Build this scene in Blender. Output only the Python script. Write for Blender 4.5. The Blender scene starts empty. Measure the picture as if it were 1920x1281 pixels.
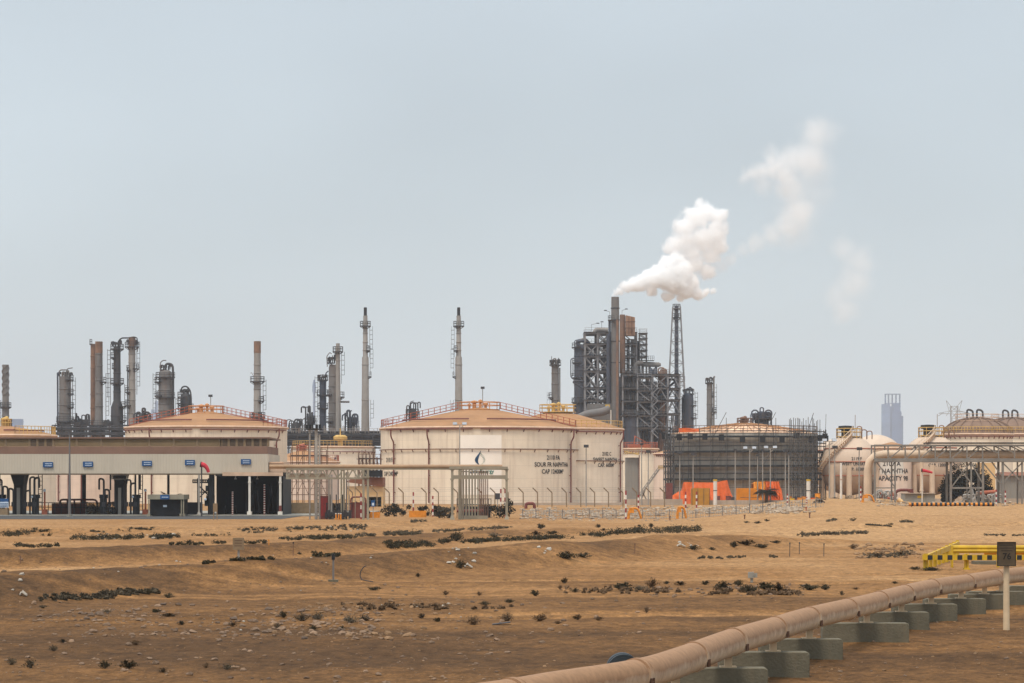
import bpy, math, random
import numpy as np
from mathutils import Vector, Matrix, noise as mnoise
random.seed(7)
SC = bpy.context.scene
COL = SC.collection
PI = math.pi
F = 5333.0          # focal length of the photo in its own pixels
CH = 3.3            # eye height above the plain
HY = 910.0          # row of the horizon in the photo

# ------------------------------------------------------------------ camera, sky, sun, exposure
cam = bpy.data.cameras.new("camera")
cam.sensor_width = 36.0
cam.lens = 36.0 * F / 1920.0
cam.shift_y = (HY - 640.5) / 1920.0
cam.clip_start = 0.5
cam.clip_end = 60000
co = bpy.data.objects.new("camera", cam)
COL.objects.link(co)
co.location = (0, 0, CH)
co.rotation_euler = (PI / 2, 0, 0)
SC.camera = co

SUN_EL, SUN_AZ = math.radians(64), math.radians(208)      # azimuth clockwise from +Y
world = bpy.data.worlds.new("World")
SC.world = world
world.use_nodes = True
wn, wl = world.node_tree.nodes, world.node_tree.links
wn.clear()
sky = wn.new("ShaderNodeTexSky")
sky.sky_type = 'NISHITA'
sky.sun_disc = False
sky.sun_elevation = SUN_EL
sky.sun_rotation = SUN_AZ
sky.air_density, sky.dust_density, sky.ozone_density = 1.0, 2.5, 2.0
veil = wn.new("ShaderNodeMix"); veil.data_type = 'RGBA'
veil.inputs[0].default_value = 0.72                       # thin high overcast over the blue
veil.inputs[7].default_value = (7.5, 8.3, 8.75, 1)
# faint unevenness of the overcast
tcw = wn.new("ShaderNodeTexCoord")
mpw = wn.new("ShaderNodeMapping"); mpw.inputs[3].default_value = (1.5, 1.5, 3.6)
nzw = wn.new("ShaderNodeTexNoise"); nzw.inputs['Scale'].default_value = 1.6; nzw.inputs['Detail'].default_value = 3
mrw = wn.new("ShaderNodeMapRange")
mrw.inputs[1].default_value, mrw.inputs[2].default_value = 0.3, 0.7
mrw.inputs[3].default_value, mrw.inputs[4].default_value = 0.86, 1.09
mulw = wn.new("ShaderNodeMix"); mulw.data_type = 'RGBA'; mulw.blend_type = 'MULTIPLY'; mulw.inputs[0].default_value = 1.0
bg = wn.new("ShaderNodeBackground"); bg.inputs[1].default_value = 0.10
wo = wn.new("ShaderNodeOutputWorld")
wl.new(tcw.outputs['Generated'], mpw.inputs[0]); wl.new(mpw.outputs[0], nzw.inputs['Vector'])
wl.new(nzw.outputs[0], mrw.inputs[0])
wl.new(sky.outputs[0], veil.inputs[6])
wl.new(veil.outputs[2], mulw.inputs[6]); wl.new(mrw.outputs[0], mulw.inputs[7])
# overcast: the veil is brighter overhead than near the horizon
sxw = wn.new("ShaderNodeSeparateXYZ"); wl.new(tcw.outputs['Generated'], sxw.inputs[0])
zrw = wn.new("ShaderNodeMapRange"); zrw.inputs[1].default_value, zrw.inputs[2].default_value, zrw.inputs[3].default_value, zrw.inputs[4].default_value = 0.17, 0.8, 1.0, 2.1
wl.new(sxw.outputs[2], zrw.inputs[0])
zmw = wn.new("ShaderNodeMix"); zmw.data_type = 'RGBA'; zmw.blend_type = 'MULTIPLY'; zmw.inputs[0].default_value = 1.0
wl.new(mulw.outputs[2], zmw.inputs[6]); wl.new(zrw.outputs[0], zmw.inputs[7])
wl.new(zmw.outputs[2], bg.inputs[0]); wl.new(bg.outputs[0], wo.inputs[0])

sun = bpy.data.lights.new("sun", 'SUN')
sun.energy = 2.4
sun.angle = math.radians(16)
sun.color = (1.0, 0.93, 0.82)
so = bpy.data.objects.new("sun", sun)
COL.objects.link(so)
sd = Vector((math.sin(SUN_AZ) * math.cos(SUN_EL), math.cos(SUN_AZ) * math.cos(SUN_EL), math.sin(SUN_EL)))
so.rotation_euler = sd.to_track_quat('Z', 'Y').to_euler()
so.location = (0, 0, 300)
SC.view_settings.view_transform = 'Standard'
SC.view_settings.look = 'None'
SC.view_settings.exposure = 0.0
SC.view_settings.gamma = 1.0
SC.cycles.volume_bounces = 14
SC.cycles.max_bounces = 16
SC.cycles.diffuse_bounces = 3
SC.cycles.use_denoising = True

# ------------------------------------------------------------------ helpers
def PX(px, Y): return (px - 960.0) * Y / F
def PZ(py, Y): return CH + (HY - py) * Y / F
def YG(py, z=0.0): return F * (CH - z) / (py - HY)        # distance of a ground row

class MB:
    def __init__(s): s.v = []; s.f = []; s.uv = None
    def add(s, vs, fs):
        o = len(s.v); s.v.extend(tuple(p) for p in vs); s.f.extend(tuple(i + o for i in f) for f in fs); return s
    def box(s, x0, x1, y0, y1, z0, z1):
        return s.add([(x0,y0,z0),(x1,y0,z0),(x1,y1,z0),(x0,y1,z0),(x0,y0,z1),(x1,y0,z1),(x1,y1,z1),(x0,y1,z1)],
                     [(3,2,1,0),(4,5,6,7),(0,1,5,4),(1,2,6,5),(2,3,7,6),(3,0,4,7)])
    def bar(s, p, q, r=0.08, n=4, r2=None, caps=True):
        p, q = Vector(p), Vector(q); d = q - p
        if d.length < 1e-6: return s
        d.normalize()
        a = Vector((0,0,1)) if abs(d.z) < 0.9 else Vector((1,0,0))
        u = d.cross(a).normalized(); w = d.cross(u)
        r2 = r if r2 is None else r2
        off = PI / 4 if n == 4 else 0
        vs = []
        for (c, rr) in ((p, r), (q, r2)):
            for i in range(n):
                t = off + 2 * PI * i / n
                vs.append(c + (u * math.cos(t) + w * math.sin(t)) * rr)
        fs = [(i, i + n, (i + 1) % n + n, (i + 1) % n) for i in range(n)]
        if caps: fs += [tuple(range(n)), tuple(range(2 * n - 1, n - 1, -1))]
        return s.add(vs, fs)
    def tube(s, pts, r, n=8, caps=True):
        pts = [Vector(p) for p in pts]
        rs = r if isinstance(r, (list, tuple)) else [r] * len(pts)
        vs = []; up = None
        for i, p in enumerate(pts):
            d = (pts[min(i + 1, len(pts) - 1)] - pts[max(i - 1, 0)]).normalized()
            if up is None:
                a = Vector((0,0,1)) if abs(d.z) < 0.9 else Vector((1,0,0))
                up = d.cross(a).normalized()
            up = (up - d * up.dot(d)).normalized()
            w = d.cross(up)
            for k in range(n):
                t = 2 * PI * k / n
                vs.append(p + (up * math.cos(t) + w * math.sin(t)) * rs[i])
        fs = []
        for i in range(len(pts) - 1):
            for k in range(n):
                a, b = i * n + k, i * n + (k + 1) % n
                fs.append((a, a + n, b + n, b))
        if caps:
            m = (len(pts) - 1) * n
            fs += [tuple(range(n)), tuple(m + n - 1 - k for k in range(n))]
        return s.add(vs, fs)
    def lathe(s, prof, cx=0, cy=0, n=32, cap=True):           # prof: (r, z) bottom to top
        vs = []; fs = []
        for (r, z) in prof:
            for i in range(n):
                t = 2 * PI * i / n
                vs.append((cx + r * math.cos(t), cy + r * math.sin(t), z))
        for j in range(len(prof) - 1):
            for i in range(n):
                a, b = j * n + i, j * n + (i + 1) % n
                fs.append((a, b, b + n, a + n))
        if cap:
            fs.append(tuple(range(n - 1, -1, -1)))
            m = (len(prof) - 1) * n
            fs.append(tuple(m + i for i in range(n)))
        return s.add(vs, fs)
    def ring(s, cx, cy, z, r, t=0.1, a0=0, a1=360, n=None):  # a round bar bent round a vertical axis
        n = n or max(6, int(abs(a1 - a0) / 8))
        pts = [(cx + r * math.cos(math.radians(a0 + (a1 - a0) * i / n)), cy + r * math.sin(math.radians(a0 + (a1 - a0) * i / n)), z) for i in range(n + 1)]
        return s.tube(pts, t, 5, caps=True)
    def deck(s, cx, cy, z, r0, r1, a0=0, a1=360, th=0.15):
        n = max(4, int(abs(a1 - a0) / 12)); vs = []; fs = []
        for i in range(n + 1):
            t = math.radians(a0 + (a1 - a0) * i / n); c, q = math.cos(t), math.sin(t)
            for (r, zz) in ((r0, z), (r1, z), (r1, z - th), (r0, z - th)):
                vs.append((cx + r * c, cy + r * q, zz))
        for i in range(n):
            for k in range(4):
                a, b = i * 4 + k, i * 4 + (k + 1) % 4
                fs.append((a, b, b + 4, a + 4))
        if abs(a1 - a0) < 359: fs += [(0,3,2,1), (n*4, n*4+1, n*4+2, n*4+3)]
        return s.add(vs, fs)
    def sphere(s, c, r, n=16, m=10, sz=1.0):
        vs = []; fs = []
        for j in range(m + 1):
            p = PI * j / m - PI / 2
            for i in range(n):
                t = 2 * PI * i / n
                vs.append((c[0] + r * math.cos(p) * math.cos(t), c[1] + r * math.cos(p) * math.sin(t), c[2] + r * sz * math.sin(p)))
        for j in range(m):
            for i in range(n):
                a, b = j * n + i, j * n + (i + 1) % n
                fs.append((a, b, b + n, a + n))
        return s.add(vs, fs)
    def build(s, name, mat, parent=None, smooth=None):
        me = bpy.data.meshes.new(name)
        me.from_pydata(s.v, [], s.f); me.validate(); me.update()
        if smooth:
            me.polygons.foreach_set("use_smooth", [True] * len(me.polygons))
            if smooth < 180: me.set_sharp_from_angle(angle=math.radians(smooth))
        o = bpy.data.objects.new(name, me)
        for m in (mat if isinstance(mat, (list, tuple)) else [mat]): me.materials.append(m)
        COL.objects.link(o)
        if parent: o.parent = parent
        return o

def tag(o, label=None, cat=None, group=None, kind=None):
    if label: o['label'] = label
    if cat: o['category'] = cat
    if group: o['group'] = group
    if kind: o['kind'] = kind
    return o
class Th:
    """a thing: an Empty on the ground at photo column px, distance Y; x() and z() turn photo pixels at that distance into its own metres"""
    def __init__(s, name, label, cat, px, Y, group=None, z0=0.0):
        s.px, s.Y, s.k, s.z0 = px, Y, Y / F, z0
        s.o = bpy.data.objects.new(name, None); COL.objects.link(s.o)
        s.o.location = (PX(px, Y), Y, z0); s.o.empty_display_size = 1
        tag(s.o, label, cat, group, 'thing')
    def x(s, px): return (px - s.px) * s.k
    def z(s, py): return PZ(py, s.Y) - s.z0
    def part(s, name, mb, mat, parent=None, smooth=None):
        return mb.build(name, mat, parent or s.o, smooth)
def dup(o, parent=None, loc=None, rz=None, label=None, scale=None):
    c = o.copy(); COL.objects.link(c); c.parent = parent
    if loc is not None: c.location = loc
    if rz is not None: c.rotation_euler.z = rz
    if scale is not None: c.scale = scale
    if label: c['label'] = label
    for ch in list(o.children): dup(ch, c)
    return c

# ------------------------------------------------------------------ materials
def mat(name, col, rough=0.8, var=0.25, scale=0.6, col2=None, streak=0.0, streak_col=(0.12,0.07,0.04), streak_scale=0.5, metal=0.0, bump=0.0, bscale=8.0, spec=0.3, plates=None):
    m = bpy.data.materials.new(name); m.use_nodes = True
    N, L = m.node_tree.nodes, m.node_tree.links
    b = N["Principled BSDF"]
    b.inputs['Roughness'].default_value = rough
    b.inputs['Metallic'].default_value = metal
    b.inputs['Specular IOR Level'].default_value = spec
    tc = N.new("ShaderNodeTexCoord")
    nz = N.new("ShaderNodeTexNoise"); nz.inputs['Scale'].default_value = scale; nz.inputs['Detail'].default_value = 6; nz.inputs['Roughness'].default_value = 0.65
    L.new(tc.outputs['Object'], nz.inputs['Vector'])
    mx = N.new("ShaderNodeMix"); mx.data_type = 'RGBA'
    c2 = col2 or tuple(c * (1 - var) for c in col)
    mx.inputs[6].default_value = (*[min(1, c * (1 + var * 0.5)) for c in col], 1); mx.inputs[7].default_value = (*c2, 1)
    mr = N.new("ShaderNodeMapRange"); mr.inputs[1].default_value = 0.36; mr.inputs[2].default_value = 0.66
    L.new(nz.outputs[0], mr.inputs[0]); L.new(mr.outputs[0], mx.inputs[0])
    out = mx.outputs[2]
    if plates:                                                # repainted or newer plates, in courses (needs UV)
        br = N.new("ShaderNodeTexBrick")
        br.inputs['Color1'].default_value = (1,1,1,1); br.inputs['Color2'].default_value = (plates[2],)*3 + (1,); br.inputs['Mortar'].default_value = (plates[3],)*3 + (1,)
        br.inputs['Scale'].default_value = 1.0; br.inputs['Mortar Size'].default_value = 0.04; br.inputs['Mortar Smooth'].default_value = 0.3
        br.inputs['Brick Width'].default_value = plates[0]; br.inputs['Row Height'].default_value = plates[1]
        L.new(tc.outputs['UV'], br.inputs['Vector'])
        mm = N.new("ShaderNodeMix"); mm.data_type = 'RGBA'; mm.blend_type = 'MULTIPLY'; mm.inputs[0].default_value = 1
        L.new(out, mm.inputs[6]); L.new(br.outputs[0], mm.inputs[7]); out = mm.outputs[2]
    if streak > 0:                                            # rust and dust runs, long in z
        mp = N.new("ShaderNodeMapping"); mp.inputs[3].default_value = (streak_scale * 4, streak_scale * 4, streak_scale * 0.22)
        n2 = N.new("ShaderNodeTexNoise"); n2.inputs['Scale'].default_value = 1.0; n2.inputs['Detail'].default_value = 5; n2.inputs['Roughness'].default_value = 0.6
        L.new(tc.outputs['Object'], mp.inputs[0]); L.new(mp.outputs[0], n2.inputs['Vector'])
        r2 = N.new("ShaderNodeMapRange"); r2.inputs[1].default_value = 0.5; r2.inputs[2].default_value = 0.75; r2.inputs[4].default_value = streak
        L.new(n2.outputs[0], r2.inputs[0])
        m2 = N.new("ShaderNodeMix"); m2.data_type = 'RGBA'; m2.inputs[7].default_value = (*streak_col, 1)
        L.new(r2.outputs[0], m2.inputs[0]); L.new(out, m2.inputs[6]); out = m2.outputs[2]
    L.new(out, b.inputs['Base Color'])
    if bump > 0:
        n3 = N.new("ShaderNodeTexNoise"); n3.inputs['Scale'].default_value = bscale; n3.inputs['Detail'].default_value = 8
        L.new(tc.outputs['Object'], n3.inputs['Vector'])
        bp = N.new("ShaderNodeBump"); bp.inputs['Strength'].default_value = bump; bp.inputs['Distance'].default_value = 0.1
        L.new(n3.outputs[0], bp.inputs['Height']); L.new(bp.outputs[0], b.inputs['Normal'])
    return m

RUST = (0.20, 0.10, 0.055)
M = {}
M['cream'] = mat('cream_paint', (0.77,0.645,0.49), 0.75, 0.10, 0.22, streak=0.45, streak_col=(0.40,0.28,0.19), streak_scale=0.35, plates=(7.5, 2.25, 0.93, 0.86))
M['cream_b'] = mat('pale_cream_paint', (0.80,0.68,0.525), 0.75, 0.09, 0.22, streak=0.35, streak_col=(0.45,0.32,0.21), streak_scale=0.3, plates=(6.5, 2.2, 0.945, 0.89))
M['pinkish'] = mat('pinkish_cream_paint', (0.68,0.53,0.42), 0.75, 0.12, 0.25, streak=0.4, streak_col=(0.38,0.26,0.19), streak_scale=0.35, plates=(7.0, 2.2, 0.95, 0.9))
M['newpaint'] = mat('fresh_cream_paint', (0.86,0.77,0.66), 0.7, 0.05, 0.3)
M['roof'] = mat('dusty_orange_roof', (0.34,0.172,0.075), 0.9, 0.18, 0.25, streak=0.25, streak_col=(0.25,0.125,0.06), bump=0.15, bscale=1.5)
M['roof_pink'] = mat('patched_pale_roof', (0.80,0.56,0.38), 0.9, 0.3, 0.5, col2=(0.52,0.28,0.16), streak=0.2)
M['rim'] = mat('rim_beige', (0.56,0.38,0.26), 0.8, 0.2, 0.8)
M['red'] = mat('red_pipe_paint', (0.155,0.040,0.030), 0.6, 0.25, 1.5)
M['redrust'] = mat('red_oxide_rail', (0.36,0.10,0.05), 0.7, 0.3, 1.5)
M['orail'] = mat('orange_rail_paint', (0.50,0.22,0.08), 0.7, 0.3, 1.5)
M['yrail'] = mat('ochre_rail_paint', (0.55,0.34,0.10), 0.7, 0.3, 1.5)
M['black'] = mat('black_lettering', (0.02,0.02,0.022), 0.7, 0.1)
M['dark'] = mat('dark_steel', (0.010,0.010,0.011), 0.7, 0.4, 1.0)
M['scaf'] = mat('scaffold_tube', (0.075,0.068,0.063), 0.7, 0.4, 1.0)
M['scafr'] = mat('rusty_scaffold_tube', (0.16,0.085,0.055), 0.8, 0.4, 1.0)
M['steel'] = mat('weathered_grey_steel', (0.150,0.138,0.130), 0.75, 0.25, 0.25, streak=0.5, streak_col=(0.15,0.085,0.055), streak_scale=0.25)
M['steel_l'] = mat('pale_grey_steel', (0.27,0.245,0.22), 0.7, 0.2, 0.25, streak=0.6, streak_col=(0.17,0.10,0.07), streak_scale=0.25)
M['steel_d'] = mat('dark_grey_steel', (0.045,0.043,0.046), 0.7, 0.35, 0.3, streak=0.5, streak_col=(0.10,0.06,0.045), streak_scale=0.25)
M['steel_b'] = mat('blue_grey_steel', (0.052,0.060,0.082), 0.7, 0.3, 0.2, streak=0.5, streak_col=(0.11,0.075,0.06), streak_scale=0.2)
M['frame_g'] = mat('structural_grey_paint', (0.23,0.225,0.23), 0.75, 0.25, 0.3, streak=0.4, streak_col=(0.17,0.11,0.08))
M['rust'] = mat('rusted_steel', (0.215,0.115,0.068), 0.85, 0.35, 0.3, col2=(0.12,0.075,0.055), streak=0.5, streak_col=(0.10,0.06,0.045))
M['rust_l'] = mat('pale_rust_cladding', (0.36,0.21,0.135), 0.85, 0.25, 0.4, streak=0.5, streak_col=(0.20,0.11,0.07))
M['gantry'] = mat('olive_grey_paint', (0.27,0.235,0.17), 0.7, 0.2, 0.6, streak=0.4, streak_col=(0.20,0.12,0.07))
M['gpipe'] = mat('dusty_tan_pipe', (0.36,0.23,0.135), 0.75, 0.2, 0.5)
M['bridge'] = mat('bridge_grey_paint', (0.20,0.18,0.155), 0.7, 0.25, 0.6, streak=0.4, streak_col=(0.20,0.12,0.08))
M['bpipe'] = mat('beige_pipe_cladding', (0.58,0.43,0.30), 0.6, 0.12, 0.5, streak=0.3, streak_col=(0.4,0.27,0.17))
M['sphere'] = mat('sphere_beige_paint', (0.55,0.415,0.305), 0.6, 0.12, 0.18, streak=0.25, streak_col=(0.38,0.27,0.2), streak_scale=0.2)
M['dome'] = mat('brown_dome_roof', (0.20,0.125,0.085), 0.85, 0.22, 0.25, streak=0.35, streak_col=(0.12,0.075,0.055))
M['white'] = mat('dirty_white_paint', (0.66,0.60,0.52), 0.7, 0.12, 0.8, streak=0.3, streak_col=(0.4,0.3,0.22))
M['fascia'] = None
M['brown'] = mat('brown_corrugated_sheet', (0.205,0.115,0.080), 0.8, 0.15, 0.4)
M['louver'] = mat('tan_louver_sheet', (0.33,0.225,0.12), 0.8, 0.18, 0.5)
M['louver_d'] = mat('brown_louver_sheet', (0.19,0.13,0.085), 0.8, 0.2, 0.5)
M['concrete'] = mat('grey_concrete', (0.27,0.25,0.21), 0.9, 0.2, 1.0, bump=0.2, bscale=10, streak=0.3, streak_col=(0.2,0.15,0.1))
M['pier'] = mat('pier_concrete', (0.135,0.116,0.078), 0.9, 0.18, 2.2, bump=0.2, bscale=20, streak=0.2, streak_col=(0.24,0.17,0.10), streak_scale=0.9)
M['asphalt'] = mat('asphalt', (0.055,0.052,0.05), 0.9, 0.3, 0.4, bump=0.2, bscale=20)
M['wall_b'] = mat('low_block_wall', (0.40,0.31,0.23), 0.9, 0.2, 0.4, streak=0.4, streak_col=(0.22,0.16,0.11))
M['blue'] = mat('blue_sign_enamel', (0.010,0.07,0.20), 0.5, 0.2, 2.0)
M['bluew'] = mat('white_sign_marks', (0.55,0.62,0.70), 0.6, 0.1)
M['orange'] = mat('orange_tarpaulin', (0.54,0.085,0.003), 0.6, 0.25, 0.8, bump=0.5, bscale=2.0)
M['orange_y'] = mat('amber_tarpaulin', (0.62,0.21,0.004), 0.6, 0.2, 0.6, bump=0.3, bscale=2.0)
M['ochre'] = mat('ochre_hoarding', (0.42,0.19,0.02), 0.75, 0.18, 0.8)
M['opaint'] = mat('orange_trestle_paint', (0.62,0.22,0.02), 0.6, 0.3, 2.0)
M['yellow'] = mat('yellow_guard_paint', (0.56,0.34,0.015), 0.5, 0.2, 2.0, streak=0.3, streak_col=(0.25,0.15,0.04), streak_scale=1.5)
M['yblack'] = mat('black_guard_band', (0.018,0.019,0.022), 0.6, 0.2)
M['wsock'] = mat('red_windsock_cloth', (0.52,0.035,0.05), 0.8, 0.2, 2.0)
M['wsock_d'] = mat('dark_windsock_cloth', (0.06,0.02,0.02), 0.8, 0.2)
M['redw'] = mat('marker_red_paint', (0.26,0.03,0.03), 0.6, 0.2)
M['leaf'] = mat('dark_foliage', (0.045,0.036,0.020), 0.95, 0.5, 3.0, spec=0.08)
M['leaf_t'] = mat('tree_foliage', (0.022,0.019,0.012), 0.95, 0.5, 1.0, spec=0.08)
M['leaf_dry'] = mat('dry_scrub', (0.13,0.080,0.045), 0.95, 0.5, 3.0, spec=0.08)
M['leaf_grey'] = mat('grey_scrub', (0.080,0.062,0.040), 0.95, 0.5, 3.0, spec=0.08)
M['bark'] = mat('brown_bark', (0.10,0.07,0.045), 0.9, 0.3, 3.0)
M['stone'] = mat('brown_rubble', (0.23,0.135,0.068), 0.9, 0.4, 0.5, col2=(0.11,0.064,0.032))
M['stone_w'] = mat('pale_rubble', (0.36,0.275,0.195), 0.9, 0.4, 0.5, col2=(0.17,0.12,0.08))
M['stone_d'] = mat('brown_clod', (0.20,0.125,0.075), 0.9, 0.5, 0.5, col2=(0.075,0.05,0.035))
M['trash'] = mat('pale_litter', (0.36,0.31,0.25), 0.8, 0.3, 1.0)
M['far'] = mat('distant_haze_blue', (0.055,0.11,0.24), 0.8, 0.3, 0.02)  # blue of the distance haze is put into the colour
M['far_l'] = mat('distant_haze_pale', (0.12,0.19,0.33), 0.8, 0.3, 0.02)  # paler tint, distance haze painted in as well
M['galv'] = mat('galvanised_pole', (0.30,0.27,0.235), 0.6, 0.2, 1.0)
M['netting'] = mat('charcoal_sheeting', (0.52,0.46,0.385), 0.85, 0.3, 0.25, streak=0.5, streak_col=(0.035,0.032,0.032), streak_scale=0.5, plates=(5.5, 3.2, 0.72, 0.4))
M['brownroof'] = mat('brown_roof_tile', (0.22,0.085,0.045), 0.8, 0.2, 0.5)
M['yellow_b'] = mat('yellow_plaster', (0.62,0.40,0.19), 0.85, 0.12, 0.3)
M['logo_b'] = mat('logo_dark_blue', (0.008,0.045,0.10), 0.6, 0.1)
M['logo_g'] = mat('logo_green', (0.03,0.17,0.12), 0.6, 0.1)
M['signbrown'] = mat('dark_brown_board', (0.095,0.064,0.036), 0.7, 0.25, 3.0)
M['signtan'] = mat('tan_board', (0.22,0.15,0.085), 0.8, 0.2, 3.0)
M['signpost'] = mat('cream_post_paint', (0.58,0.43,0.27), 0.7, 0.12, 4.0)
M['sig_ink'] = mat('faded_sign_ink', (0.020,0.015,0.011), 0.7, 0.1)
M['tan_rust'] = mat('tan_marks', (0.10,0.05,0.03), 0.8, 0.1)
M['rubber'] = mat('slate_plastic', (0.028,0.034,0.038), 0.6, 0.3, 4.0)
M['yellow_o'] = mat('yellow_label', (0.60,0.36,0.03), 0.7, 0.2)

def corrugated(name, col, pitch=0.6, var=0.08, dark=0.78):
    m = mat(name, col, 0.7, var, 0.15, streak=0.35, streak_col=tuple(c * 0.72 for c in col), streak_scale=0.3)
    N, L = m.node_tree.nodes, m.node_tree.links
    b = N["Principled BSDF"]
    tc = N.new("ShaderNodeTexCoord"); wv = N.new("ShaderNodeTexWave"); wv.inputs['Scale'].default_value = 2 * PI / pitch / 20
    wv.bands_direction = 'X'
    L.new(tc.outputs['Object'], wv.inputs['Vector'])
    bp = N.new("ShaderNodeBump"); bp.inputs['Strength'].default_value = 0.4; bp.inputs['Distance'].default_value = 0.05
    L.new(wv.outputs[1], bp.inputs['Height']); L.new(bp.outputs[0], b.inputs['Normal'])
    return m
M['fascia'] = corrugated('cream_corrugated_fascia', (0.50,0.425,0.33), 0.3)
M['greywall'] = corrugated('grey_corrugated_wall', (0.24,0.22,0.19))

# ------------------------------------------------------------------ lettering
def text_mesh(s, size, align='CENTER'):
    cu = bpy.data.curves.new("lettering", 'FONT'); cu.body = s; cu.size = size; cu.align_x = align; cu.align_y = 'CENTER'
    cu.resolution_u = 3; cu.offset = size * 0.022
    o = bpy.data.objects.new("lettering", cu); COL.objects.link(o)
    dg = bpy.context.evaluated_depsgraph_get(); dg.update()
    me = bpy.data.meshes.new_from_object(o.evaluated_get(dg))
    vs = [tuple(v.co) for v in me.vertices]; fs = [tuple(p.vertices) for p in me.polygons]
    bpy.data.objects.remove(o); bpy.data.curves.remove(cu); bpy.data.meshes.remove(me)
    return vs, fs
def letter_flat(mb, s, size, x, y, z, sx=1.0, align='CENTER'):
    vs, fs = text_mesh(s, size, align)
    return mb.add([(x + v[0] * sx, y, z + v[1]) for v in vs], fs)
def letter_round(mb, s, size, R, theta, z, sx=1.0, sphere_c=None):
    """theta: radians from the front (-Y), positive to +X"""
    vs, fs = text_mesh(s, size)
    out = []
    for v in vs:
        zz = z + v[1]
        r = R if sphere_c is None else math.sqrt(max(0.1, R * R - (zz - sphere_c) ** 2))
        t = theta + v[0] * sx / r
        out.append((r * math.sin(t), -r * math.cos(t), zz))
    return mb.add(out, fs)
HAZE = 0.0001
# ------------------------------------------------------------------ terrain
def vnoise(x, y, seed=0):
    xi, yi = np.floor(x).astype(np.int64), np.floor(y).astype(np.int64)
    fx, fy = x - xi, y - yi
    fx, fy = fx * fx * (3 - 2 * fx), fy * fy * (3 - 2 * fy)
    def h(a, b):
        n = (a * 374761393 + b * 668265263 + seed * 974711) & 0x7fffffff
        n = ((n ^ (n >> 13)) * 1274126177) & 0x7fffffff
        return ((n ^ (n >> 16)) & 0xffff) / 65535.0
    return (h(xi, yi) * (1 - fx) + h(xi + 1, yi) * fx) * (1 - fy) + (h(xi, yi + 1) * (1 - fx) + h(xi + 1, yi + 1) * fx) * fy
def fbm(x, y, seed=0, o=4):
    t = 0; a = 0.5
    for i in range(o):
        t = t + a * (vnoise(x, y, seed + i * 17) - 0.5); x = x * 2.03; y = y * 2.03; a *= 0.5
    return t
def sstep(a, b, x):
    t = np.clip((x - a) / (b - a), 0, 1); return t * t * (3 - 2 * t)
def polyline_berm(x, y, pts, wf, wb):
    """height of a spoil berm along pts (X, Y, h): steep face of width wf towards the viewer, back slope of width wb"""
    best = np.zeros_like(x)
    for (x0, y0, h0), (x1, y1, h1) in zip(pts[:-1], pts[1:]):
        dx, dy = x1 - x0, y1 - y0; L = math.hypot(dx, dy)
        t = np.clip(((x - x0) * dx + (y - y0) * dy) / (L * L), 0, 1)
        ex, ey = x - (x0 + t * dx), y - (y0 + t * dy)
        side = (ex * dy - ey * dx) / L                       # > 0: towards +X / the viewer
        d = np.hypot(ex, ey)
        w = np.where(side > 0, wf, wb)
        best = np.maximum(best, (h0 + t * (h1 - h0)) * (1 - sstep(0.05, 1.0, d / w)))
    return best
BERM_A = [(-26, 52, .74), (-20, 70, .74), (-15.1, 84, .70), (-10.8, 94, .68), (-6.2, 104, .70), (0.33, 117, .76), (8.8, 146, .82), (13, 157, .55), (19, 163, .15)]
BERM_B = [(-40, 96, .66), (-26, 110, .66), (-20.2, 117, .64), (-14.8, 129, .66), (-11.5, 133, .62), (-8.4, 140, .55), (-5.2, 172, .42), (1, 190, .4), (6, 205, .2)]
BERM_C = [(-60, 205, .5), (-30, 196, .45), (-16, 205, .3), (-8, 225, .45), (-2, 250, .3), (5, 262, .1)]
BERM_D = [(13, 180, .25), (22, 205, .4), (34, 215, .5), (50, 220, .5)]
def ground(x, y):
    x = np.asarray(x, float); y = np.asarray(y, float)
    wob = fbm(x / 9, y / 9, 5, 2)
    xx, yy = x + wob * 2.0, y + wob * 5.0
    hm = 1 + fbm(x / 6, y / 6, 31, 3) * 0.5
    z = polyline_berm(xx, yy, BERM_A, 4.2, 3.6) * hm
    z = np.maximum(z, polyline_berm(xx, yy, BERM_B, 4.0, 4) * hm)
    z = np.maximum(z, polyline_berm(xx, yy, BERM_C, 6, 9) * hm)
    z = np.maximum(z, polyline_berm(xx, yy, BERM_D, 5, 9) * hm)
    px = 960 + x / np.maximum(y, 20) * F
    hill = (1.38 * sstep(1270, 1560, px) - 0.42 * sstep(1630, 1720, px)) * sstep(165, 320, y) * (1 - sstep(372, 400, y))
    hill = hill * (1 + fbm(x / 14, y / 30, 77, 3) * 0.5)
    bank = 0.42 * sstep(960, 1080, px) * (1 - sstep(1500, 1600, px)) * sstep(284, 291, y) * (1 - sstep(372, 400, y))
    z = np.maximum(z, np.maximum(hill, bank))
    near = 1 - sstep(255, 275, y) * (1 - sstep(1000, 1200, px))
    amp = np.where(y < 380, 1.0, 0.0) * near
    z = z + amp * (fbm(x / 2.6, y / 3.4, 3, 5) * 0.17 + fbm(x / 11, y / 16, 9, 3) * 0.22 * sstep(60, 110, y))
    z = z + amp * fbm(x / 0.45, y / 0.7, 13, 2) * 0.035 * (1 - sstep(90, 160, y))
    # shallow vehicle tracks across the near flat
    for (a0, b0, sl) in ((94, 0, 0.10), (97.5, 0, 0.10), (71, 0, 0.16), (73, 0, 0.16)):
        dd = y - (a0 + b0 + sl * x + 1.2 * np.sin(x / 7.0))
        z = z - 0.09 * np.exp(-(dd / 0.35) ** 2) * (y < 160)
    return z
def gz(x, y): return float(ground(np.array([x]), np.array([y]))[0])

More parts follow.
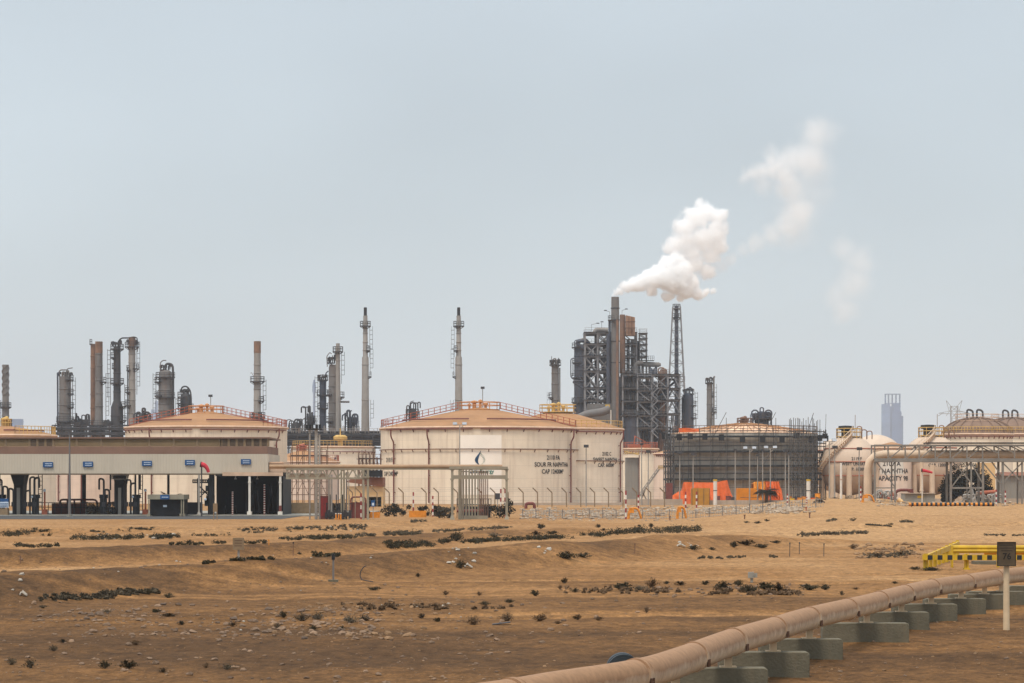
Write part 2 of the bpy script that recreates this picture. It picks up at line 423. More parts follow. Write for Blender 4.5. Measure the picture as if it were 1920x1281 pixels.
ncol = 460
tc_ = np.concatenate([np.linspace(-1.6, -0.24, 22)[:-1], np.linspace(-0.24, 0.24, ncol), np.linspace(0.24, 1.6, 22)[1:]])
rows = [-60, -30, -5, 12, 20]
r_ = 26.0
while r_ < 400: rows.append(r_); r_ *= 1.0062
while r_ < 30000: rows.append(r_); r_ *= 1.09
rows = np.array(rows)
Xg = tc_[None, :] * np.maximum(rows, 45)[:, None]; Yg = np.repeat(rows[:, None], len(tc_), 1)
Zg = ground(Xg, Yg)
nr, nc = Xg.shape
def gzf(x, y):
    """terrain height read off the finished grid"""
    if not (26 < y < 420): return gz(x, y)
    j = int(np.searchsorted(rows, y)) - 1; v = (y - rows[j]) / (rows[j + 1] - rows[j])
    out = []
    for jj in (j, j + 1):
        tt = x / max(rows[jj], 45); i = min(max(int(np.searchsorted(tc_, tt)) - 1, 0), nc - 2); u = (tt - tc_[i]) / (tc_[i + 1] - tc_[i])
        out.append(Zg[jj, i] * (1 - u) + Zg[jj, i + 1] * u)
    return float(out[0] * (1 - v) + out[1] * v)
_ok = (rows >= 46) & (rows <= 420)
_ys = rows[_ok]; _rw = np.minimum.accumulate(HY + F * (CH - Zg[_ok]) / _ys[:, None], axis=0)
def at_ground(px, row):
    """distance at which the terrain shows at a photo row"""
    if row >= 1268: return YG(row)
    i = int(np.clip(np.searchsorted(tc_, (px - 960) / F), 0, nc - 1)); j = int(np.searchsorted(-_rw[:, i], -row))
    return float(_ys[min(j, len(_ys) - 1)])
me = bpy.data.meshes.new("desert_ground")
me.vertices.add(nr * nc)
me.vertices.foreach_set("co", np.stack([Xg, Yg, Zg], -1).astype(np.float32).ravel())
ii = (np.arange(nr - 1)[:, None] * nc + np.arange(nc - 1)[None, :]).ravel()
quads = np.stack([ii, ii + 1, ii + nc + 1, ii + nc], -1).astype(np.int32)
me.loops.add(quads.size); me.loops.foreach_set("vertex_index", quads.ravel())
me.polygons.add(len(quads)); me.polygons.foreach_set("loop_start", (np.arange(len(quads)) * 4).astype(np.int32))
me.update(calc_edges=True)
me.polygons.foreach_set("use_smooth", [True] * len(quads))
# ground tone, painted shade included: 0 brown disturbed gravel, 1 pale blown sand
pxg = 960 + Xg / np.maximum(Yg, 20) * F
behind = sstep(-1.0, 1.2, Yg - np.interp(Xg, [p[0] for p in BERM_A], [p[1] for p in BERM_A]))       # beyond the first berm lies pale blown sand
soil_shade = (0.12 + 0.30 * sstep(55, 104, Yg) + 0.22 * sstep(900, 1500, pxg) * sstep(75, 120, Yg)) * (1 - behind) + behind * (0.74 + 0.22 * sstep(1000, 1500, pxg))  # near gravel browner, with vignette darkness put into its tone
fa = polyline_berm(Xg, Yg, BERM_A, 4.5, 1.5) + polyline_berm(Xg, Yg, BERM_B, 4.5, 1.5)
soil_shade = soil_shade - (0.30 + 0.35 * behind) * np.clip(fa * 1.6, 0, 1) * (1 - sstep(900, 1500, pxg) * 0.7)  # berm faces: brown earth, with their shading painted into the tone
soil_shade = soil_shade + (1 - .45 * behind) * (0.6 * fbm(Xg / 9, Yg / 14, 51, 4) + 0.7 * fbm(Xg / 16, Yg / 3.2, 61, 4))
for (a0, sl) in ((94, 0.10), (97.5, 0.10), (71, 0.16), (73, 0.16), (84, -0.05), (86, -0.05)):      # packed pale sand in the wheel tracks
    soil_shade = soil_shade + 0.32 * np.exp(-((Yg - (a0 + sl * Xg + 1.2 * np.sin(Xg / 7.0))) / 0.6) ** 2)
at = me.attributes.new("soil_shade", 'FLOAT', 'POINT'); at.data.foreach_set("value", np.clip(soil_shade, 0, 1).astype(np.float32).ravel())
gm = bpy.data.materials.new("desert_sand"); gm.use_nodes = True
N, L = gm.node_tree.nodes, gm.node_tree.links
b = N["Principled BSDF"]; b.inputs['Roughness'].default_value = 0.95; b.inputs['Specular IOR Level'].default_value = 0.1
an = N.new("ShaderNodeAttribute"); an.attribute_name = "soil_shade"
tc = N.new("ShaderNodeTexCoord")
def nnoise(scale, det, sy=1.0, rough=0.6):
    mp = N.new("ShaderNodeMapping"); mp.inputs[3].default_value = (1, sy, 1)
    n = N.new("ShaderNodeTexNoise"); n.inputs['Scale'].default_value = scale; n.inputs['Detail'].default_value = det; n.inputs['Roughness'].default_value = rough
    L.new(tc.outputs['Object'], mp.inputs[0]); L.new(mp.outputs[0], n.inputs['Vector']); return n
n1 = nnoise(0.35, 8, 0.4, 0.7); n2 = nnoise(2.6, 8, 0.5, 0.7); n3 = nnoise(12.0, 4, 0.6)
ma = N.new("ShaderNodeMath"); ma.operation = 'MULTIPLY_ADD'; ma.inputs[1].default_value = 0.55; L.new(n1.outputs[0], ma.inputs[0])
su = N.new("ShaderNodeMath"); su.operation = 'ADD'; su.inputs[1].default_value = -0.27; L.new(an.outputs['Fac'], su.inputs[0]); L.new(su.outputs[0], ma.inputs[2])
rp = N.new("ShaderNodeValToRGB")
el = rp.color_ramp.elements
el[0].position = 0.0; el[0].color = (0.092, 0.046, 0.018, 1)
el[1].position = 1.0; el[1].color = (0.400, 0.226, 0.100, 1)
for p_, c_ in ((0.3, (0.166, 0.080, 0.028, 1)), (0.6, (0.272, 0.134, 0.048, 1))):
    e = el.new(p_); e.color = c_
L.new(ma.outputs[0], rp.inputs[0])
# gravel: speckle of dark and pale grains
sp = N.new("ShaderNodeMapRange"); sp.inputs[1].default_value = 0.34; sp.inputs[2].default_value = 0.68; sp.inputs[3].default_value = 0.55; sp.inputs[4].default_value = 1.34
L.new(n2.outputs[0], sp.inputs[0])
mm = N.new("ShaderNodeMix"); mm.data_type = 'RGBA'; mm.blend_type = 'MULTIPLY'; mm.inputs[0].default_value = 1
L.new(rp.outputs[0], mm.inputs[6]); L.new(sp.outputs[0], mm.inputs[7])
sp2 = N.new("ShaderNodeMapRange"); sp2.inputs[1].default_value = 0.3; sp2.inputs[2].default_value = 0.7; sp2.inputs[3].default_value = 0.66; sp2.inputs[4].default_value = 1.30
L.new(n3.outputs[0], sp2.inputs[0])
mm2 = N.new("ShaderNodeMix"); mm2.data_type = 'RGBA'; mm2.blend_type = 'MULTIPLY'; mm2.inputs[0].default_value = 1
L.new(mm.outputs[2], mm2.inputs[6]); L.new(sp2.outputs[0], mm2.inputs[7])
L.new(mm2.outputs[2], b.inputs['Base Color'])
ad = N.new("ShaderNodeMath"); ad.operation = 'MULTIPLY_ADD'; ad.inputs[1].default_value = 0.35; L.new(n3.outputs[0], ad.inputs[0]); L.new(n2.outputs[0], ad.inputs[2])
bp = N.new("ShaderNodeBump"); bp.inputs['Strength'].default_value = 0.8; bp.inputs['Distance'].default_value = 0.12
L.new(ad.outputs[0], bp.inputs['Height']); L.new(bp.outputs[0], b.inputs['Normal'])
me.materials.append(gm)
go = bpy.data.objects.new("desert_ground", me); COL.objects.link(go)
tag(go, "brown and pale desert sand with low spoil berms and vehicle tracks", kind='structure')

# service road and paved yard of the loading station
mb = MB()
xa, xb = PX(-500, 290), PX(548, 290)
mb.box(xa, xb, 276, 302, -0.3, 0.03)
tag(mb.build("service_road", M['asphalt']), "dark asphalt road in front of the loading station", kind='structure')
mb = MB(); mb.box(xa, xb + 6, 302, 352, -0.3, 0.15)
tag(mb.build("station_pavement", M['concrete']), "concrete apron under the loading canopy", kind='structure')

# ------------------------------------------------------------------ process towers behind the tanks
def rails(mb, cx, cy, z, r, a0, a1, h=1.15, t=0.055):
    for hh in (h, h * 0.55): mb.ring(cx, cy, z + hh, r, t, a0, a1)
    n = max(2, int(abs(a1 - a0) / 30))
    for i in range(n + 1):
        a = math.radians(a0 + (a1 - a0) * i / n)
        mb.bar((cx + r * math.cos(a), cy + r * math.sin(a), z), (cx + r * math.cos(a), cy + r * math.sin(a), z + h), t)
def platform(th, z, r, w, a0=0, a1=360, m='steel_d', parent=None, cx=0):
    d = MB(); d.deck(cx, 0, z, r, r + w, a0, a1, 0.22)
    n = max(2, int(abs(a1 - a0) / 60))
    for i in range(n + 1):                                    # brackets
        a = math.radians(a0 + (a1 - a0) * (i + 0.5) / (n + 1)); c, s = math.cos(a), math.sin(a)
        d.bar((cx + (r - .05) * c, (r - .05) * s, z - w * 0.9), (cx + (r + w) * c, (r + w) * s, z - 0.2), 0.09)
    o = th.part("platform", d, M[m])
    q = MB(); rails(q, cx, 0, z, r + w - 0.06, a0, a1)
    q.build("railing", M[m], o)
def ladder(th, x, y, z0, z1, ang, m='steel_d', cage=True):
    q = MB(); c, s = math.cos(ang), math.sin(ang)
    for d in (-0.25, 0.25): q.bar((x - s * d, y + c * d, z0), (x - s * d, y + c * d, z1), 0.05)
    z = z0
    while z < z1: q.bar((x + s * .25, y - c * .25, z), (x - s * .25, y + c * .25, z), 0.03); z += 0.6
    if cage:
        z = z0 + 2.2
        while z < z1:
            q.tube([(x - s * .35, y + c * .35, z), (x + c * .75 - s * .3, y + s * .75 + c * .3, z), (x + c * .75 + s * .3, y + s * .75 - c * .3, z), (x + s * .35, y - c * .35, z)], 0.04, 4); z += 1.2
        for d in (-0.3, 0.3): q.bar((x + c * .75 - s * d, y + s * .75 + c * d, z0 + 2.2), (x + c * .75 - s * d, y + s * .75 + c * d, z1), 0.035)
    th.part("ladder", q, M[m])
def lamp_arm(mb, x, y, z, dx, h=2.0):
    mb.bar((x, y, z), (x, y, z + h), 0.06); mb.bar((x, y, z + h), (x + dx, y, z + h + 0.35), 0.06)
    mb.box(x + dx - 0.4, x + dx + 0.4, y - .15, y + .15, z + h + 0.25, z + h + 0.5)
def goose(mb, pts, r, n=8):
    """a pipe with rounded corners"""
    P = [Vector(p) for p in pts]; out = [P[0]]
    for a, b_, c in zip(P[:-2], P[1:-1], P[2:]):
        d = min((b_ - a).length, (c - b_).length) * 0.45; d = min(d, r * 4)
        u, w = (a - b_).normalized(), (c - b_).normalized()
        for t in (0.0, 0.33, 0.67, 1.0):
            p1 = b_ + u * d; p2 = b_ + w * d
            out.append((p1 * (1 - t) + b_ * t) * (1 - t) + (b_ * (1 - t) + p2 * t) * t)
    out.append(P[-1]); mb.tube(out, r, n); return mb
def rings(mb, prof_r, zs, t=0.12):
    for z in zs: mb.ring(0, 0, z, prof_r(z) + t * 0.4, t, 0, 360, 24)

def column(name, label, cat, px, Y, prof, m='steel', plats=(), dome=None, seams=(), pipes=(), lads=(), lamps=(), group=None, top=None, skirt=None, bottom=0.0):
    """prof: (row, half width in photo px) from top to bottom; plats: (row, extra px, a0, a1); pipes: lists of (px, row) runs with radius px"""
    t = Th(name, label, cat, px, Y, group)
    k = t.k
    pr = [(w * k, t.z(r)) for r, w in prof]
    if pr[-1][1] > bottom: pr.append((pr[-1][0], bottom))
    pr = pr[::-1]
    if dome:
        r, z = pr[-1]; h = dome * k
        pr += [(r * math.cos(a), z + h * math.sin(a)) for a in (0.35, 0.7, 1.05, 1.35)]
    mb = MB(); mb.lathe(pr, n=28)
    def rad(z):
        for (r0, z0), (r1, z1) in zip(pr[:-1], pr[1:]):
            if z0 <= z <= z1: return r0 + (r1 - r0) * (z - z0) / max(1e-6, z1 - z0)
        return pr[-1][0]
    for s in seams: mb.ring(0, 0, t.z(s), rad(t.z(s)), 0.13, 0, 360, 24)
    t.part("shell", mb, M[m], smooth=40)
    if top:                                                   # differently coloured top course: (row of its lower end, material)
        z0 = t.z(top[0]); z1 = pr[-1][1]
        q = MB(); r0 = rad(z0) + 0.05
        q.lathe([(r0, z0), (rad(z1 - .1) + 0.05, z1 + 0.12), (rad(z1) * .8, z1 + 0.14)], n=28)
        t.part("stack_tip", q, M[top[1]], smooth=40)
    for p in plats:
        z = t.z(p[0]); platform(t, z, rad(z) + 0.02, p[1] * k, *(p[2:4] if len(p) > 2 else (0, 360)))
    for pi in pipes:
        q = MB(); yy = pi[2] if len(pi) > 2 else -0.3
        goose(q, [(t.x(a), yy - rad(t.z(bb)) * 0.3, t.z(bb)) for a, bb in pi[0]], pi[1] * k)
        t.part("pipe", q, M[pi[3] if len(pi) > 3 else m], smooth=50)
    for la in lads:                                           # (side, row0, row1)
        z1, z0 = t.z(la[1]), t.z(la[2]); r = max(rad(z0), rad((z0 + z1) / 2), rad(z1)) + 0.35
        ladder(t, la[0] * r, 0, z0, z1, 0 if la[0] > 0 else PI)
    if lamps:
        q = MB()
        for (a, r, dx) in lamps: lamp_arm(q, t.x(a), 0, t.z(r), dx)
        t.part("floodlight_arm", q, M['steel_d'])
    return t
def top_clutter(th, px0, px1, row, seed, n=5, hpx=10, m='steel_d', ybase=0):
    """vent goosenecks, valves and small bars above a column head"""
    rnd = random.Random(seed); q = MB(); k = th.k
    for i in range(n):
        a = th.x(px0 + (px1 - px0) * (i + rnd.random() * .6) / n); z0 = th.z(row); h = hpx * k * (0.5 + 0.6 * rnd.random()); y = ybase + rnd.uniform(-1, 1)
        w = rnd.choice((-1, 1)) * rnd.uniform(1, 2.2) * k * 2
        if i % 2: goose(q, [(a, y, z0), (a, y, z0 + h), (a + w, y, z0 + h), (a + w, y, z0 + h * .4)], 0.16 + 0.1 * rnd.random(), 6)
        else:
            q.bar((a, y, z0), (a, y, z0 + h), 0.12, 6); q.box(a - .35, a + .35, y - .3, y + .3, z0 + h * .5, z0 + h * .5 + 0.6)
    th.part("vent_piping", q, M[m])

# far left stack with helical strakes
t = column("strake_stack", "grey stack with spiral strakes beside a faint far block", "stack", 10.5, 760,
    [(684, 6), (742, 6), (762, 6.5)], 'steel', plats=[(763, 4)], seams=(700, 720, 740, 780), lads=((-1, 750, 815),))
q = MB()
for s in range(3):
    pts = []
    for i in range(40):
        a = s * 2 * PI / 3 + i * 0.24; pts.append((0.88 * math.cos(a), 0.88 * math.sin(a), t.z(742) + (t.z(686) - t.z(742)) * i / 39))
    q.tube(pts, 0.16, 5)
t.part("strake", q, M['steel'])

t = column("process_column", "stout dark column with a tangle of pipes on its flat top", "process column", 122, 740,
    [(706, 11), (745, 11), (790, 11.5)], 'steel', plats=[(712, 5, -80, 80), (738, 5, -60, 70), (763, 5, -60, 60), (790, 5), (803, 7, 90, 270)], seams=(730, 760, 775),
    pipes=[([(112, 706), (112, 694), (130, 694), (130, 708)], 1.2), ([(111, 705), (109, 697), (109.5, 815)], 1.6, -0.4, 'steel_b'), ([(126, 706), (126, 692), (137, 690)], 0.9), ([(118, 706), (118, 698), (122, 698), (122, 708)], 1.6)],
    lads=((1, 708, 800),))
top_clutter(t, 112, 133, 706, 3, 6, 10)

t = column("flue_stack", "pair member: rust red slim flue stack joined to a wider grey one", "stack", 174.5, 742, [(645, 4.6), (715, 4.8)], 'rust', plats=[(645, 2, 120, 260)], seams=(668, 690, 740, 765))
t = column("flue_stack", "wide grey flue stack with brown top touching a slim rust red one", "stack", 185.5, 738, [(641.5, 6.6), (650, 6.6), (715, 7.2), (788, 7.6), (796, 11), (822, 12)], 'steel',
    plats=[(716, 7, -70, 60), (797, 6), (808, 8)], seams=(664, 686, 713, 738, 762), top=(662, 'rust'), lads=((1, 700, 795),))
top_clutter(t, 190, 208, 800, 12, 5, 14)

t = column("process_column", "slim dark column on a wide skirt, bridged at its head to the rusty topped one", "process column", 219.5, 736, [(650, 6.5), (752, 7), (764, 11.5), (822, 12)], 'steel_d',
    plats=[(654, 6), (670, 6, 110, 250), (690, 3, 100, 260), (718, 6), (762, 7, -70, 70), (788, 6, -60, 60)], seams=(700, 735, 780),
    pipes=[([(222, 650), (222, 641), (228, 634), (240, 634)], 1.4), ([(213, 650), (213, 640)], 1.0), ([(211, 800), (211, 764), (216, 758)], 1.2)], lads=((-1, 655, 760), (1, 720, 800)))
top_clutter(t, 210, 228, 650, 21, 5, 11)
t = column("process_column", "tall grey column with a rusty head and ringed platforms, bridged to a slim dark one", "process column", 247.5, 734, [(634, 6.3), (640, 6.3), (822, 6.8)], 'steel_l',
    plats=[(650, 7), (691, 7, -70, 60), (694, 4, 110, 250), (735, 6, 110, 250), (760, 7, 100, 260)], seams=(664, 680, 712, 730, 750, 775), top=(650, 'rust'),
    pipes=[([(240, 634), (252, 632), (258, 634), (258, 660)], 1.0, -0.5, 'steel_d'), ([(240, 690), (240, 822)], 1.1, -0.4, 'steel_d')], lads=((1, 640, 740),))
top_clutter(t, 238, 258, 648, 24, 4, 12)

def cluster(name, label, px0, px1, row0, row1, Y, seed, m='steel_d', n=5, neck=None, group=None, cat="vessel"):
    """a small vessel with frame, rails and pipes around its head"""
    t = Th(name, label, cat, (px0 + px1) / 2, Y, group); k = t.k; rnd = random.Random(seed)
    r = (px1 - px0) * 0.26 * k
    mb = MB(); z1 = t.z(row0 + (row1 - row0) * .35)
    mb.lathe([(r, 0), (r, z1), (r * .8, z1 + r * .3), (r * .3, z1 + r * .5)], n=20); t.part("shell", mb, M[m], smooth=40)
    platform(t, z1 - 1, r, (px1 - px0) * 0.22 * k); platform(t, t.z(row1) - 1, r, (px1 - px0) * 0.24 * k)
    q = MB()
    for i in range(n):
        x = t.x(px0 + (px1 - px0) * (i + .5) / n); z = t.z(row0 + rnd.uniform(0, .35) * (row1 - row0)); y = rnd.uniform(-2, 1)
        x2 = x + rnd.uniform(-1.5, 1.5)
        goose(q, [(x, y, t.z(row1 + 6)), (x, y, z), (x2, y, z), (x2, y, z - 1.5)], rnd.uniform(.12, .3), 6)
    t.part("pipe", q, M[m], smooth=50)
    q = MB(); n2 = 4
    for i in range(n2 + 1):
        x = t.x(px0 + (px1 - px0) * i / n2)
        q.bar((x, 1.5, 0), (x, 1.5, t.z(row0 + (row1 - row0) * rnd.uniform(.2, .5))), 0.12)
    for rr in (0.45, 0.7, 0.95): q.bar((t.x(px0), 1.5, t.z(row0 + (row1 - row0) * rr)), (t.x(px1), 1.5, t.z(row0 + (row1 - row0) * rr)), 0.1)
    t.part("support_frame", q, M[m])
    if neck:
        q = MB(); goose(q, [(t.x(a), -.5, t.z(b_)) for a, b_ in neck[0]], neck[1] * k); t.part("outlet_pipe", q, M[m], smooth=50)
    return t
cluster("drum_vessel", "small dark vessel crowded by pipes between the rusty headed column and the dome topped one", 254, 284, 766, 800, 730, 5, n=7)
cluster("drum_vessel", "low tangle of vents and vessel heads between the pipe topped column and the flue stacks", 138, 166, 776, 815, 745, 6, n=8)

t = column("dome_column", "broad dome topped grey column with a fat overhead pipe running down its flank", "process column", 310, 725, [(700, 12), (745, 13), (786, 13), (790, 15), (822, 15)], 'steel', dome=7,
    plats=[(693, 7, 90, 250), (707, 6), (716, 8, 120, 240), (745, 5), (742, 7, 110, 250), (784, 5)], seams=(720, 732, 758, 770),
    pipes=[([(301, 700), (301, 680), (306, 676), (312, 676)], 1.0), ([(311, 694), (311, 682), (324, 683), (325.5, 700), (325.5, 822)], 2.2, -0.5, 'steel_d')], lads=((-1, 700, 790),))
top_clutter(t, 302, 322, 694, 31, 5, 14)
t = column("dome_column", "shorter dark vessel with a looping overhead pipe above the nearer orange roof", "process column", 348, 722, [(742, 9), (750, 10), (822, 10.5)], 'steel_d', dome=5,
    plats=[(744, 6, 90, 270), (756, 6, 90, 270), (766, 5)], pipes=[([(340, 735), (341, 726), (350, 724), (357, 732), (359, 745), (359, 822)], 1.5), ([(346, 740), (347, 731), (353, 733), (354, 760)], 2.0)], lads=((-1, 745, 800),))
top_clutter(t, 338, 356, 738, 33, 5, 8)

t = column("flue_stack", "lone pale stack with rust brown top and a railed base ring behind the orange roof", "stack", 482.5, 715, [(641, 6.2), (775, 6.8), (783, 8), (800, 9)], 'steel_l',
    plats=[(715, 7), (752, 6, -70, 60), (782, 7), (790, 6)], seams=(684, 700, 730, 750), top=(662, 'rust'), lads=((1, 712, 785),),
    pipes=[([(476, 706), (472, 699), (470, 700)], 0.5)])
top_clutter(t, 474, 494, 782, 41, 4, 10)

cluster("drum_vessel", "dark vessel head with a bent outlet pipe behind the floodlight tower", 571, 592, 762, 822, 705, 43, 'steel_d', 5, neck=([(569, 765), (577, 763), (582, 768), (583, 800)], 1.0))
cluster("drum_vessel", "low knot of vents standing on the pipe rack", 540, 570, 785, 815, 715, 44, 'steel_d', 6)
t = column("process_column", "thin dark column half hidden behind the broad one with a needle stack", "process column", 605, 712, [(712, 6), (822, 6.3)], 'steel_b',
    plats=[(712, 4), (740, 5), (765, 4)], seams=(725, 755, 780), pipes=[([(600, 712), (600, 704), (607, 703)], .9), ([(611, 825), (611, 700), (616, 696)], 1.1)], lads=((-1, 706, 815),))
top_clutter(t, 598, 612, 712, 45, 4, 10)
t = column("process_column", "broad grey column with side pipes and a needle stack rising from its shoulder", "process column", 627, 700, [(684, 9), (690, 10.5), (765, 11), (830, 11.5)], 'steel',
    plats=[(680, 4, 90, 260), (740, 5, 120, 250), (744, 8, -60, 60), (790, 5, 120, 260)], seams=(705, 725, 755, 775, 800),
    pipes=[([(614, 688), (613, 668), (619, 661), (622, 664)], .8), ([(637, 690), (638, 760), (640, 812), (668, 812), (668, 850)], 1.6, -1.6, 'galv'), ([(630, 754), (656, 754)], 1.8, -1.2, 'steel')])
top_clutter(t, 615, 636, 682, 46, 6, 15)
t = column("needle_stack", "needle stack with a cup shaped platform on the shoulder of the broad column", "stack", 633.5, 697, [(644, 3.6), (655, 3.6), (670, 4), (700, 4)], 'steel_l', plats=[(659, 6)], seams=(676,),
    lads=((1, 660, 720),))
cluster("drum_vessel", "dark drum with railings right beside the tall two step stack", 646, 672, 770, 812, 708, 47, 'steel_b', 6, neck=([(656, 800), (656, 772), (660, 770)], 1.0))

for (px, lab, sd_) in ((685, "tall two step black tipped stack with its ladder cage down the right flank, standing free", 1), (860, "tall two step stack with black tip rising behind the tank with the drop emblem", -1)):
    t = column("step_stack", lab, "stack", px, 735, [(592, 4.0), (668, 4.6), (671, 6.2), (750, 6.8), (822, 7.8)], 'steel_l',
        plats=[(611, 6), (657, 5, -75 if sd_ > 0 else 105, 75 if sd_ > 0 else 255), (706, 5, -40 if sd_ > 0 else 140, 40 if sd_ > 0 else 220)], seams=(625, 642, 657, 684, 750),
        lads=((sd_, 612, 670), (sd_, 655, 706), (sd_, 750, 800)))
    q = MB(); q.lathe([(3.0 * t.k, t.z(594)), (3.0 * t.k, t.z(577)), (2.2 * t.k, t.z(576.5))], n=20); t.part("stack_tip", q, M['black'], smooth=40)
cluster("drum_vessel", "small dark vessel head with bent vent peeping over the nearer orange roof walkway", 761, 786, 752, 800, 725, 48, 'steel_d', 6, neck=([(768, 775), (769, 754), (776, 752)], .7))
t = column("twin_column", "slender twin barrel column with vent cluster on top, left of the big steel complex", "process column", 1041, 745, [(682, 6.8), (822, 7.4)], 'steel', plats=[(684, 4), (745, 6, 120, 240)], seams=(700, 720, 750),
    pipes=[([(1036, 684), (1036, 674), (1042, 672), (1044, 684)], 1.2), ([(1049.5, 690), (1049.5, 822)], 1.3), ([(1034, 684), (1034, 668)], .6)], lads=((-1, 735, 800),))
top_clutter(t, 1033, 1050, 684, 49, 5, 12)
t = column("dome_column", "plain dark blue grey vessel with top railing beside the flare derrick", "process column", 1290, 800, [(742, 10), (750, 10.5), (822, 11)], 'steel_b', dome=5,
    plats=[(738, 6, -70, 70), (760, 5, -60, 60), (783, 5, -60, 60)], pipes=[([(1284, 745), (1285, 732), (1291, 728), (1295, 732)], .9), ([(1278.5, 745), (1278.5, 822)], 1.0)], lads=((1, 735, 800),))
top_clutter(t, 1281, 1300, 738, 50, 5, 11)
t = column("twin_column", "slim standing column with paired barrels between the flare derrick and the scaffolded tank", "process column", 1330.5, 780, [(716, 5.2), (822, 5.8)], 'steel', plats=[(718, 3), (772, 8, -60, 60), (742, 4, -50, 50)], seams=(730, 758, 785),
    pipes=[([(1338, 800), (1338, 708), (1340, 706)], 1.7), ([(1327, 716), (1328, 711), (1332, 710)], 1.0)], lads=((1, 720, 800),))
top_clutter(t, 1325, 1340, 716, 51, 3, 8)

t = cluster("mixer_platform", "dark grey machinery head with two round wheels above the scaffolded tank roof", 1408, 1448, 764, 800, 690, 52, 'steel_b', 8)
q = MB()
for a in (1415, 1440):
    pts = [(t.x(a) + .85 * math.cos(i * PI / 8), -1, t.z(776) + .85 * math.sin(i * PI / 8)) for i in range(17)]
    q.tube(pts, 0.2, 6)
t.part("valve_wheel", q, M['steel_b'])

# pipe rack running behind the tanks
t = Th("pipe_rack", "long dark pipe rack crowded with lines behind the small cream tanks", "pipe rack", 620, 690)
q = MB()
for i in range(12):
    x = t.x(520 + i * 20)
    for y in (-3, 3): q.bar((x, y, 0), (x, y, t.z(815)), 0.2)
for row in (815, 828, 840):
    for y in (-3, 3): q.bar((t.x(518), y, t.z(row)), (t.x(745), y, t.z(row)), 0.2)
    for i in range(12): q.bar((t.x(520 + i * 20), -3, t.z(row)), (t.x(520 + i * 20), 3, t.z(row)), 0.15)
t.part("frame", q, M['steel_d'])
rnd = random.Random(4)
for row in (813, 822, 827, 836):
    q = MB()
    for y in (-2.4, -1.2, 0, 1.2, 2.4):
        r = rnd.uniform(.2, .55); q.bar((t.x(518), y, t.z(row) + r), (t.x(745), y, t.z(row) + r), r, 8)
    t.part("line_pipes", q, M[rnd.choice(('steel_b', 'steel_d'))], smooth=50)
q = MB()
for i in range(70):
    x = t.x(518 + rnd.random() * 225); z = t.z(813); q.bar((x, -2.8, z), (x, -2.8, z + rnd.uniform(.6, 1.9)), 0.08)
for z in (.55, 1.1): q.bar((t.x(518), -2.9, t.z(813) + z), (t.x(745), -2.9, t.z(813) + z), 0.06)
t.part("railing", q, M['steel_l'])
t = Th("pipe_rack", "low dark pipe rack with valves between the flue stacks and the tangle topped column", "pipe rack", 160, 735)
q = MB()
for i in range(9):
    x = t.x(100 + i * 18)
    for y in (-2, 2): q.bar((x, y, 0), (x, y, t.z(798)), 0.2)
for row in (798, 806, 815):
    for y in (-2, 2): q.bar((t.x(100), y, t.z(row)), (t.x(246), y, t.z(row)), 0.2)
t.part("frame", q, M['steel_d'])
for row in (804, 813):
    q = MB()
    for y in (-1.6, -.5, .6, 1.6): r = rnd.uniform(.2, .45); q.bar((t.x(100), y, t.z(row)), (t.x(246), y, t.z(row)), r, 8)
    t.part("line_pipes", q, M['steel_d'], smooth=50)
top_clutter(t, 135, 168, 800, 77, 12, 12); top_clutter(t, 196, 212, 800, 78, 6, 14)
# ------------------------------------------------------------------ the big steel process complex
def frame(th, name, px0, px1, rows, y0, y1, nx, ny=2, m='frame_g', t=0.25, brace='X', deck=True, rail=True, rowbot=None, seed=0, skip=()):
    """open steel structure: columns from the ground, a level at every row, braces, grating decks, railings"""
    q = MB(); d = MB(); r = MB(); rnd = random.Random(seed)
    xs = [th.x(px0 + (px1 - px0) * i / nx) for i in range(nx + 1)]
    ys = [y0 + (y1 - y0) * i / (ny - 1) for i in range(ny)]
    zs = [th.z(w) for w in rows]; zb = 0.0 if rowbot is None else th.z(rowbot)
    for x in xs:
        for y in ys: q.bar((x, y, zb), (x, y, zs[0]), t)
    lv = zs + [zb]
    for li, z in enumerate(zs):
        for y in ys: q.bar((xs[0], y, z), (xs[-1], y, z), t * .85)
        for x in xs: q.bar((x, ys[0], z), (x, ys[-1], z), t * .8)
        if deck: d.box(xs[0] - .3, xs[-1] + .3, ys[0] - .6, ys[-1] + .3, z + t * .85, z + t * .85 + 0.12)
        if rail:
            for y in (ys[0] - .55, ys[-1] + .25):
                for h in (.6, 1.2): r.bar((xs[0] - .2, y, z + t + h), (xs[-1] + .2, y, z + t + h), 0.05)
                n = int((xs[-1] - xs[0]) / 1.6)
                for i in range(n + 1):
                    x = xs[0] + (xs[-1] - xs[0]) * i / max(1, n); r.bar((x, y, z), (x, y, z + t + 1.2), 0.05)
    for li in range(len(lv) - 1):
        for i in range(nx):
            if (li, i) in skip: continue
            for y in ys:
                a, b_ = (xs[i], xs[i + 1]); zt, zl = lv[li], lv[li + 1]
                mode = brace if brace != 'R' else rnd.choice('/\\VX')
                if mode in 'X/': q.bar((a, y, zl), (b_, y, zt), t * .6)
                if mode in 'X\\': q.bar((a, y, zt), (b_, y, zl), t * .6)
                if mode == 'V': q.bar((a, y, zl), ((a + b_) / 2, y, zt), t * .6); q.bar((b_, y, zl), ((a + b_) / 2, y, zt), t * .6)
    th.part(name, q, M[m])
    if deck: th.part("deck_grating", d, M['steel_d'])
    if rail: th.part("railing", r, M['frame_g'])
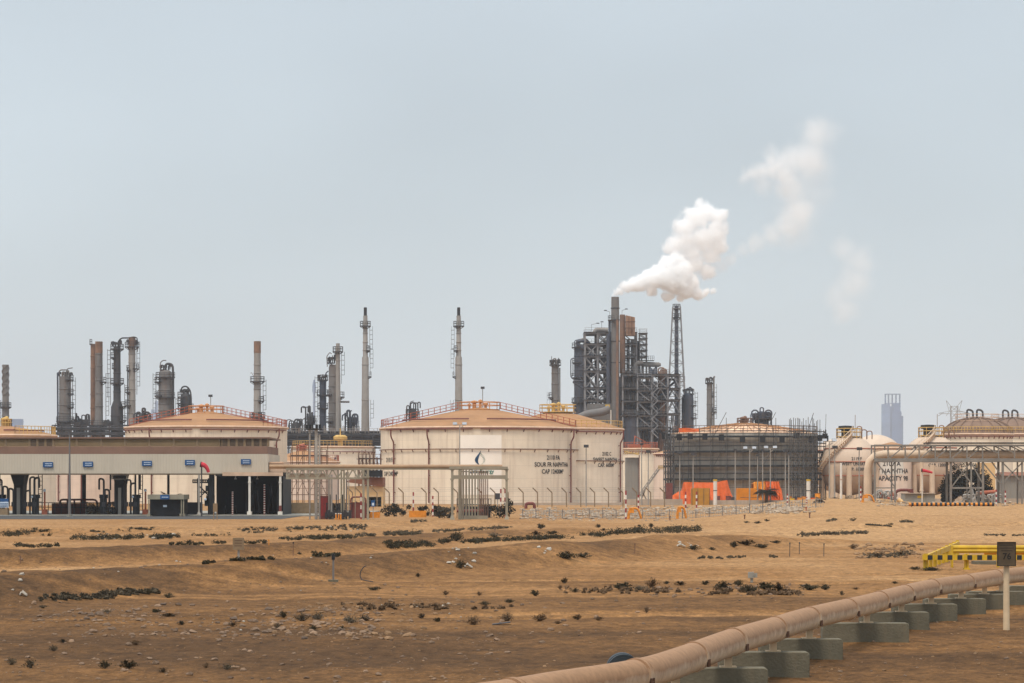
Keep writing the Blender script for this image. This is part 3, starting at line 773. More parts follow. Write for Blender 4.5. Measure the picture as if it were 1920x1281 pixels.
def flights(th, px0, px1, row_top, row_bot, n, y, m='frame_g'):
    q = MB(); x0, x1 = th.x(px0), th.x(px1); z1, z0 = th.z(row_top), th.z(row_bot)
    for i in range(n):
        za, zb = z0 + (z1 - z0) * i / n, z0 + (z1 - z0) * (i + 1) / n
        a, b_ = (x0, x1) if i % 2 else (x1, x0)
        for yy in (y, y - 1.0):
            q.bar((a, yy, za), (b_, yy, zb), 0.16); q.bar((a, yy, za + 1.1), (b_, yy, zb + 1.1), 0.06)
        for k in range(7):
            f = (k + .5) / 7; q.box(a + (b_ - a) * f - .18, a + (b_ - a) * f + .18, y - 1, y, za + (zb - za) * f - .03, za + (zb - za) * f + .03)
        q.box(b_ - .7, b_ + .7, y - 1.1, y + .1, zb - .08, zb)
    th.part("stair_flight", q, M[m])

# chimney with the plume
t = Th("main_chimney", "tallest chimney of the steel complex, grey with a rust face, under the white plume", "chimney", 1153.5, 792)
q = MB(); q.lathe([(8.2 * t.k, 0), (8.0 * t.k, t.z(720)), (7.6 * t.k, t.z(600)), (7.2 * t.k, t.z(557)), (6.6 * t.k, t.z(557)), (6.6 * t.k, t.z(560))], n=28)
t.part("shaft", q, M['steel'], smooth=40)
for row in (578, 600, 640, 680): q = MB(); q.ring(0, 0, t.z(row), 7.8 * t.k, .16, 0, 360, 24); t.part("stiffener_ring", q, M['steel_d'])
q = MB()                                                     # rust brown lower face plate and riser duct
q.box(1.4 * t.k, 5.6 * t.k, -8.4 * t.k - .5, -4 * t.k, t.z(790), t.z(600)); t.part("rust_duct", q, M['rust'])
platform(t, t.z(600), 7.8 * t.k, 6 * t.k, 110, 260)
q = MB(); lamp_arm(q, t.x(1143), -1, t.z(600), -1.2, 2.2); lamp_arm(q, t.x(1166), -1, t.z(600), 1.2, 2.6); t.part("floodlight_arm", q, M['steel_d'])
q = MB(); q.bar((t.x(1143), 0, t.z(790)), (t.x(1143), 0, t.z(600)), .35, 8); q.bar((t.x(1140), -1, t.z(780)), (t.x(1140), -1, t.z(627)), .5, 8); t.part("riser_pipe", q, M['steel_b'], smooth=50)

t = Th("cyclone_bin", "rust brown wedge topped bin box behind the tall chimney's head", "bin", 1180, 800)
q = MB()
x0, x1 = t.x(1173), t.x(1190); 
q.add([(x0, -2.2, t.z(630)), (x1, -2.2, t.z(630)), (x1, 2.2, t.z(630)), (x0, 2.2, t.z(630)), (x0, -2.2, t.z(592)), (x1, -2.2, t.z(596)), (x1, 2.2, t.z(596)), (x0, 2.2, t.z(592))],
      [(3,2,1,0),(4,5,6,7),(0,1,5,4),(1,2,6,5),(2,3,7,6),(3,0,4,7)])
t.part("casing", q, M['rust_l'])
q = MB(); q.lathe([(5.2 * t.k, t.z(700)), (5.2 * t.k, t.z(592)), (4.5 * t.k, t.z(590))], t.x(1167), 0, 20); t.part("riser_duct", q, M['rust'], smooth=40)
q = MB()
for w in (604, 616): q.box(x0 - .08, x1 + .08, -2.3, 2.3, t.z(w) - .12, t.z(w) + .12)
for xx in (t.x(1178.5), t.x(1184)): q.box(xx - .08, xx + .08, -2.32, -2.2, t.z(628), t.z(595.5))
q.box(t.x(1182), t.x(1186), -2.9, -2.2, t.z(624), t.z(619))
t.part("stiffener_rib", q, M['rust'])

t = column("reactor_vessel", "huge dark blue grey reactor drum with hanging pipe loops, left of the braced frame", "reactor", 1092, 805, [(652, 15.5), (720, 15.5), (770, 15.5), (822, 16)], 'steel_b', dome=6,
    plats=[(651, 5, 100, 280), (680, 4, 120, 260), (708, 5, 100, 270), (754, 5, 100, 270)], seams=(668, 695, 722, 745),
    pipes=[([(1077, 650), (1077, 639), (1090, 636)], .9), ([(1083, 650), (1086, 640), (1096, 636), (1103, 642), (1104, 660)], 3.0, -1.0, 'steel'),
           ([(1076, 672), (1070, 674), (1070, 708), (1076, 712), (1080, 712)], 1.0, -1.2), ([(1074, 678), (1074, 706)], .8, -1.4), ([(1075, 770), (1074, 748), (1078, 746)], .6)], lads=())
t = Th("process_structure", "tall open steel frame with cross braced bays between the reactor drum and the chimney", "steel structure", 1120, 800)
frame(t, "frame", 1096, 1143, [627, 648, 671, 699, 730, 753], -6, 6, 2, 3, brace='X', t=.32, skip=((0, 0),), seed=1)
q = MB(); goose(q, [(t.x(1115), 0, t.z(628)), (t.x(1116), 0, t.z(618)), (t.x(1140), 0, t.z(619))], 4.0 * t.k, 12); t.part("overhead_line", q, M['steel_l'], smooth=50)
q = MB(); lamp_arm(q, t.x(1108), -5, t.z(624), 1.8, 2.0); lamp_arm(q, t.x(1127), -5, t.z(616), .1, 1.2); t.part("floodlight_arm", q, M['steel_d'])
q = MB()
rnd = random.Random(9)
for i in range(16):
    x = t.x(rnd.uniform(1098, 1142)); z = t.z(rnd.uniform(640, 760)); y = rnd.uniform(-4, 4)
    q = MB(); goose(q, [(x, y, z - rnd.uniform(2, 6)), (x, y, z), (x + rnd.uniform(-5, 5), y, z), (x + rnd.uniform(-2, 2), y, z - rnd.uniform(1, 4))], rnd.uniform(.15, .5), 6)
    t.part("process_pipe", q, M['steel_b'], smooth=50)
t = column("standpipe_column", "dark slim vessel standing inside the tall braced frame", "process column", 1119, 801, [(630, 4.6), (700, 4.6), (705, 4.0), (822, 4)], 'steel_b', dome=2, seams=(660, 690))
t = column("standpipe_column", "dark fat vessel inside the tall braced frame right beside the chimney", "process column", 1138, 802, [(640, 7), (755, 7), (822, 7)], 'steel_b', dome=3, seams=(660, 690, 720))

t = Th("blower_house", "low dusty drum shaped blower and duct at the foot of the braced frame", "duct", 1120, 770)
q = MB(); q.box(t.x(1102), t.x(1146), 0, 6, 0, t.z(757)); t.part("casing", q, M['steel'])
q = MB(); goose(q, [(t.x(1082), -3, t.z(786)), (t.x(1100), -3, t.z(777)), (t.x(1130), -3, t.z(773)), (t.x(1143), -3, t.z(767))], 7.5 * t.k, 18); t.part("elbow_duct", q, M['steel'], smooth=50)
q = MB(); q.lathe([(1.0 * t.k, 0), (1.0 * t.k, t.z(770))], t.x(1144), -6, 10); t.part("vent_pipe", q, M['white'], smooth=50)
q = MB(); q.box(t.x(1135), t.x(1143), -.4, 0, t.z(766), t.z(759)); t.part("yellow_cover", q, M['yellow_o'])

t = Th("process_structure", "tall steel frame with stair tower standing right behind the chimney under the rust brown bin", "steel structure", 1187, 806)
frame(t, "frame", 1166, 1192, [627, 648, 671, 699], -5, 5, 1, 2, brace='\\', t=.32, seed=2)
frame(t, "stair_tower", 1199, 1212, [627, 637, 648, 659, 671], -2, 2, 1, 2, brace='\\', t=.22, rail=True)
q = MB()
for px_ in (1170, 1178, 1186): q.lathe([(3.2 * t.k, t.z(760)), (3.2 * t.k, t.z(636))], t.x(px_), 1, 14)
t.part("riser_pipe", q, M['steel'], smooth=50)
q = MB()
for (a, b_, r, rr) in ((1196, 640, 790, 1.6), (1203, 655, 700, .8)): q.bar((t.x(a), -1, t.z(r)), (t.x(a), -1, t.z(b_)), rr * t.k * 1.2, 8)
t.part("vertical_pipe", q, M['steel_d'], smooth=50)

t = column("regenerator_vessel", "massive dark vessel body rising behind the lower stair frame", "reactor", 1180, 812, [(706, 19), (730, 22), (822, 22)], 'steel_b', seams=(740, 765, 790), skirt=None)
t = column("regenerator_vessel", "dark square shouldered vessel at the foot of the complex above the small white tanks", "reactor", 1182, 770, [(779, 11), (822, 11)], 'steel_b', plats=[(779, 5)], seams=(800,))
t = Th("overhead_exchanger", "silvery horizontal drum with fat elbow on top of the lower steel frame", "heat exchanger", 1212, 800)
q = MB(); q.bar((t.x(1203), 0, t.z(683)), (t.x(1236), 0, t.z(684)), 4.6 * t.k, 18); q.bar((t.x(1236), 0, t.z(684)), (t.x(1239), 0, t.z(684)), 3.2 * t.k, 18); t.part("drum", q, M['steel_l'], smooth=50)
q = MB(); goose(q, [(t.x(1192), -1, t.z(706)), (t.x(1192), -1, t.z(682)), (t.x(1206), -1, t.z(681))], 5.2 * t.k, 16); t.part("elbow_duct", q, M['steel'], smooth=50)
q = MB()
for a in (1205, 1218, 1230): q.box(t.x(a) - .3, t.x(a) + .3, -1.2, 1.2, t.z(706), t.z(687))
t.part("saddle", q, M['steel_d'])
q = MB(); q.box(t.x(1198), t.x(1226), -1.5, 1.5, t.z(677), t.z(676)); rails_z = t.z(676)
for h in (.6, 1.2): q.bar((t.x(1198), -1.4, rails_z + h), (t.x(1226), -1.4, rails_z + h), .06)
for i in range(9): q.bar((t.x(1198 + 3.5 * i), -1.4, rails_z), (t.x(1198 + 3.5 * i), -1.4, rails_z + 1.2), .06)
t.part("platform", q, M['steel_d'])
q = MB()
for a in (1220, 1227): q.lathe([(3.6 * t.k, t.z(708)), (3.6 * t.k, t.z(694)), (2 * t.k, t.z(691))], t.x(a), -2, 14)
t.part("pot_drum", q, M['steel_b'], smooth=50)
q = MB()
for a in (1241, 1246): goose(q, [(t.x(a - 2), -2, t.z(706)), (t.x(a - 2), -2, t.z(694)), (t.x(a + 2), -2, t.z(694)), (t.x(a + 2), -2, t.z(706))], .35, 8)
t.part("hairpin_pipe", q, M['rust'], smooth=50)

t = Th("stair_structure", "broad lower steel frame of many decks with zigzag stairs on the complex's flank", "steel structure", 1220, 797)
frame(t, "frame", 1166, 1250, [705, 730, 754, 780, 805], -6, 6, 3, 2, brace='R', t=.3, seed=7, skip=((0,0),(1,0),(2,0),(3,0),(4,0)))
frame(t, "stair_tower", 1193, 1219, [712, 735, 756, 782, 804], -8, -6.6, 1, 2, brace='\\', t=.24)
flights(t, 1219, 1231, 718, 822, 9, -7.5)
q = MB()
rnd = random.Random(15)
for i in range(26):
    x = t.x(rnd.uniform(1195, 1248)); z = t.z(rnd.uniform(710, 815)); y = rnd.uniform(-4, 5)
    q = MB(); goose(q, [(x, y, z - rnd.uniform(2, 7)), (x, y, z), (x + rnd.uniform(-4, 4), y, z), (x + rnd.uniform(-1, 3), y, z - rnd.uniform(1, 4))], rnd.uniform(.15, .45), 6)
    t.part("process_pipe", q, M['steel_b'], smooth=50)
q = MB()
for a, b_ in ((1200, 716), (1206, 740), (1198, 765), (1208, 790)): q.box(t.x(a), t.x(a + 16), -3, 3, t.z(b_ + 12), t.z(b_))
t.part("equipment_box", q, M['steel_d'])
t = column("brown_column", "rusty brown vessel standing in the lower stair frame", "process column", 1240, 795, [(696, 6.5), (722, 7), (822, 7.6)], 'rust', plats=[(726, 5), (752, 5), (780, 5)], seams=(740, 765, 795), pipes=[([(1234, 700), (1234, 690), (1246, 690), (1246, 706)], 1.2)])
t = Th("braced_structure", "slender outer frame with herringbone braces between the stair frame and the flare derrick", "steel structure", 1262, 799)
frame(t, "frame", 1249, 1273, [705, 731, 752, 778], -4, 4, 1, 2, brace='V', t=.3, rail=False, seed=3)
frame(t, "outrigger", 1273, 1283, [706, 716], -2, 2, 1, 2, brace='\\', t=.15, rail=False, deck=False, rowbot=716)

t = Th("heater_casing", "dark windowless furnace casing packed behind the lower stair frame", "furnace", 1213, 815)
q = MB(); q.box(t.x(1197), t.x(1231), -3, 5, 0, t.z(716)); t.part("casing", q, M['steel_b'])
q = MB()
for a in (1200, 1208, 1216, 1224): q.box(t.x(a), t.x(a + 1), -3.25, -3, 0, t.z(716))
for r in (735, 755, 778, 800): q.box(t.x(1197), t.x(1231), -3.22, -3, t.z(r + 1), t.z(r))
t.part("stiffener_rib", q, M['steel_d'])
q = MB(); q.lathe([(4 * t.k, t.z(716)), (4 * t.k, t.z(706))], t.x(1214), 0, 14); t.part("flue_stub", q, M['rust'], smooth=40)
# flare derrick
t = Th("flare_derrick", "tapering lattice derrick round a dark flare riser whose top reaches the plume", "flare tower", 1268.5, 830)
q = MB(); q.lathe([(3.9 * t.k, 0), (3.7 * t.k, t.z(640)), (3.4 * t.k, t.z(574)), (2.8 * t.k, t.z(573))], n=18)
for r in (600, 630, 665, 700, 740): q.ring(0, 0, t.z(r), 3.9 * t.k, .15, 0, 360, 16)
t.part("riser", q, M['steel_b'], smooth=40)
ztop, hw = t.z(575), 7.5 * t.k
zb, hb = 0.0, 26 * t.k
def lw(z): return hb + (hw - hb) * (z - zb) / (ztop - zb)
legs = [(-1, -1), (1, -1), (1, 1), (-1, 1)]
for a, c in legs:
    q = MB(); q.bar((a * hb * .95, c * hb * .95, 0), (a * hw * .95, c * hw * .95, ztop), .19); t.part("leg", q, M['frame_g'])
q = MB(); zz = [0]
while zz[-1] < ztop - 3: zz.append(min(ztop, zz[-1] + max(3.2, lw(zz[-1]) * 1.25)))
for za, zc in zip(zz[:-1], zz[1:]):
    for i in range(4):
        (a, c), (a2, c2) = legs[i], legs[(i + 1) % 4]; wa, wc = lw(za) * .95, lw(zc) * .95
        q.bar((a * wa, c * wa, za), (a2 * wc, c2 * wc, zc), .07); q.bar((a2 * wa, c2 * wa, za), (a * wc, c * wc, zc), .07)
        q.bar((a * wc, c * wc, zc), (a2 * wc, c2 * wc, zc), .08)
t.part("bracing_lattice", q, M['frame_g'])
platform(t, t.z(595), 3.6 * t.k, 5 * t.k); platform(t, t.z(578), 3.5 * t.k, 4 * t.k)

# ------------------------------------------------------------------ far, in the haze
def far_tower(name, label, cat, px, Y, blocks, group=None, m='far'):
    t = Th(name, label, cat, px, Y, group)
    for (nm, a, b_, r0, r1, mm) in blocks:
        q = MB(); d = (b_ - a) * t.k
        q.box(t.x(a), t.x(b_), -d / 2, d / 2, 0 if r1 is None else t.z(r1), t.z(r0))
        n = max(2, int(abs((845 if r1 is None else r1) - r0) / 9))
        z0 = t.z(845 if r1 is None else r1)
        for i in range(n):
            z = z0 + (t.z(r0) - z0) * (i + .5) / n; q.box(t.x(a) - d * .03, t.x(b_) + d * .03, -d * .53, d * .53, z - d * .03, z + d * .03)
        t.part(nm, q, M[mm])
    return t
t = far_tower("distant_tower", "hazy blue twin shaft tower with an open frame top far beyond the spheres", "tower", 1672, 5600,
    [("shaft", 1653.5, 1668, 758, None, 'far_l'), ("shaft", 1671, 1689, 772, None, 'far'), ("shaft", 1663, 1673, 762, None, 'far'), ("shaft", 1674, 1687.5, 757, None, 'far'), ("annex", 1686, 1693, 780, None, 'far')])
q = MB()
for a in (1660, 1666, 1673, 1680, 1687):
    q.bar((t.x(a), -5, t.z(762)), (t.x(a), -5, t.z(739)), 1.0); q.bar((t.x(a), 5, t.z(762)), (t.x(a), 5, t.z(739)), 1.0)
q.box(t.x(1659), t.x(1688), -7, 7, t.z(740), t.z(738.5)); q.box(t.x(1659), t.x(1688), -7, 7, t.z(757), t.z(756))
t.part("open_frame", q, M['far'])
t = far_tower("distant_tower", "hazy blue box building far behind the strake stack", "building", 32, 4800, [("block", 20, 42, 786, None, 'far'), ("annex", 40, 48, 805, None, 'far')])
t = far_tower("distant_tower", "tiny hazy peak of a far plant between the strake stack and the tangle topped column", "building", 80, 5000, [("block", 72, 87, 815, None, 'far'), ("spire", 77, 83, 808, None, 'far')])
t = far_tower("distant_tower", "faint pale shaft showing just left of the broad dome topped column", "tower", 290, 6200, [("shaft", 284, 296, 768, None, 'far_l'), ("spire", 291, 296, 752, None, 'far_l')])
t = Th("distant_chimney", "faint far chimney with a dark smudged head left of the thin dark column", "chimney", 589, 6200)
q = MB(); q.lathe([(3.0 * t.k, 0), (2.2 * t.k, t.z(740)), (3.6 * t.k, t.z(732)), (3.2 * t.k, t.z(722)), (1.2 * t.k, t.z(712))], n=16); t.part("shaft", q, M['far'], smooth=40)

t = Th("power_pylon", "pale lattice power pylon with drooping crossarms above the brown domes", "pylon", 1789, 2100)
q = MB(); k = t.k
def sq(z0, w0, z1, w1, r=.22):
    for i in range(4):
        (a, c), (a2, c2) = legs[i], legs[(i + 1) % 4]
        q.bar((a * w0, c * w0, z0), (a * w1, c * w1, z1), r); q.bar((a * w0, c * w0, z0), (a2 * w1, c2 * w1, z1), r * .7); q.bar((a2 * w0, c2 * w0, z0), (a * w1, c * w1, z1), r * .7)
        q.bar((a * w1, c * w1, z1), (a2 * w1, c2 * w1, z1), r * .7)
rowsP = [(905, 22), (860, 15), (825, 11), (800, 9), (785, 8.5), (772, 9), (762, 9.5)]
for (r0, w0), (r1, w1) in zip(rowsP[:-1], rowsP[1:]): sq(t.z(r0) if r0 < 900 else 0, w0 * k * .7, t.z(r1), w1 * k * .7)
t.part("lattice_mast", q, M['steel_l'])
for s in (-1, 1):
    q = MB()
    q.bar((s * 9 * k, 0, t.z(772)), (s * 15 * k, 0, t.z(751)), .22); q.bar((s * 4 * k, 0, t.z(764)), (s * 15 * k, 0, t.z(751)), .22)
    for w in (-3, 3): q.bar((s * 9 * k, w, t.z(776)), (s * 29 * k, 0, t.z(775)), .2); q.bar((s * 9 * k, w, t.z(771)), (s * 29 * k, 0, t.z(775)), .2)
    q.bar((s * 8 * k, 0, t.z(770)), (s * 15 * k, 0, t.z(780)), .2)
    q.bar((s * 20 * k, 0, t.z(774)), (s * 29.5 * k, 0, t.z(780)), .28)
    t.part("crossarm", q, M['steel_l'])
# ------------------------------------------------------------------ storage tanks
def uv_wall(o, R):
    me = o.data; uv = me.uv_layers.new(name="UVMap")
    for p in me.polygons:
        a0 = None
        for li in p.loop_indices:
            v = me.vertices[me.loops[li].vertex_index].co
            a = math.atan2(v.x, -v.y)
            if a0 is None: a0 = a
            if a - a0 > PI: a -= 2 * PI
            if a - a0 < -PI: a += 2 * PI
            uv.data[li].uv = (a * R + 200, v.z)
def tank(label, px, rpx, rowtop, Y, rise=38, wall='cream', roof='roof', name="storage_tank", rims=True, bands=(), downs=(), text=(), crown=None, walk=(), rail='redrust', foam=True, flat=False, z0=0.0, edge_rail=None, grp=None, dome=False):
    """Y: distance of the tank's middle; rows are read at its near face. downs: photo columns of red downpipes; text: (lines, photo column, size m, row)"""
    k = Y / F; R = rpx * k; t = Th(name, label, "tank", px, Y, grp); yf = Y - R
    def zf(row): return PZ(row, yf)
    zt = zf(rowtop); zc = zt + rise * k
    mb = MB(); n = 96
    mb.lathe([(R, -0.2), (R, zt)], n=n); w = t.part("shell", mb, M[wall], smooth=40); uv_wall(w, R)
    mb = MB()
    if flat: mb.lathe([(R * .985, zt + .02), (R * .985, zt + .25), (0.2, zt + .5)], n=n)
    elif dome: mb.lathe([(R * 1.004, zt + .02)] + [(R * math.cos(a), zt + .1 + (zc - zt) * math.sin(a)) for a in [i * PI / 2 / 10 for i in range(10)]] + [(.1, zc)], n=n)
    else: mb.lathe([(R * 1.006, zt + .02), (R * 1.006, zt + .16)] + [(R * (1 - f), zt + .16 + (zc - zt) * (1.25 * f - .25 * f * f) / 1.0) for f in (.02, .2, .4, .6, .8, .97)], n=n)
    rf = t.part("roof", mb, M[roof], smooth=40)
    if rims:
        mb = MB(); mb.ring(0, 0, zt, R + .12, .22, 0, 360, 90); t.part("rim_girder", mb, M['rim'], smooth=60)
    for (row, c0, c1) in bands:                               # pipe bands round the shell, between photo columns
        a0 = math.degrees(math.asin(max(-1, min(1, (c0 - px) / rpx)))); a1 = math.degrees(math.asin(max(-1, min(1, (c1 - px) / rpx))))
        mb = MB(); mb.ring(0, 0, zf(row), R + .28, .10, a0 - 90, a1 - 90, 50)
        nb = max(3, int((a1 - a0) / 9))
        for i in range(nb):
            a = math.radians(a0 + (a1 - a0) * (i + .5) / nb - 90); mb.bar((R * math.cos(a), R * math.sin(a), zf(row) - .5), ((R + .3) * math.cos(a), (R + .3) * math.sin(a), zf(row)), .09)
        t.part("cooling_ring", mb, M['red'] if row < rowtop + 12 else M['rust'], smooth=60)
    for c in downs:
        a = math.asin((c - px) / rpx); s_, c_ = math.sin(a), -math.cos(a)
        mb = MB(); ks = [(R + .95, zt - .2), (R + .95, zt - 1.6), (R + .35, zt - 2.5), (R + .35, 0.2)]
        goose(mb, [(r * s_, r * c_, z) for r, z in ks], .13, 8)
        for z in (2, 5, 8, 10.5):
            if z < zt - 2.6: mb.bar((R * s_, R * c_, z), ((R + .4) * s_, (R + .4) * c_, z), .09)
        t.part("downpipe", mb, M['red'], smooth=60)
    if foam and not flat:
        for a0, a1 in ((-176, -97), (-84, -8)):
            f = .2; mb = MB(); mb.ring(0, 0, zt + .16 + (zc - zt) * .3 + .25, R * .78, .13, a0, a1, 40)
            t.part("foam_ring", mb, M['red'], smooth=60)
    if crown:                                                 # railed platform round the vent at the top: (half width px, height px)
        hw, hp = crown[0] * k, crown[1] * k; mb = MB(); z = zc - .2 * hp
        mb.deck(0, 0, z, .4, hw, 0, 360, .15); rails(mb, 0, 0, z, hw, 0, 360, h=max(1.3, hp * .8), t=.075)
        for i in range(6): a = i * PI / 3; mb.bar((hw * .8 * math.cos(a), hw * .8 * math.sin(a), zt + (zc - zt) * .7), (hw * .8 * math.cos(a), hw * .8 * math.sin(a), z), .1)
        t.part("roof_platform", mb, M[rail])
        mb = MB()
        for (x, y, h, r) in ((-.25, -.3, .9, .35), (.3, .1, .7, .25), (-.5, .2, .6, .2), (.05, -.1, 1.0, .22)):
            mb.lathe([(r, z), (r, z + h * 1.2), (r * 1.8, z + h * 1.3), (r * 1.8, z + h * 1.6), (.05, z + h * 1.8)], x * hw, y * hw, 12)
        t.part("vent_hood", mb, M[rail])
    for (c1, ) in walk:                                       # stair walk from the crown to the rim at photo column c1
        s = (c1 - px) / rpx; yv = -.35
        p0 = Vector((s * .22 * R, yv * .2 * R, zc - .15)); p1 = Vector((s * R, yv * R * .4, zt + .5))
        mb = MB()
        d = (p1 - p0); nv = Vector((-d.y, d.x, 0)).normalized() * .45
        for sgn in (-1, 1):
            mb.bar(p0 + nv * sgn, p1 + nv * sgn, .11)
            for h in (.55, 1.1): mb.bar(p0 + nv * sgn + Vector((0,0,h)), p1 + nv * sgn + Vector((0,0,h)), .06)
            for i in range(14):
                c = p0 + d * (i / 13) + nv * sgn; mb.bar(c, c + Vector((0,0,1.1)), .055)
        for i in range(30):
            c = p0 + d * (i / 29); mb.bar(c - nv, c + nv, .07)
        t.part("roof_walkway", mb, M['redrust'])
    if edge_rail:
        for (a0, a1, m) in edge_rail:
            mb = MB(); rails(mb, 0, 0, zt + .2, R - .1, a0, a1, 1.3, .06)
            nn = int(abs(a1 - a0) / 5)
            for i in range(nn): a = math.radians(a0 + (a1 - a0) * i / nn); mb.bar(((R - .1) * math.cos(a), (R - .1) * math.sin(a), zt), ((R - .1) * math.cos(a), (R - .1) * math.sin(a), zt + 1.5), .06)
            t.part("edge_railing", mb, M[m])
    for (lines, col, size, row, sq_) in text:
        th = math.asin(max(-.98, min(.98, (col - px) / rpx))); mb = MB(); z = zf(row)
        for i, ln in enumerate(lines): letter_round(mb, ln, size, R + .05, th, z - i * size * 1.12, sq_)
        t.part("lettering", mb, M['black'])
    t.R, t.zt, t.zf, t.zc = R, zt, zf, zc
    return t
SOUR = ["2110 FA", "SOUR FR NAPHTHA", "CAP 12400M\u00b3"]
t = tank("large cream tank lettered 2110 FA with a blue drop emblem on a pale panel", 899, 185, 801, 516, rise=40,
    bands=((804, 730, 889), (804, 903, 1082), (842, 716, 1083)), downs=(745.5, 810.5, 1065.5), walk=((1078,), (716,)), crown=(38, 15), rail='orail',
    text=((SOUR, 1036, 1.10, 858, .92), (SOUR, 735, 1.10, 862, .92)), edge_rail=((165, 215, 'redrust'),))
# pale panel and emblem on its shell
pm = MB(); n = 24; a0, a1 = math.asin((865 - 899) / 185), math.asin((941 - 899) / 185)
R2 = t.R + .05
for i in range(n + 1):
    a = a0 + (a1 - a0) * i / n
    pm.v += [(R2 * math.sin(a), -R2 * math.cos(a), t.zf(928)), (R2 * math.sin(a), -R2 * math.cos(a), t.zf(816))]
pm.f = [(2 * i, 2 * i + 2, 2 * i + 3, 2 * i + 1) for i in range(n)]
t.part("emblem_panel", pm, M['newpaint'])
def emblem(t, px, rpx, col, row, h, m1='logo_b', m2='logo_g', R3=None):
    """a drop: solid dark left side, hatched right side; h: height in m"""
    R3 = R3 or t.R + .1; th = math.asin((col - px) / rpx); z = t.zf(row)
    def P(u, v): a = th + u / R3; return (R3 * math.sin(a), -R3 * math.cos(a), z + v)
    def out(f, s): # outline of the drop: f 0 tip .. 1 bottom
        y = h * (.5 - f); w = h * .36 * (math.sin(PI * min(1, f) ** 1.45) ** .9) ; return s * w, y
    mb = MB(); vs = []; n = 24
    for i in range(n + 1):
        f = i / n; x, y = out(f, -1); th_ = h * .02 + h * .2 * math.sin(PI * f ** 1.3)
        vs += [P(x + h * .05 * (1 - f), y), P(x + h * .05 * (1 - f) + th_, y + 0.0)]
    mb.add(vs, [(2 * i, 2 * i + 2, 2 * i + 3, 2 * i + 1) for i in range(n)]); t.part("emblem_drop", mb, M[m1])
    mb = MB()
    for i in range(4, 24, 2):
        f = i / 24; x, y = out(f, 1); x2, y2 = out(f + .022, 1); L = h * .13
        mb.add([P(x - L, y - h * .045), P(x, y), P(x2, y2), P(x2 - L, y2 - h * .05)], [(0, 3, 2, 1)])
    t.part("emblem_stripes", mb, M[m2])
emblem(t, 899, 185, 902, 859, 2.6)
mb = MB(); letter_round(mb, "Qatar", .95, t.R + .1, math.asin((893 - 899) / 185), t.zf(884), .95); t.part("emblem_lettering", mb, M['logo_b'])
mb = MB(); letter_round(mb, "Energy", .95, t.R + .1, math.asin((914.5 - 899) / 185), t.zf(884), .95); t.part("emblem_lettering", mb, M['logo_g'])

t = tank("cream tank with orange roof rising behind the loading canopy", 387, 151, 800, 518, rise=31, bands=((805, 240, 378), (805, 392, 535)), downs=(521, 302), walk=((530,), (245,)), crown=(33, 14), rail='orail',
    text=((["2108 B", "SR LT NAPHTHA"], 513, .95, 855, .8),), edge_rail=((-40, 25, 'redrust'),))
t = tank("cream tank lettered 2102 C tucked behind the drop emblem tank", 1046, 122, 803.5, 524, rise=36, bands=((809, 960, 1164), (864, 960, 1167)), downs=(1158,), wall='cream_b', crown=(34, 12), rail='yrail',
    text=((["2102 C", "SWEET NAPHTHA", "CAP. 6000M\u00b3"], 1135, .92, 851, .9),), edge_rail=((-75, 10, 'yrail'),), foam=False)
t = tank("partly hidden cream tank at the far end of the loading bays lettered LE", 12, 92, 816, 470, rise=18, wall='cream_b', downs=(), crown=(10, 6), rail='yrail', text=((["2103 A", "RAFFINATE LE"], -14, 1.0, 893, .95),), edge_rail=((-70, 30, 'yrail'),))
t = tank("dull pinkish tank between the loading islands, roof hidden by the canopy", 172, 72, 832, 545, rise=12, wall='pinkish', downs=(140, 164, 120), crown=None)
t = tank("small cream tank with orange roof behind the scaffold and the floodlight tower", 568, 68, 866, 640, rise=22, wall='pinkish', bands=(), downs=(548,), crown=(12, 8), rail='redrust', edge_rail=((-80, 20, 'redrust'),), foam=False)
t = tank("pale cream tank with brown flat roof behind the pipe gantry, half showing a drop emblem", 625, 79, 838, 690, rise=5, wall='cream_b', flat=True, bands=((847, 560, 703),), downs=(), edge_rail=((-170, -10, 'yrail'),))
emblem(t, 625, 79, 634, 868, 3.6)
mb = MB(); z = t.zt; mb.lathe([(5 * t.k, z), (5 * t.k, z + 1.6), (13 * t.k, z + 1.8), (13 * t.k, z + 2.5), (8 * t.k, z + 2.9)], t.x(641), -6, 18); mb.lathe([(1.2 * t.k, z), (1.2 * t.k, z + 4.5)], t.x(641), -6, 8); t.part("roof_vent", mb, M['yrail'])
t = tank("white sided tank with brown flat roof behind the grey panel and stairs", 1198, 36, 842, 640, rise=4, wall='cream_b', flat=True, edge_rail=((-170, -10, 'redrust'),), bands=((847, 1164, 1231),))
mb = MB(); mb.box(-2.4, 2.6, -2.5, 2.5, t.zt, t.zt + 1.1); mb.bar((-1.2, -2.4, t.zt + 1), (-1.0, -2.4, t.zt + 3), .18); mb.bar((-1.2, -2.4, t.zt + 3), (1.6, -2.4, t.zt + 1.5), .12); t.part("roof_hatch", mb, M['redrust'])
t = tank("pale tank flank squeezed between the white sided tank and the scaffolding", 1252, 26, 851, 620, rise=6, wall='pinkish', bands=((852, 1230, 1270),), foam=False)
t = tank("pale tank behind the spheres lettered 2107 A, capacity line half hidden", 1672, 37, 840, 560, rise=10, wall='pinkish', foam=False, text=((["2107 A", "PT NAPHTHA", "CAPACITY 98"], 1667, 1.28, 870, .95),))
q = MB(); a_ = math.asin((1667 - 1672) / 37); RR = t.R + .03
for i in range(13):
    a = a_ + (-.5 + i / 12) * 1.25; q.v += [(RR * math.sin(a), -RR * math.cos(a), t.zf(890)), (RR * math.sin(a), -RR * math.cos(a), t.zf(864))]
q.f = [(2 * i, 2 * i + 2, 2 * i + 3, 2 * i + 1) for i in range(12)]
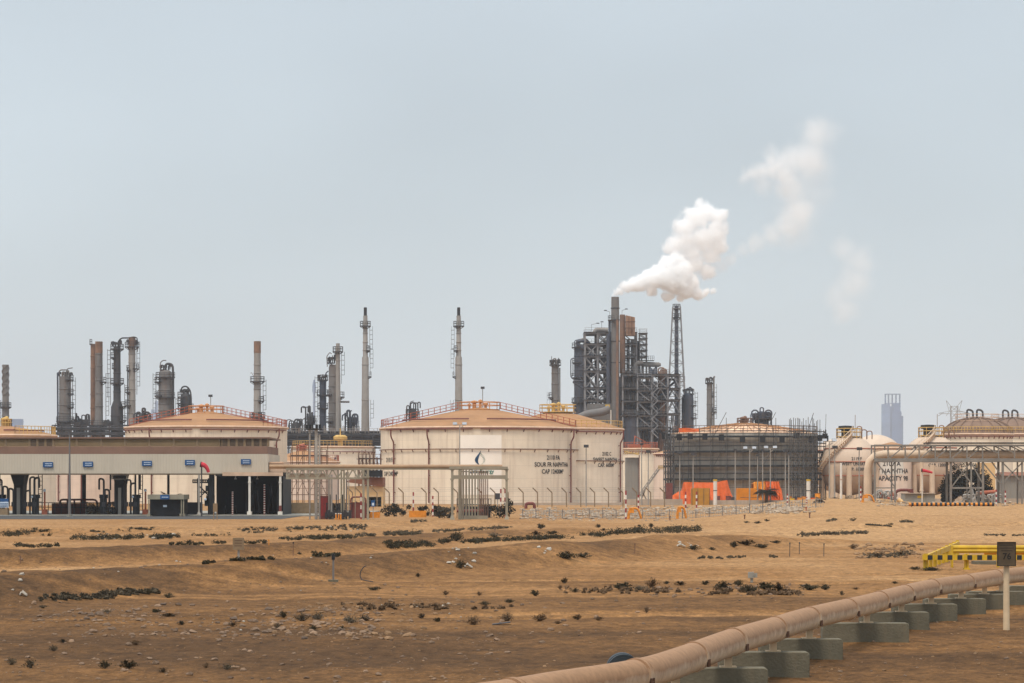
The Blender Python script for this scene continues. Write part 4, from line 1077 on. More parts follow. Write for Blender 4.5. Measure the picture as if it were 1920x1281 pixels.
t.part("text_panel", q, M['white'])

# domed tanks at the edge of the plant
for px, rp, lab in ((1832, 66, "domed tank with brown weathered roof and twin vents, nearest to the pylon"), (1898, 74, "domed tank with brown weathered roof cut by the photo's edge")):
    t = tank(lab, px, rp, 814, 575 + (px - 1832) * .5, rise=30, wall='cream_b', roof='dome', dome=True, foam=False, bands=((818, px - rp + 4, px + rp - 4),), name="domed_tank", edge_rail=((-175, -5, 'yrail'),))
    q = MB(); z = t.zc - .4
    for dx in (-.9, .9):
        goose(q, [(dx * 1.1, -1, z), (dx * 1.1, -1, z + 2.0), (dx * 1.1 - 1.2, -1, z + 2.3), (dx * 1.1 - 1.2, -1, z)], .2, 8)
    t.part("roof_vent", q, M['steel_d'], smooth=60)
    q = MB(); q.deck(0, 0, z, .5, 4.4, 0, 360, .15); rails(q, 0, 0, z, 4.4, 0, 360, 1.3, .045); t.part("roof_platform", q, M['rim'])
    q = MB()
    for i in range(9):
        a = math.radians(-170 + i * 20); pts = [(t.R * math.cos(e) * math.cos(a), t.R * math.cos(e) * math.sin(a), t.zt + .25 + (t.zc - t.zt) * math.sin(e)) for e in [j * PI / 2 / 8 for j in range(9)]]
        q.tube(pts, .12, 5)
    t.part("roof_rib", q, M['dome'])

# tank under repair, wrapped in scaffolding
t = tank("tank under repair, shell dark and wrapped in scaffolding, pale patched roof", 1396, 136, 812, 565, rise=19, wall='netting', roof='roof_pink', rims=False, foam=False, crown=(14, 6), rail='scafr', edge_rail=((-178, -2, 'scafr'),))
q = MB()
for i in range(22):
    a = math.radians(-172 + i * 7.6); pts = [(t.R * (1 - f) * math.cos(a), t.R * (1 - f) * math.sin(a), t.zt + .35 + (t.zc - t.zt) * (1.25 * f - .25 * f * f)) for f in (.03, .3, .6, .9)]
    q.tube(pts, .07, 5)
for f in (.25, .5, .75): q.ring(0, 0, t.zt + .4 + (t.zc - t.zt) * (1.25 * f - .25 * f * f), t.R * (1 - f), .07, -178, -2, 40)
t.part("roof_rafter", q, M['roof'])
TANKR = t
def scaffold_ring(t, r0, r1, z1, a0, a1, step, lift, m, boards):
    s = Th("tank_scaffold", "black tube scaffolding with board walks ringed round the tank under repair", "scaffolding", t.px, t.Y)
    q = MB(); b_ = MB(); n = int((a1 - a0) / step); rnd = random.Random(3)
    for i in range(n + 1):
        a = math.radians(a0 + (a1 - a0) * i / n); c, d = math.cos(a), math.sin(a)
        for r in (r0, r1): q.bar((r * c, r * d, 0), (r * c, r * d, z1 + (2.6 if rnd.random() < .6 else .6)), .07)
        z = lift
        while z < z1 + .1: q.bar((r0 * c, r0 * d, z), (r1 * c, r1 * d, z), .06); z += lift
    z = lift
    while z < z1 + .1:
        q.ring(0, 0, z, r1, .065, a0, a1, n); z += lift
    for i in range(0, n, 3):
        a = math.radians(a0 + (a1 - a0) * i / n); a2 = math.radians(a0 + (a1 - a0) * (i + 1) / n)
        for z in (0, 2 * lift, 4 * lift): q.bar((r1 * math.cos(a), r1 * math.sin(a), z), (r1 * math.cos(a2), r1 * math.sin(a2), z + 2 * lift), .06)
    for i in range(14):                                        # hoist boxes and clutter under the eave
        a = math.radians(a0 + 12 + (a1 - a0 - 24) * i / 13 + rnd.uniform(-3, 3)); z = z1 - rnd.uniform(1.2, 2.2)
        b_.box(r1 * math.cos(a) - .5, r1 * math.cos(a) + .5, r1 * math.sin(a) - .2, r1 * math.sin(a) + .3, z, z + 1.2)
    s.part("scaffold_frame", q, M[m])
    for z in boards: b_.deck(0, 0, z, r0 - .1, r1 + .1, a0, a1, .35); b_.deck(0, 0, z + 1.0, r1, r1 + .06, a0, a1, .18)
    s.part("board_walk", b_, M['dark'])
    return s
zf = t.zf
scaffold_ring(t, t.R + .5, t.R + 1.7, t.zt + .3, -188, 8, 11, 2.9, 'scaf', (zf(897), zf(872), zf(845), zf(817)))
def scaffold_box(name, label, px0, px1, row0, Y, depth, m, nx, lift=1.9, ny=3, boards=3, seed=0, brace=True):
    t = Th(name, label, "scaffolding", (px0 + px1) / 2, Y); q = MB(); b_ = MB(); rnd = random.Random(seed)
    z1 = t.z(row0); xs = [t.x(px0 + (px1 - px0) * i / nx) for i in range(nx + 1)]; ys = [depth * j / (ny - 1) for j in range(ny)]
    for x in xs:
        for y in ys: q.bar((x, y, 0), (x, y, z1 + rnd.uniform(-.2, 1.4)), .075)
    z = lift
    lv = []
    while z < z1: lv.append(z); z += lift
    for z in lv:
        for y in ys: q.bar((xs[0] - .3, y, z), (xs[-1] + .3, y, z), .065)
        for x in xs: q.bar((x, -.2, z), (x, depth + .2, z), .06)
        for x0, x1 in zip(xs[:-1], xs[1:]): q.bar((x0, 0, z + lift / 2), (x1, 0, z + lift / 2), .05)
    if brace:
        for i, z in enumerate(lv[:-1]):
            for j in range(nx):
                if rnd.random() < .55: a, c = (xs[j], xs[j + 1]) if rnd.random() < .5 else (xs[j + 1], xs[j]); q.bar((a, -.05, z), (c, -.05, z + lift), .055)
    for z in rnd.sample(lv, min(boards, len(lv))): b_.box(xs[0], xs[-1], ys[0] + .05, ys[-1] - .05, z + .05, z + .16)
    t.part("scaffold_frame", q, M[m])
    if boards: t.part("board_walk", b_, M['dark'])
    return t
scaffold_box("scaffold_tower", "dense black scaffold tower at the sphere side of the tank under repair", 1484, 1531, 795, 543, 4.0, 'scaf', 6, 1.7, 2, 4, 5)
scaffold_box("scaffold_tower", "narrow black scaffold tower beside the red sheeting", 1249, 1264, 820, 546, 4, 'scaf', 3, 1.5, 3, 3, 6)
scaffold_box("scaffold_tower", "brown lattice scaffold beside the floodlight tower, in front of the small orange roof", 545, 612, 845, 420, 3, 'scafr', 6, 1.9, 2, 2, 8)
scaffold_box("scaffold_tower", "brown scaffold with boards between the gantry and the drop emblem tank", 672, 713, 858, 455, 3, 'scafr', 6, 1.5, 3, 3, 9)

# ------------------------------------------------------------------ gas spheres
def sphere_tank(label, px, row, rpx, Y, text=(), stair=True, rail=True, front=True):
    k = Y / F; t = Th("gas_sphere", label, "sphere tank", px, Y); R = rpx * k; zc = t.z(row); zz = []
    mb = MB(); mb.sphere((0, 0, zc), R, 64, 40); t.part("shell", mb, M['sphere'], smooth=180)
    for i in range(10):
        a = 2 * PI * i / 10 + .2; q = MB()
        q.lathe([(.55, 0), (.55, zc)], R * .96 * math.cos(a), R * .96 * math.sin(a), 14); t.part("leg", q, M['bpipe'], smooth=60)
    if rail:
        q = MB(); z = zc + R * .98; w = R * .42
        q.deck(0, 0, z, .5, w, 0, 360, .15); rails(q, 0, 0, z, w, 0, 360, 1.5, .085)
        for a in range(0, 360, 30): c, s = math.cos(math.radians(a)), math.sin(math.radians(a)); q.bar((w * c, w * s, zc + math.sqrt(R * R - w * w) - .1), (w * c, w * s, z), .1); q.bar((w * c, w * s, z), (w * c, w * s, z + 1.5), .07)
        t.part("top_platform", q, M['yrail'])
        q = MB()
        q.lathe([(.9, z), (.9, z + 1.2), (1.5, z + 1.3), (1.5, z + 2.0), (.3, z + 2.1)], -.6, 0, 16); t.part("relief_hood", q, M['dark'])
        q = MB()
        for i, (x, y, h) in enumerate(((-2.4, 0, 1.6), (1.4, -1, 1.9), (2.6, 1, 1.3), (3.4, -1, 1.0))): goose(q, [(x, y, z - .5), (x, y, z + h), (x + 1, y, z + h), (x + 1, y, z - .6)], .11, 6)
        q.bar((1.2, 0, z), (1.2, 0, z + 4.2), .07)
        t.part("valve_piping", q, M['rust'], smooth=60)
    if stair:                                                # stair sweeping round the shell
        q = MB(); pts0, pts1 = [], []
        for i in range(25):
            f = i / 24; el = -0.25 + f * 1.55; az = math.radians(-162 + f * 85)
            for L_, rr in ((pts0, R + .2), (pts1, R + 1.1)): L_.append((rr * math.cos(el) * math.cos(az), rr * math.cos(el) * math.sin(az), zc + rr * math.sin(el)))
        for P_ in (pts0, pts1):
            q.tube(P_, .16, 5); q.tube([(x, y, z + 1.0) for x, y, z in P_], .07, 4)
        for a, b_ in zip(pts0, pts1): q.bar(a, b_, .14); q.bar(b_, (b_[0], b_[1], b_[2] + 1.0), .05); q.bar(a, (a[0], a[1], a[2] + 1.0), .05)
        t.part("stairway", q, M['bpipe'])
    q = MB()
    for el in (0.12, -0.35, 0.6): q.ring(0, 0, zc + R * math.sin(el), R * math.cos(el) + .12, .09, 0, 360, 60)
    t.part("spray_ring", q, M['redrust'])
    for (lines, col, size, rw) in text:
        q = MB(); th = math.asin((col - px) / rpx)
        for i, ln in enumerate(lines): letter_round(q, ln, size, R + .06, th, PZ(rw, Y - R * .95) - i * size * 1.2, .9, sphere_c=zc)
        t.part("lettering", q, M['black'])
    return t
sphere_tank("beige gas sphere lettered 2119 F with a sweeping stair, closest to the scaffold tower", 1592, 873, 56, 560, text=((["2119 F", "SWEET UNRATE C5", "CAP. 1800M\u00b3"], 1600, .85, 860.5),))
sphere_tank("pale dome of a gas sphere looking over the stair swept one", 1642, 872, 57, 640, stair=False, rail=False)
sphere_tank("beige gas sphere just showing its rim between the scaffold tower and the stair swept one", 1568, 873, 50, 640, stair=False, rail=False)
sphere_tank("beige gas sphere behind the windsock, capacity line 1200 on its belly", 1746, 872, 57, 565, text=((["2119 D", "SWEET UNRATE", "CAP. 1200M\u00b3"], 1752, .85, 853),))
# ------------------------------------------------------------------ truck loading station
Y0 = 304
t = Th("loading_canopy", "long truck loading canopy with cream fascia, brown band and tan louvers over dark bays", "canopy building", 250, Y0)
xl, xr = t.x(-190), t.x(503); z_b, z_f, z_l, z_t = t.z(888), t.z(851.5), t.z(837), t.z(822.5)
q = MB(); q.box(xl, xr, 0, .18, z_b, z_f); q.box(xr - .18, xr + .001, .18, 15, z_b, z_f); t.part("fascia_cladding", q, M['fascia'])
q = MB(); q.box(xl, xr - .12, .3, .5, z_f, z_l); q.box(xr - .3, xr - .12, .5, 14.5, z_f, z_l); t.part("band_cladding", q, M['brown'])
def louver(px0, px1, m):
    q = MB(); x0, x1 = t.x(px0), t.x(px1); q.box(x0, x1, .55, .7, z_l, z_t)
    n = 6
    for i in range(n):
        z = z_l + (z_t - z_l) * (i + .5) / n; q.add([(x0, .40, z - .07), (x1, .40, z - .07), (x1, .56, z + .07), (x0, .56, z + .07)], [(0,1,2,3)])
    t.part("louver_panel", q, M[m])
edges = [-190, -150, -110, -70, -30, 9, 54, 69, 84, 99, 143, 189, 234, 279, 325, 369, 412, 414, 428, 443, 458, 473, 488, 502]
for a, b_ in zip(edges[:-1], edges[1:]):
    if b_ - a > 3: louver(a + .8, b_ - .8, 'louver_d' if (54 <= a < 99 or a > 412) else 'louver')
q = MB()
for a in edges: q.box(t.x(a) - .12, t.x(a) + .12, .38, .75, z_l, z_t)
t.part("louver_mullion", q, M['signtan'])
q = MB(); q.box(xl - .2, xr + .1, .2, 15, z_t + .01, z_t + .16); t.part("roof", q, M['brown'])
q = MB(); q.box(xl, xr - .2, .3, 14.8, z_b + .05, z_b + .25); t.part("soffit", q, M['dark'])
q = MB(); q.box(xl, xr, -.06, .3, z_b - .14, z_b - .01); t.part("gutter", q, M['signbrown'])
# right bay: low lintel, posts, dark back wall
q = MB(); q.box(t.x(418), t.x(531), -.5, -.2, t.z(892.5), t.z(885.6)); t.part("bay_lintel", q, M['rim'])
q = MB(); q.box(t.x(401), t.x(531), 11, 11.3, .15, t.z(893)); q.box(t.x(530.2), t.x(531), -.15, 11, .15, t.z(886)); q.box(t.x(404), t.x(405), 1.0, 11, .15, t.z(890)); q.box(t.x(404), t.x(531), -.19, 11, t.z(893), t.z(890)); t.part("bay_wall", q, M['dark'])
for c, red in ((468.5, 0), (526, 1)):
    q = MB(); q.box(t.x(c - 2), t.x(c + 2), -.45, -.1, .5, t.z(893)); q.box(t.x(c - 4), t.x(c + 4), -.8, .2, .15, .5); q.box(t.x(c - 2.6), t.x(c + 2.6), -.5, -.05, t.z(906), t.z(903)); p = t.part("bay_post", q, M['white'])
    if red: q = MB(); q.box(t.x(c - 2.4), t.x(c + 2.4), -.5, -.05, .52, t.z(948)); q.build("post_guard", M['red'], p)
for c, r0 in ((434, 922), (494, 908)):                        # red and white banded poles in the bay
    q = MB(); q2 = MB(); z0, z1 = .15, t.z(r0); n = 26
    for i in range(n): (q if i % 2 else q2).bar((t.x(c), 1.2, z0 + (z1 - z0) * i / n), (t.x(c), 1.2, z0 + (z1 - z0) * (i + 1) / n), .09, 8)
    p = t.part("banded_pole", q, M['white']); q2.build("red_stripe", M['redw'], p)
q = MB()
for c in (441, 482): q.box(t.x(c - 1), t.x(c + 1), .2, .5, t.z(897), t.z(893)); q.box(t.x(c - 2), t.x(c + 2), .1, .6, t.z(899), t.z(897))
t.part("bay_lamp", q, M['galv'])
q = MB(); q.box(t.x(504), t.x(531), .4, 9, t.z(885), t.z(866)); q.box(t.x(504), t.x(534), .2, .4, t.z(869), t.z(868)); t.part("side_annex", q, M['rim'])
q = MB()
rnd = random.Random(2)
for i in range(14):
    x = t.x(rnd.uniform(410, 522)); z = rnd.uniform(1, 4); q.bar((x, rnd.uniform(2, 9), .15), (x, rnd.uniform(2, 9), z), .1, 6)
t.part("bay_piping", q, M['steel_d'])
# back supports
for c in (-120, -40, 124, 127, 200, 290):
    q = MB(); q.box(t.x(c) - .12, t.x(c) + .12, 12, 12.3, .15, z_b); t.part("rear_post", q, M['steel_d'])

SG = ["small blue sign on the canopy fascia, first from the strake stack's end", "small blue sign on the fascia just past the lamp pole, second in the row", "small blue sign mid fascia above the black guard booth, middle of five",
      "small blue sign on the fascia just left of the drooping windsock", "small blue sign at the end of the fascia above the dark bay"]
for c, r, l in zip((90, 165, 275.5, 356, 461), (871.5, 870.5, 869, 867.5, 866), SG):
    s = Th("fascia_sign", l, "sign", c, Y0 - .1, "blue signs on the loading canopy fascia")
    q = MB(); q.box(-9.3 * s.k, 9.3 * s.k, -.06, .05, s.z(r + 5), s.z(r - 5)); s.part("sign_plate", q, M['blue'])
    q = MB(); rnd = random.Random(c)
    for row in (-1.8, 2.0):
        x = -5.5
        while x < 6.5:
            w = rnd.uniform(.5, 1.6); q.box(x * s.k, (x + w) * s.k, -.085, -.065, s.z(r + row + .8), s.z(r + row - .8)); x += w + .45
    s.part("lettering", q, M['bluew'])

def island(label, px0, px1, seed):
    """dark clad loading island: tapering column, splayed head, arms, handwheels, lamps"""
    c = (px0 + px1) / 2; t = Th("loading_island", label, "loading bay", c, Y0 + 4); k = t.k; rnd = random.Random(seed); w = (px1 - px0) / 2 * k
    q = MB(); zt = t.z(887)
    q.add([(-w * .75, -1.2, .15), (w * .45, -1.2, .15), (w * .45, 1.2, .15), (-w * .75, 1.2, .15), (-w * .8, -1.2, zt - 1.3), (w * .6, -1.2, zt - 1.3), (w * .6, 1.2, zt - 1.3), (-w * .8, 1.2, zt - 1.3),
           (-w * 1.3, -1.6, zt), (w * .9, -1.6, zt), (w * .9, 1.6, zt), (-w * 1.3, 1.6, zt)],
          [(3,2,1,0), (0,1,5,4),(1,2,6,5),(2,3,7,6),(3,0,4,7),(4,5,9,8),(5,6,10,9),(6,7,11,10),(7,4,8,11),(8,9,10,11)])
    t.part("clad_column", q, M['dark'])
    q = MB(); q.box(-w * .35, w * .15, -1.3, -1.2, .15, zt - 1.6); t.part("grey_panel", q, M['greywall'])
    for side in (-1, 1):
        for j in range(3):
            q = MB(); x = side * (w * .9 + j * .55); y = -1.0 - j * .4; z1 = rnd.uniform(2.6, 4.6)
            goose(q, [(x, y, .15), (x, y, z1), (x + side * .5, y, z1 + .1), (x + side * .5, y, z1 - rnd.uniform(.8, 1.8))], .09 + .04 * rnd.random(), 6)
            q.box(x - .2, x + .2, y - .15, y + .15, 1.0, 1.5); t.part("loading_arm", q, M['steel_d'])
        q = MB(); x = side * (w + 1.1); q.box(x - .35, x + .35, -1.9, -1.3, .15, 1.9); q.box(x - .45, x + .45, -1.6, -1.2, 1.9, 2.3); t.part("meter_cabinet", q, M['dark'])
    q = MB(); q.bar((w + 2.1, -1.6, .15), (w + 2.1, -1.6, 2.6), .1, 8); q.box(w + 1.8, w + 2.4, -1.8, -1.4, .15, .7); p = t.part("marker_post", q, M['redrust'])
    q = MB(); q.sphere((w + 2.1, -1.75, 2.75), .16, 10, 6); q.build("white_cap", M['bluew'], p)
    q = MB(); q.sphere((w + .8, -2.0, 2.05), .13, 8, 6); t.part("gauge_face", q, M['bluew'])
    q = MB()
    for d in (0, .42): q.bar((w + 1.2 + d, -.3, .15), (w + 1.2 + d, -.3, zt), .06)
    z = .6
    while z < zt: q.bar((w + 1.2, -.3, z), (w + 1.62, -.3, z), .04); z += .45
    t.part("ladder", q, M['steel_d'])
    return t
island("dark loading island at the far end of the canopy beside the small notice board", 27, 52, 1)
t = island("dark loading island with a small white screen under its head, beside the guard booth", 217, 240, 2)
q = MB(); q.box(-.9, .9, -1.75, -1.65, t.z(899), t.z(891)); p = t.part("screen_frame", q, M['white']); q = MB(); q.box(-.7, .7, -1.78, -1.76, t.z(898), t.z(892)); q.build("screen", M['dark'], p)

t = Th("guard_booth", "black fronted guard booth with pale roof edge and a blue sign", "booth", 311, Y0 - 4); k = t.k
q = MB(); q.box(-30 * k, 33 * k, 0, 4, .1, t.z(936)); t.part("wall", q, M['dark'])
q = MB(); q.box(-33 * k, 35 * k, -.6, 4.4, t.z(936.5), t.z(927.5)); t.part("roof", q, M['gantry'])
q = MB(); q.box(-9 * k, 8 * k, -.72, -.62, t.z(936.2), t.z(928)); p = t.part("blue_sign", q, M['blue'])
q = MB(); rnd = random.Random(8); x = -6
while x < 5: w_ = rnd.uniform(.5, 1.5); q.box(x * k, (x + w_) * k, -.75, -.73, t.z(933), t.z(931.5)); x += w_ + .4
q.build("lettering", M['bluew'], p)
q = MB(); q.box(-5 * k, 2 * k, -.05, -.01, t.z(951), t.z(947)); t.part("notice", q, M['bluew'])
for x in (-31, 30, 34): q = MB(); q.box((x - 1) * k, (x + 1) * k, -.5, -.3, .05, t.z(937)); q.box((x - 3) * k, (x + 3) * k, -.7, -.1, .03, .3); t.part("corner_post", q, M['gantry'])

t = Th("notice_board", "blue and white notice board at the far loading island", "sign", 8, Y0); k = t.k
q = MB(); q.box(-8 * k, 8 * k, -.05, .05, t.z(941), t.z(935)); t.part("blue_panel", q, M['blue'])
q = MB(); q.box(-8 * k, 8 * k, -.05, .05, t.z(952), t.z(941.2)); t.part("white_panel", q, M['bluew'])
q = MB(); rnd = random.Random(9)
for r in (944, 947, 950):
    x = -7
    while x < 6.5: w_ = rnd.uniform(.6, 1.8); q.box(x * k, min(7.4, x + w_) * k, -.08, -.055, t.z(r + .8), t.z(r - .6)); x += w_ + .5
t.part("lettering", q, M['blue'])
for x in (-6, 6): q = MB(); q.bar((x * k, .1, .1), (x * k, .1, t.z(936)), .06); t.part("post", q, M['galv'])

t = Th("firewater_skid", "long dull red firewater skid with railed pipework under the canopy", "pump skid", 145, Y0 + 8); k = t.k
q = MB(); q.box(-48 * k, 12 * k, 0, 2.2, .15, t.z(944)); q.box(12 * k, 45 * k, .3, 2.2, .15, t.z(950)); t.part("casing", q, M['red'])
q = MB(); goose(q, [(-32 * k, -.2, 1), (-32 * k, -.2, t.z(937)), (38 * k, -.2, t.z(937)), (38 * k, -.2, .2)], .12, 6)
for x in (-18, -5, 8, 14): q.bar((x * k, -.2, .3), (x * k, -.2, t.z(937)), .11, 6)
t.part("pipework", q, M['red'], smooth=60)
q = MB()
for z in (.9, 1.4): q.bar((-75 * k, -1.2, z), (70 * k, -1.2, z), .05)
for i in range(13): x = -75 + i * 12; q.bar((x * k, -1.2, .1), (x * k, -1.2, 1.4), .05)
t.part("railing", q, M['steel_d'])
def shed(name, label, cat, px0, px1, row, Y, d, m, mr=None, rr=None, z0=0):
    t = Th(name, label, cat, (px0 + px1) / 2, Y, z0=z0); q = MB(); w = (px1 - px0) / 2 * t.k; q.box(-w, w, 0, d, -.3, t.z(row)); t.part("wall", q, M[m])
    if mr:
        q = MB(); zr = t.z(rr); z1 = t.z(row)
        q.add([(-w - .4, -.5, z1 + .004), (w + .4, -.5, z1 + .004), (w + .4, d + .5, z1 + .004), (-w - .4, d + .5, z1 + .004), (-w - .4, d / 2, zr), (w + .4, d / 2, zr)], [(0,1,5,4),(2,3,4,5),(1,2,5),(3,0,4),(3,2,1,0)])
        t.part("roof", q, M[mr])
    return t
shed("pump_plinth", "low grey concrete plinth behind the red firewater skid", "plinth", 160, 215, 951, Y0 + 7, 2, 'concrete')
shed("tool_crate", "weathered grey crate standing between the guard booth and the ladder frame", "crate", 347, 376, 942, Y0 + 6, 2, 'steel_d')
shed("waste_bin", "tan bin box below the notice board", "bin", -2, 14, 954, Y0 - 1, 1.2, 'signtan')
shed("cable_trough", "brown low cabinet row beside the dark bay", "cabinet", 531, 600, 943, Y0 + 14, 2, 'signtan')
# pole lamp in front of the canopy
def lamp_post(label, px, row, Y, head='flood', m='galv', r=.1, z0=0.0, group=None):
    t = Th("lamp_post", label, "lamp post", px, Y, group, z0=z0); q = MB(); z = t.z(row); q.bar((0, 0, -.2), (0, 0, z), r * 1.25, 8, r * .7); t.part("pole", q, M[m], smooth=60)
    q = MB()
    if head == 'flood': q.bar((-.9, 0, z), (.9, 0, z), .07); q.box(-1.1, -.4, -.35, .2, z + .02, z + .45); q.box(.4, 1.1, -.35, .2, z + .02, z + .45); q.bar((0, 0, z - .6), (.5, -.2, z - .2), .08)
    elif head == 'single': q.bar((0, 0, z), (0, -.3, z + .25), .07); q.box(-.38, .38, -.7, .1, z + .05, z + .5)
    else: q.box(-.25, .25, -.25, .25, z, z + .3)
    t.part("lamp_head", q, M['galv'] if head == 'flood' else M['steel_d'])
    if head == 'flood': q = MB(); q.box(-1.08, -.42, -.38, -.355, z + .05, z + .42); q.box(.42, 1.08, -.38, -.355, z + .05, z + .42); t.part("lamp_glass", q, M['bluew'])
    return t
t = Th("canopy_pole", "thin bare pole standing in front of the canopy fascia and the red skid", "pole", 130.5, Y0 - 9); q = MB(); q.bar((0, 0, -.1), (0, 0, t.z(815)), .16, 8, .06); t.part("pole", q, M['steel'], smooth=60); q = MB(); q.bar((0, 0, -.1), (0, 0, .3), .3, 8); t.part("base", q, M['concrete'])
# windsock on its mast and the ladder frame
def windsock(label, px, row, Y, dx, dz, L, r0, droop, z0=0.0, post='galv'):
    t = Th("windsock", label, "windsock", px, Y, z0=z0); q = MB(); z = t.z(row); q.bar((0, 0, -.1), (0, 0, z + .1), .07, 8); t.part("mast", q, M[post], smooth=60)
    pts = []; rs = []
    for i in range(9):
        f = i / 8; pts.append((dx * L * (f - .5 * droop * f * f), -.2, z + dz * L * f - droop * L * .9 * f * f)); rs.append(r0 * (1 - .42 * f))
    q = MB(); q.tube(pts, rs, 14, caps=False); t.part("sock", q, M['wsock'], smooth=180)
    q = MB(); q.tube([Vector(pts[0]) - (Vector(pts[1]) - Vector(pts[0])) * .8, pts[0]], [r0 * 1.06, r0 * 1.03], 14); t.part("mouth_ring", q, M['wsock_d'])
    return t
windsock("drooping red windsock with dark mouth in front of the canopy fascia", 378, 871, Y0 - 6, 1.0, -.1, 1.15, .28, .7, post='steel_d')
t = Th("ladder_frame", "dark braced steel frame with a cross arm rack between the booth and the bay", "steel frame", 386, Y0 + 1); k = t.k
q = MB()
for x in (-14, 6, 14): q.bar((x * k, 0, .1), (x * k, 0, t.z(897)), .17)
q.bar((-14 * k, 0, t.z(910)), (6 * k, 0, t.z(930)), .1); q.bar((-14 * k, 0, t.z(935)), (6 * k, 0, t.z(915)), .08); q.bar((-14 * k, 0, t.z(923)), (14 * k, 0, t.z(923)), .08)
for r in (900, 905): q.bar((-25 * k, -.1, t.z(r)), (15 * k, -.1, t.z(r)), .09)
for i in range(11): x = -24 + i * 3.8; q.bar((x * k, -.1, t.z(905)), (x * k, -.1, t.z(900)), .09)
t.part("frame", q, M['dark'])
q = MB(); rnd = random.Random(3)
for i in range(7): q.box(rnd.uniform(-2, 12) * k, rnd.uniform(2, 16) * k, -.4, .4, (z := rnd.uniform(.4, 3)), z + .6)
q.bar((12 * k, -.5, .1), (12 * k, -.5, t.z(890)), .3, 8); t.part("valve_gear", q, M['dark'])
q = MB(); q.sphere((0, -.5, t.z(936.5)), .15, 8, 6); t.part("gauge_face", q, M['bluew'])
q = MB(); q.bar((-10 * k, -1.5, .05), (-10 * k, -1.5, t.z(890)), .1, 8); q.bar((-10 * k, -1.5, .05), (-10 * k, -1.5, .5), .28, 8, .1); t.part("pole", q, M['galv'])
t = Th("twin_post_sign", "blank sign plate on two thin posts at the road edge below the windsock", "sign", 403.5, 268); k = t.k
q = MB(); q.box(-4 * k, 4 * k, -.05, .05, t.z(960), t.z(944)); t.part("sign_plate", q, M['signtan'])
for x in (-3, 3.4): q = MB(); q.bar((x * k, .05, -.2), (x * k, .05, t.z(944)), .06); t.part("post", q, M['signtan'])

# palms and leafy plants -------------------------------------------------
def frond(mb, base, yaw, L, rise, droop, w=.16, n=9, rnd=random):
    prev = None; d = Vector((math.cos(yaw), math.sin(yaw), 0))
    for i in range(n + 1):
        f = i / n; p = Vector(base) + d * (L * f * (1 - .25 * droop * f)) + Vector((0, 0, L * (rise * f - droop * f * f)))
        if prev is not None:
            mb.bar(prev, p, .018, 3, caps=False)
            t_ = (p - prev).normalized(); s_ = t_.cross(Vector((0, 0, 1))).normalized(); up = s_.cross(t_)
            for sg in (-1, 1):
                for e in (0, .5):
                    c = prev.lerp(p, e); ll = L * .26 * math.sin(PI * min(.97, .12 + f * .86)) + .05
                    tip = c + s_ * sg * ll + t_ * ll * .7 - up * ll * .25 * rnd.uniform(.4, 1.8)
                    q = c + t_ * w * .8; mb.add([c, q, tip], [(0, 1, 2)])
        prev = p
def palm(name, label, px, Y, trunk, L, n, seed, z0=0.0, m='leaf', spread=1.0, cat="palm"):
    t = Th(name, label, cat, px, Y, z0=z0); rnd = random.Random(seed)
    if trunk > 0:
        q = MB(); q.tube([(0, 0, -.3), (.05, 0, trunk * .5), (0, 0, trunk)], [.34, .26, .24], 9); 
        for i in range(int(trunk / .25)): q.ring(0, 0, .15 + i * .25, .27, .06, 0, 360, 9)
        t.part("trunk", q, M['bark'])
    q = MB()
    for i in range(n): frond(q, (0, 0, max(.1, trunk)), i * 2.4 + rnd.random(), L * rnd.uniform(.8, 1.15), rnd.uniform(.15, 1.1) / spread, rnd.uniform(.35, .8), .13, 9, rnd)
    t.part("crown", q, M[m])
    return t
def leafball(mb, c, r, n, s, rnd, sz=.8, shell=.45):
    """leaf sized faces through an uneven volume"""
    for i in range(n):
        while True:
            v = Vector((rnd.uniform(-1, 1), rnd.uniform(-1, 1), rnd.uniform(-1, 1)))
            if shell < v.length < 1: break
        p = Vector((c[0] + v.x * r, c[1] + v.y * r, c[2] + v.z * r * sz))
        a = Vector((rnd.gauss(0, 1), rnd.gauss(0, 1), rnd.gauss(0, 1))).normalized(); b_ = a.orthogonal().normalized(); ss = s * rnd.uniform(.6, 1.4)
        mb.add([p - a * ss, p + b_ * ss * .45, p + a * ss, p - b_ * ss * .45], [(0, 1, 2, 3)])
palm("palm_bush", "spiky palm bush beside the firewater skid under the canopy", 185, Y0 + 3, .4, 2.0, 26, 3)
palm("palm_bush", "small palm tuft poking up behind the guard booth roof", 321, Y0 + 8, 1.6, 1.6, 24, 4)

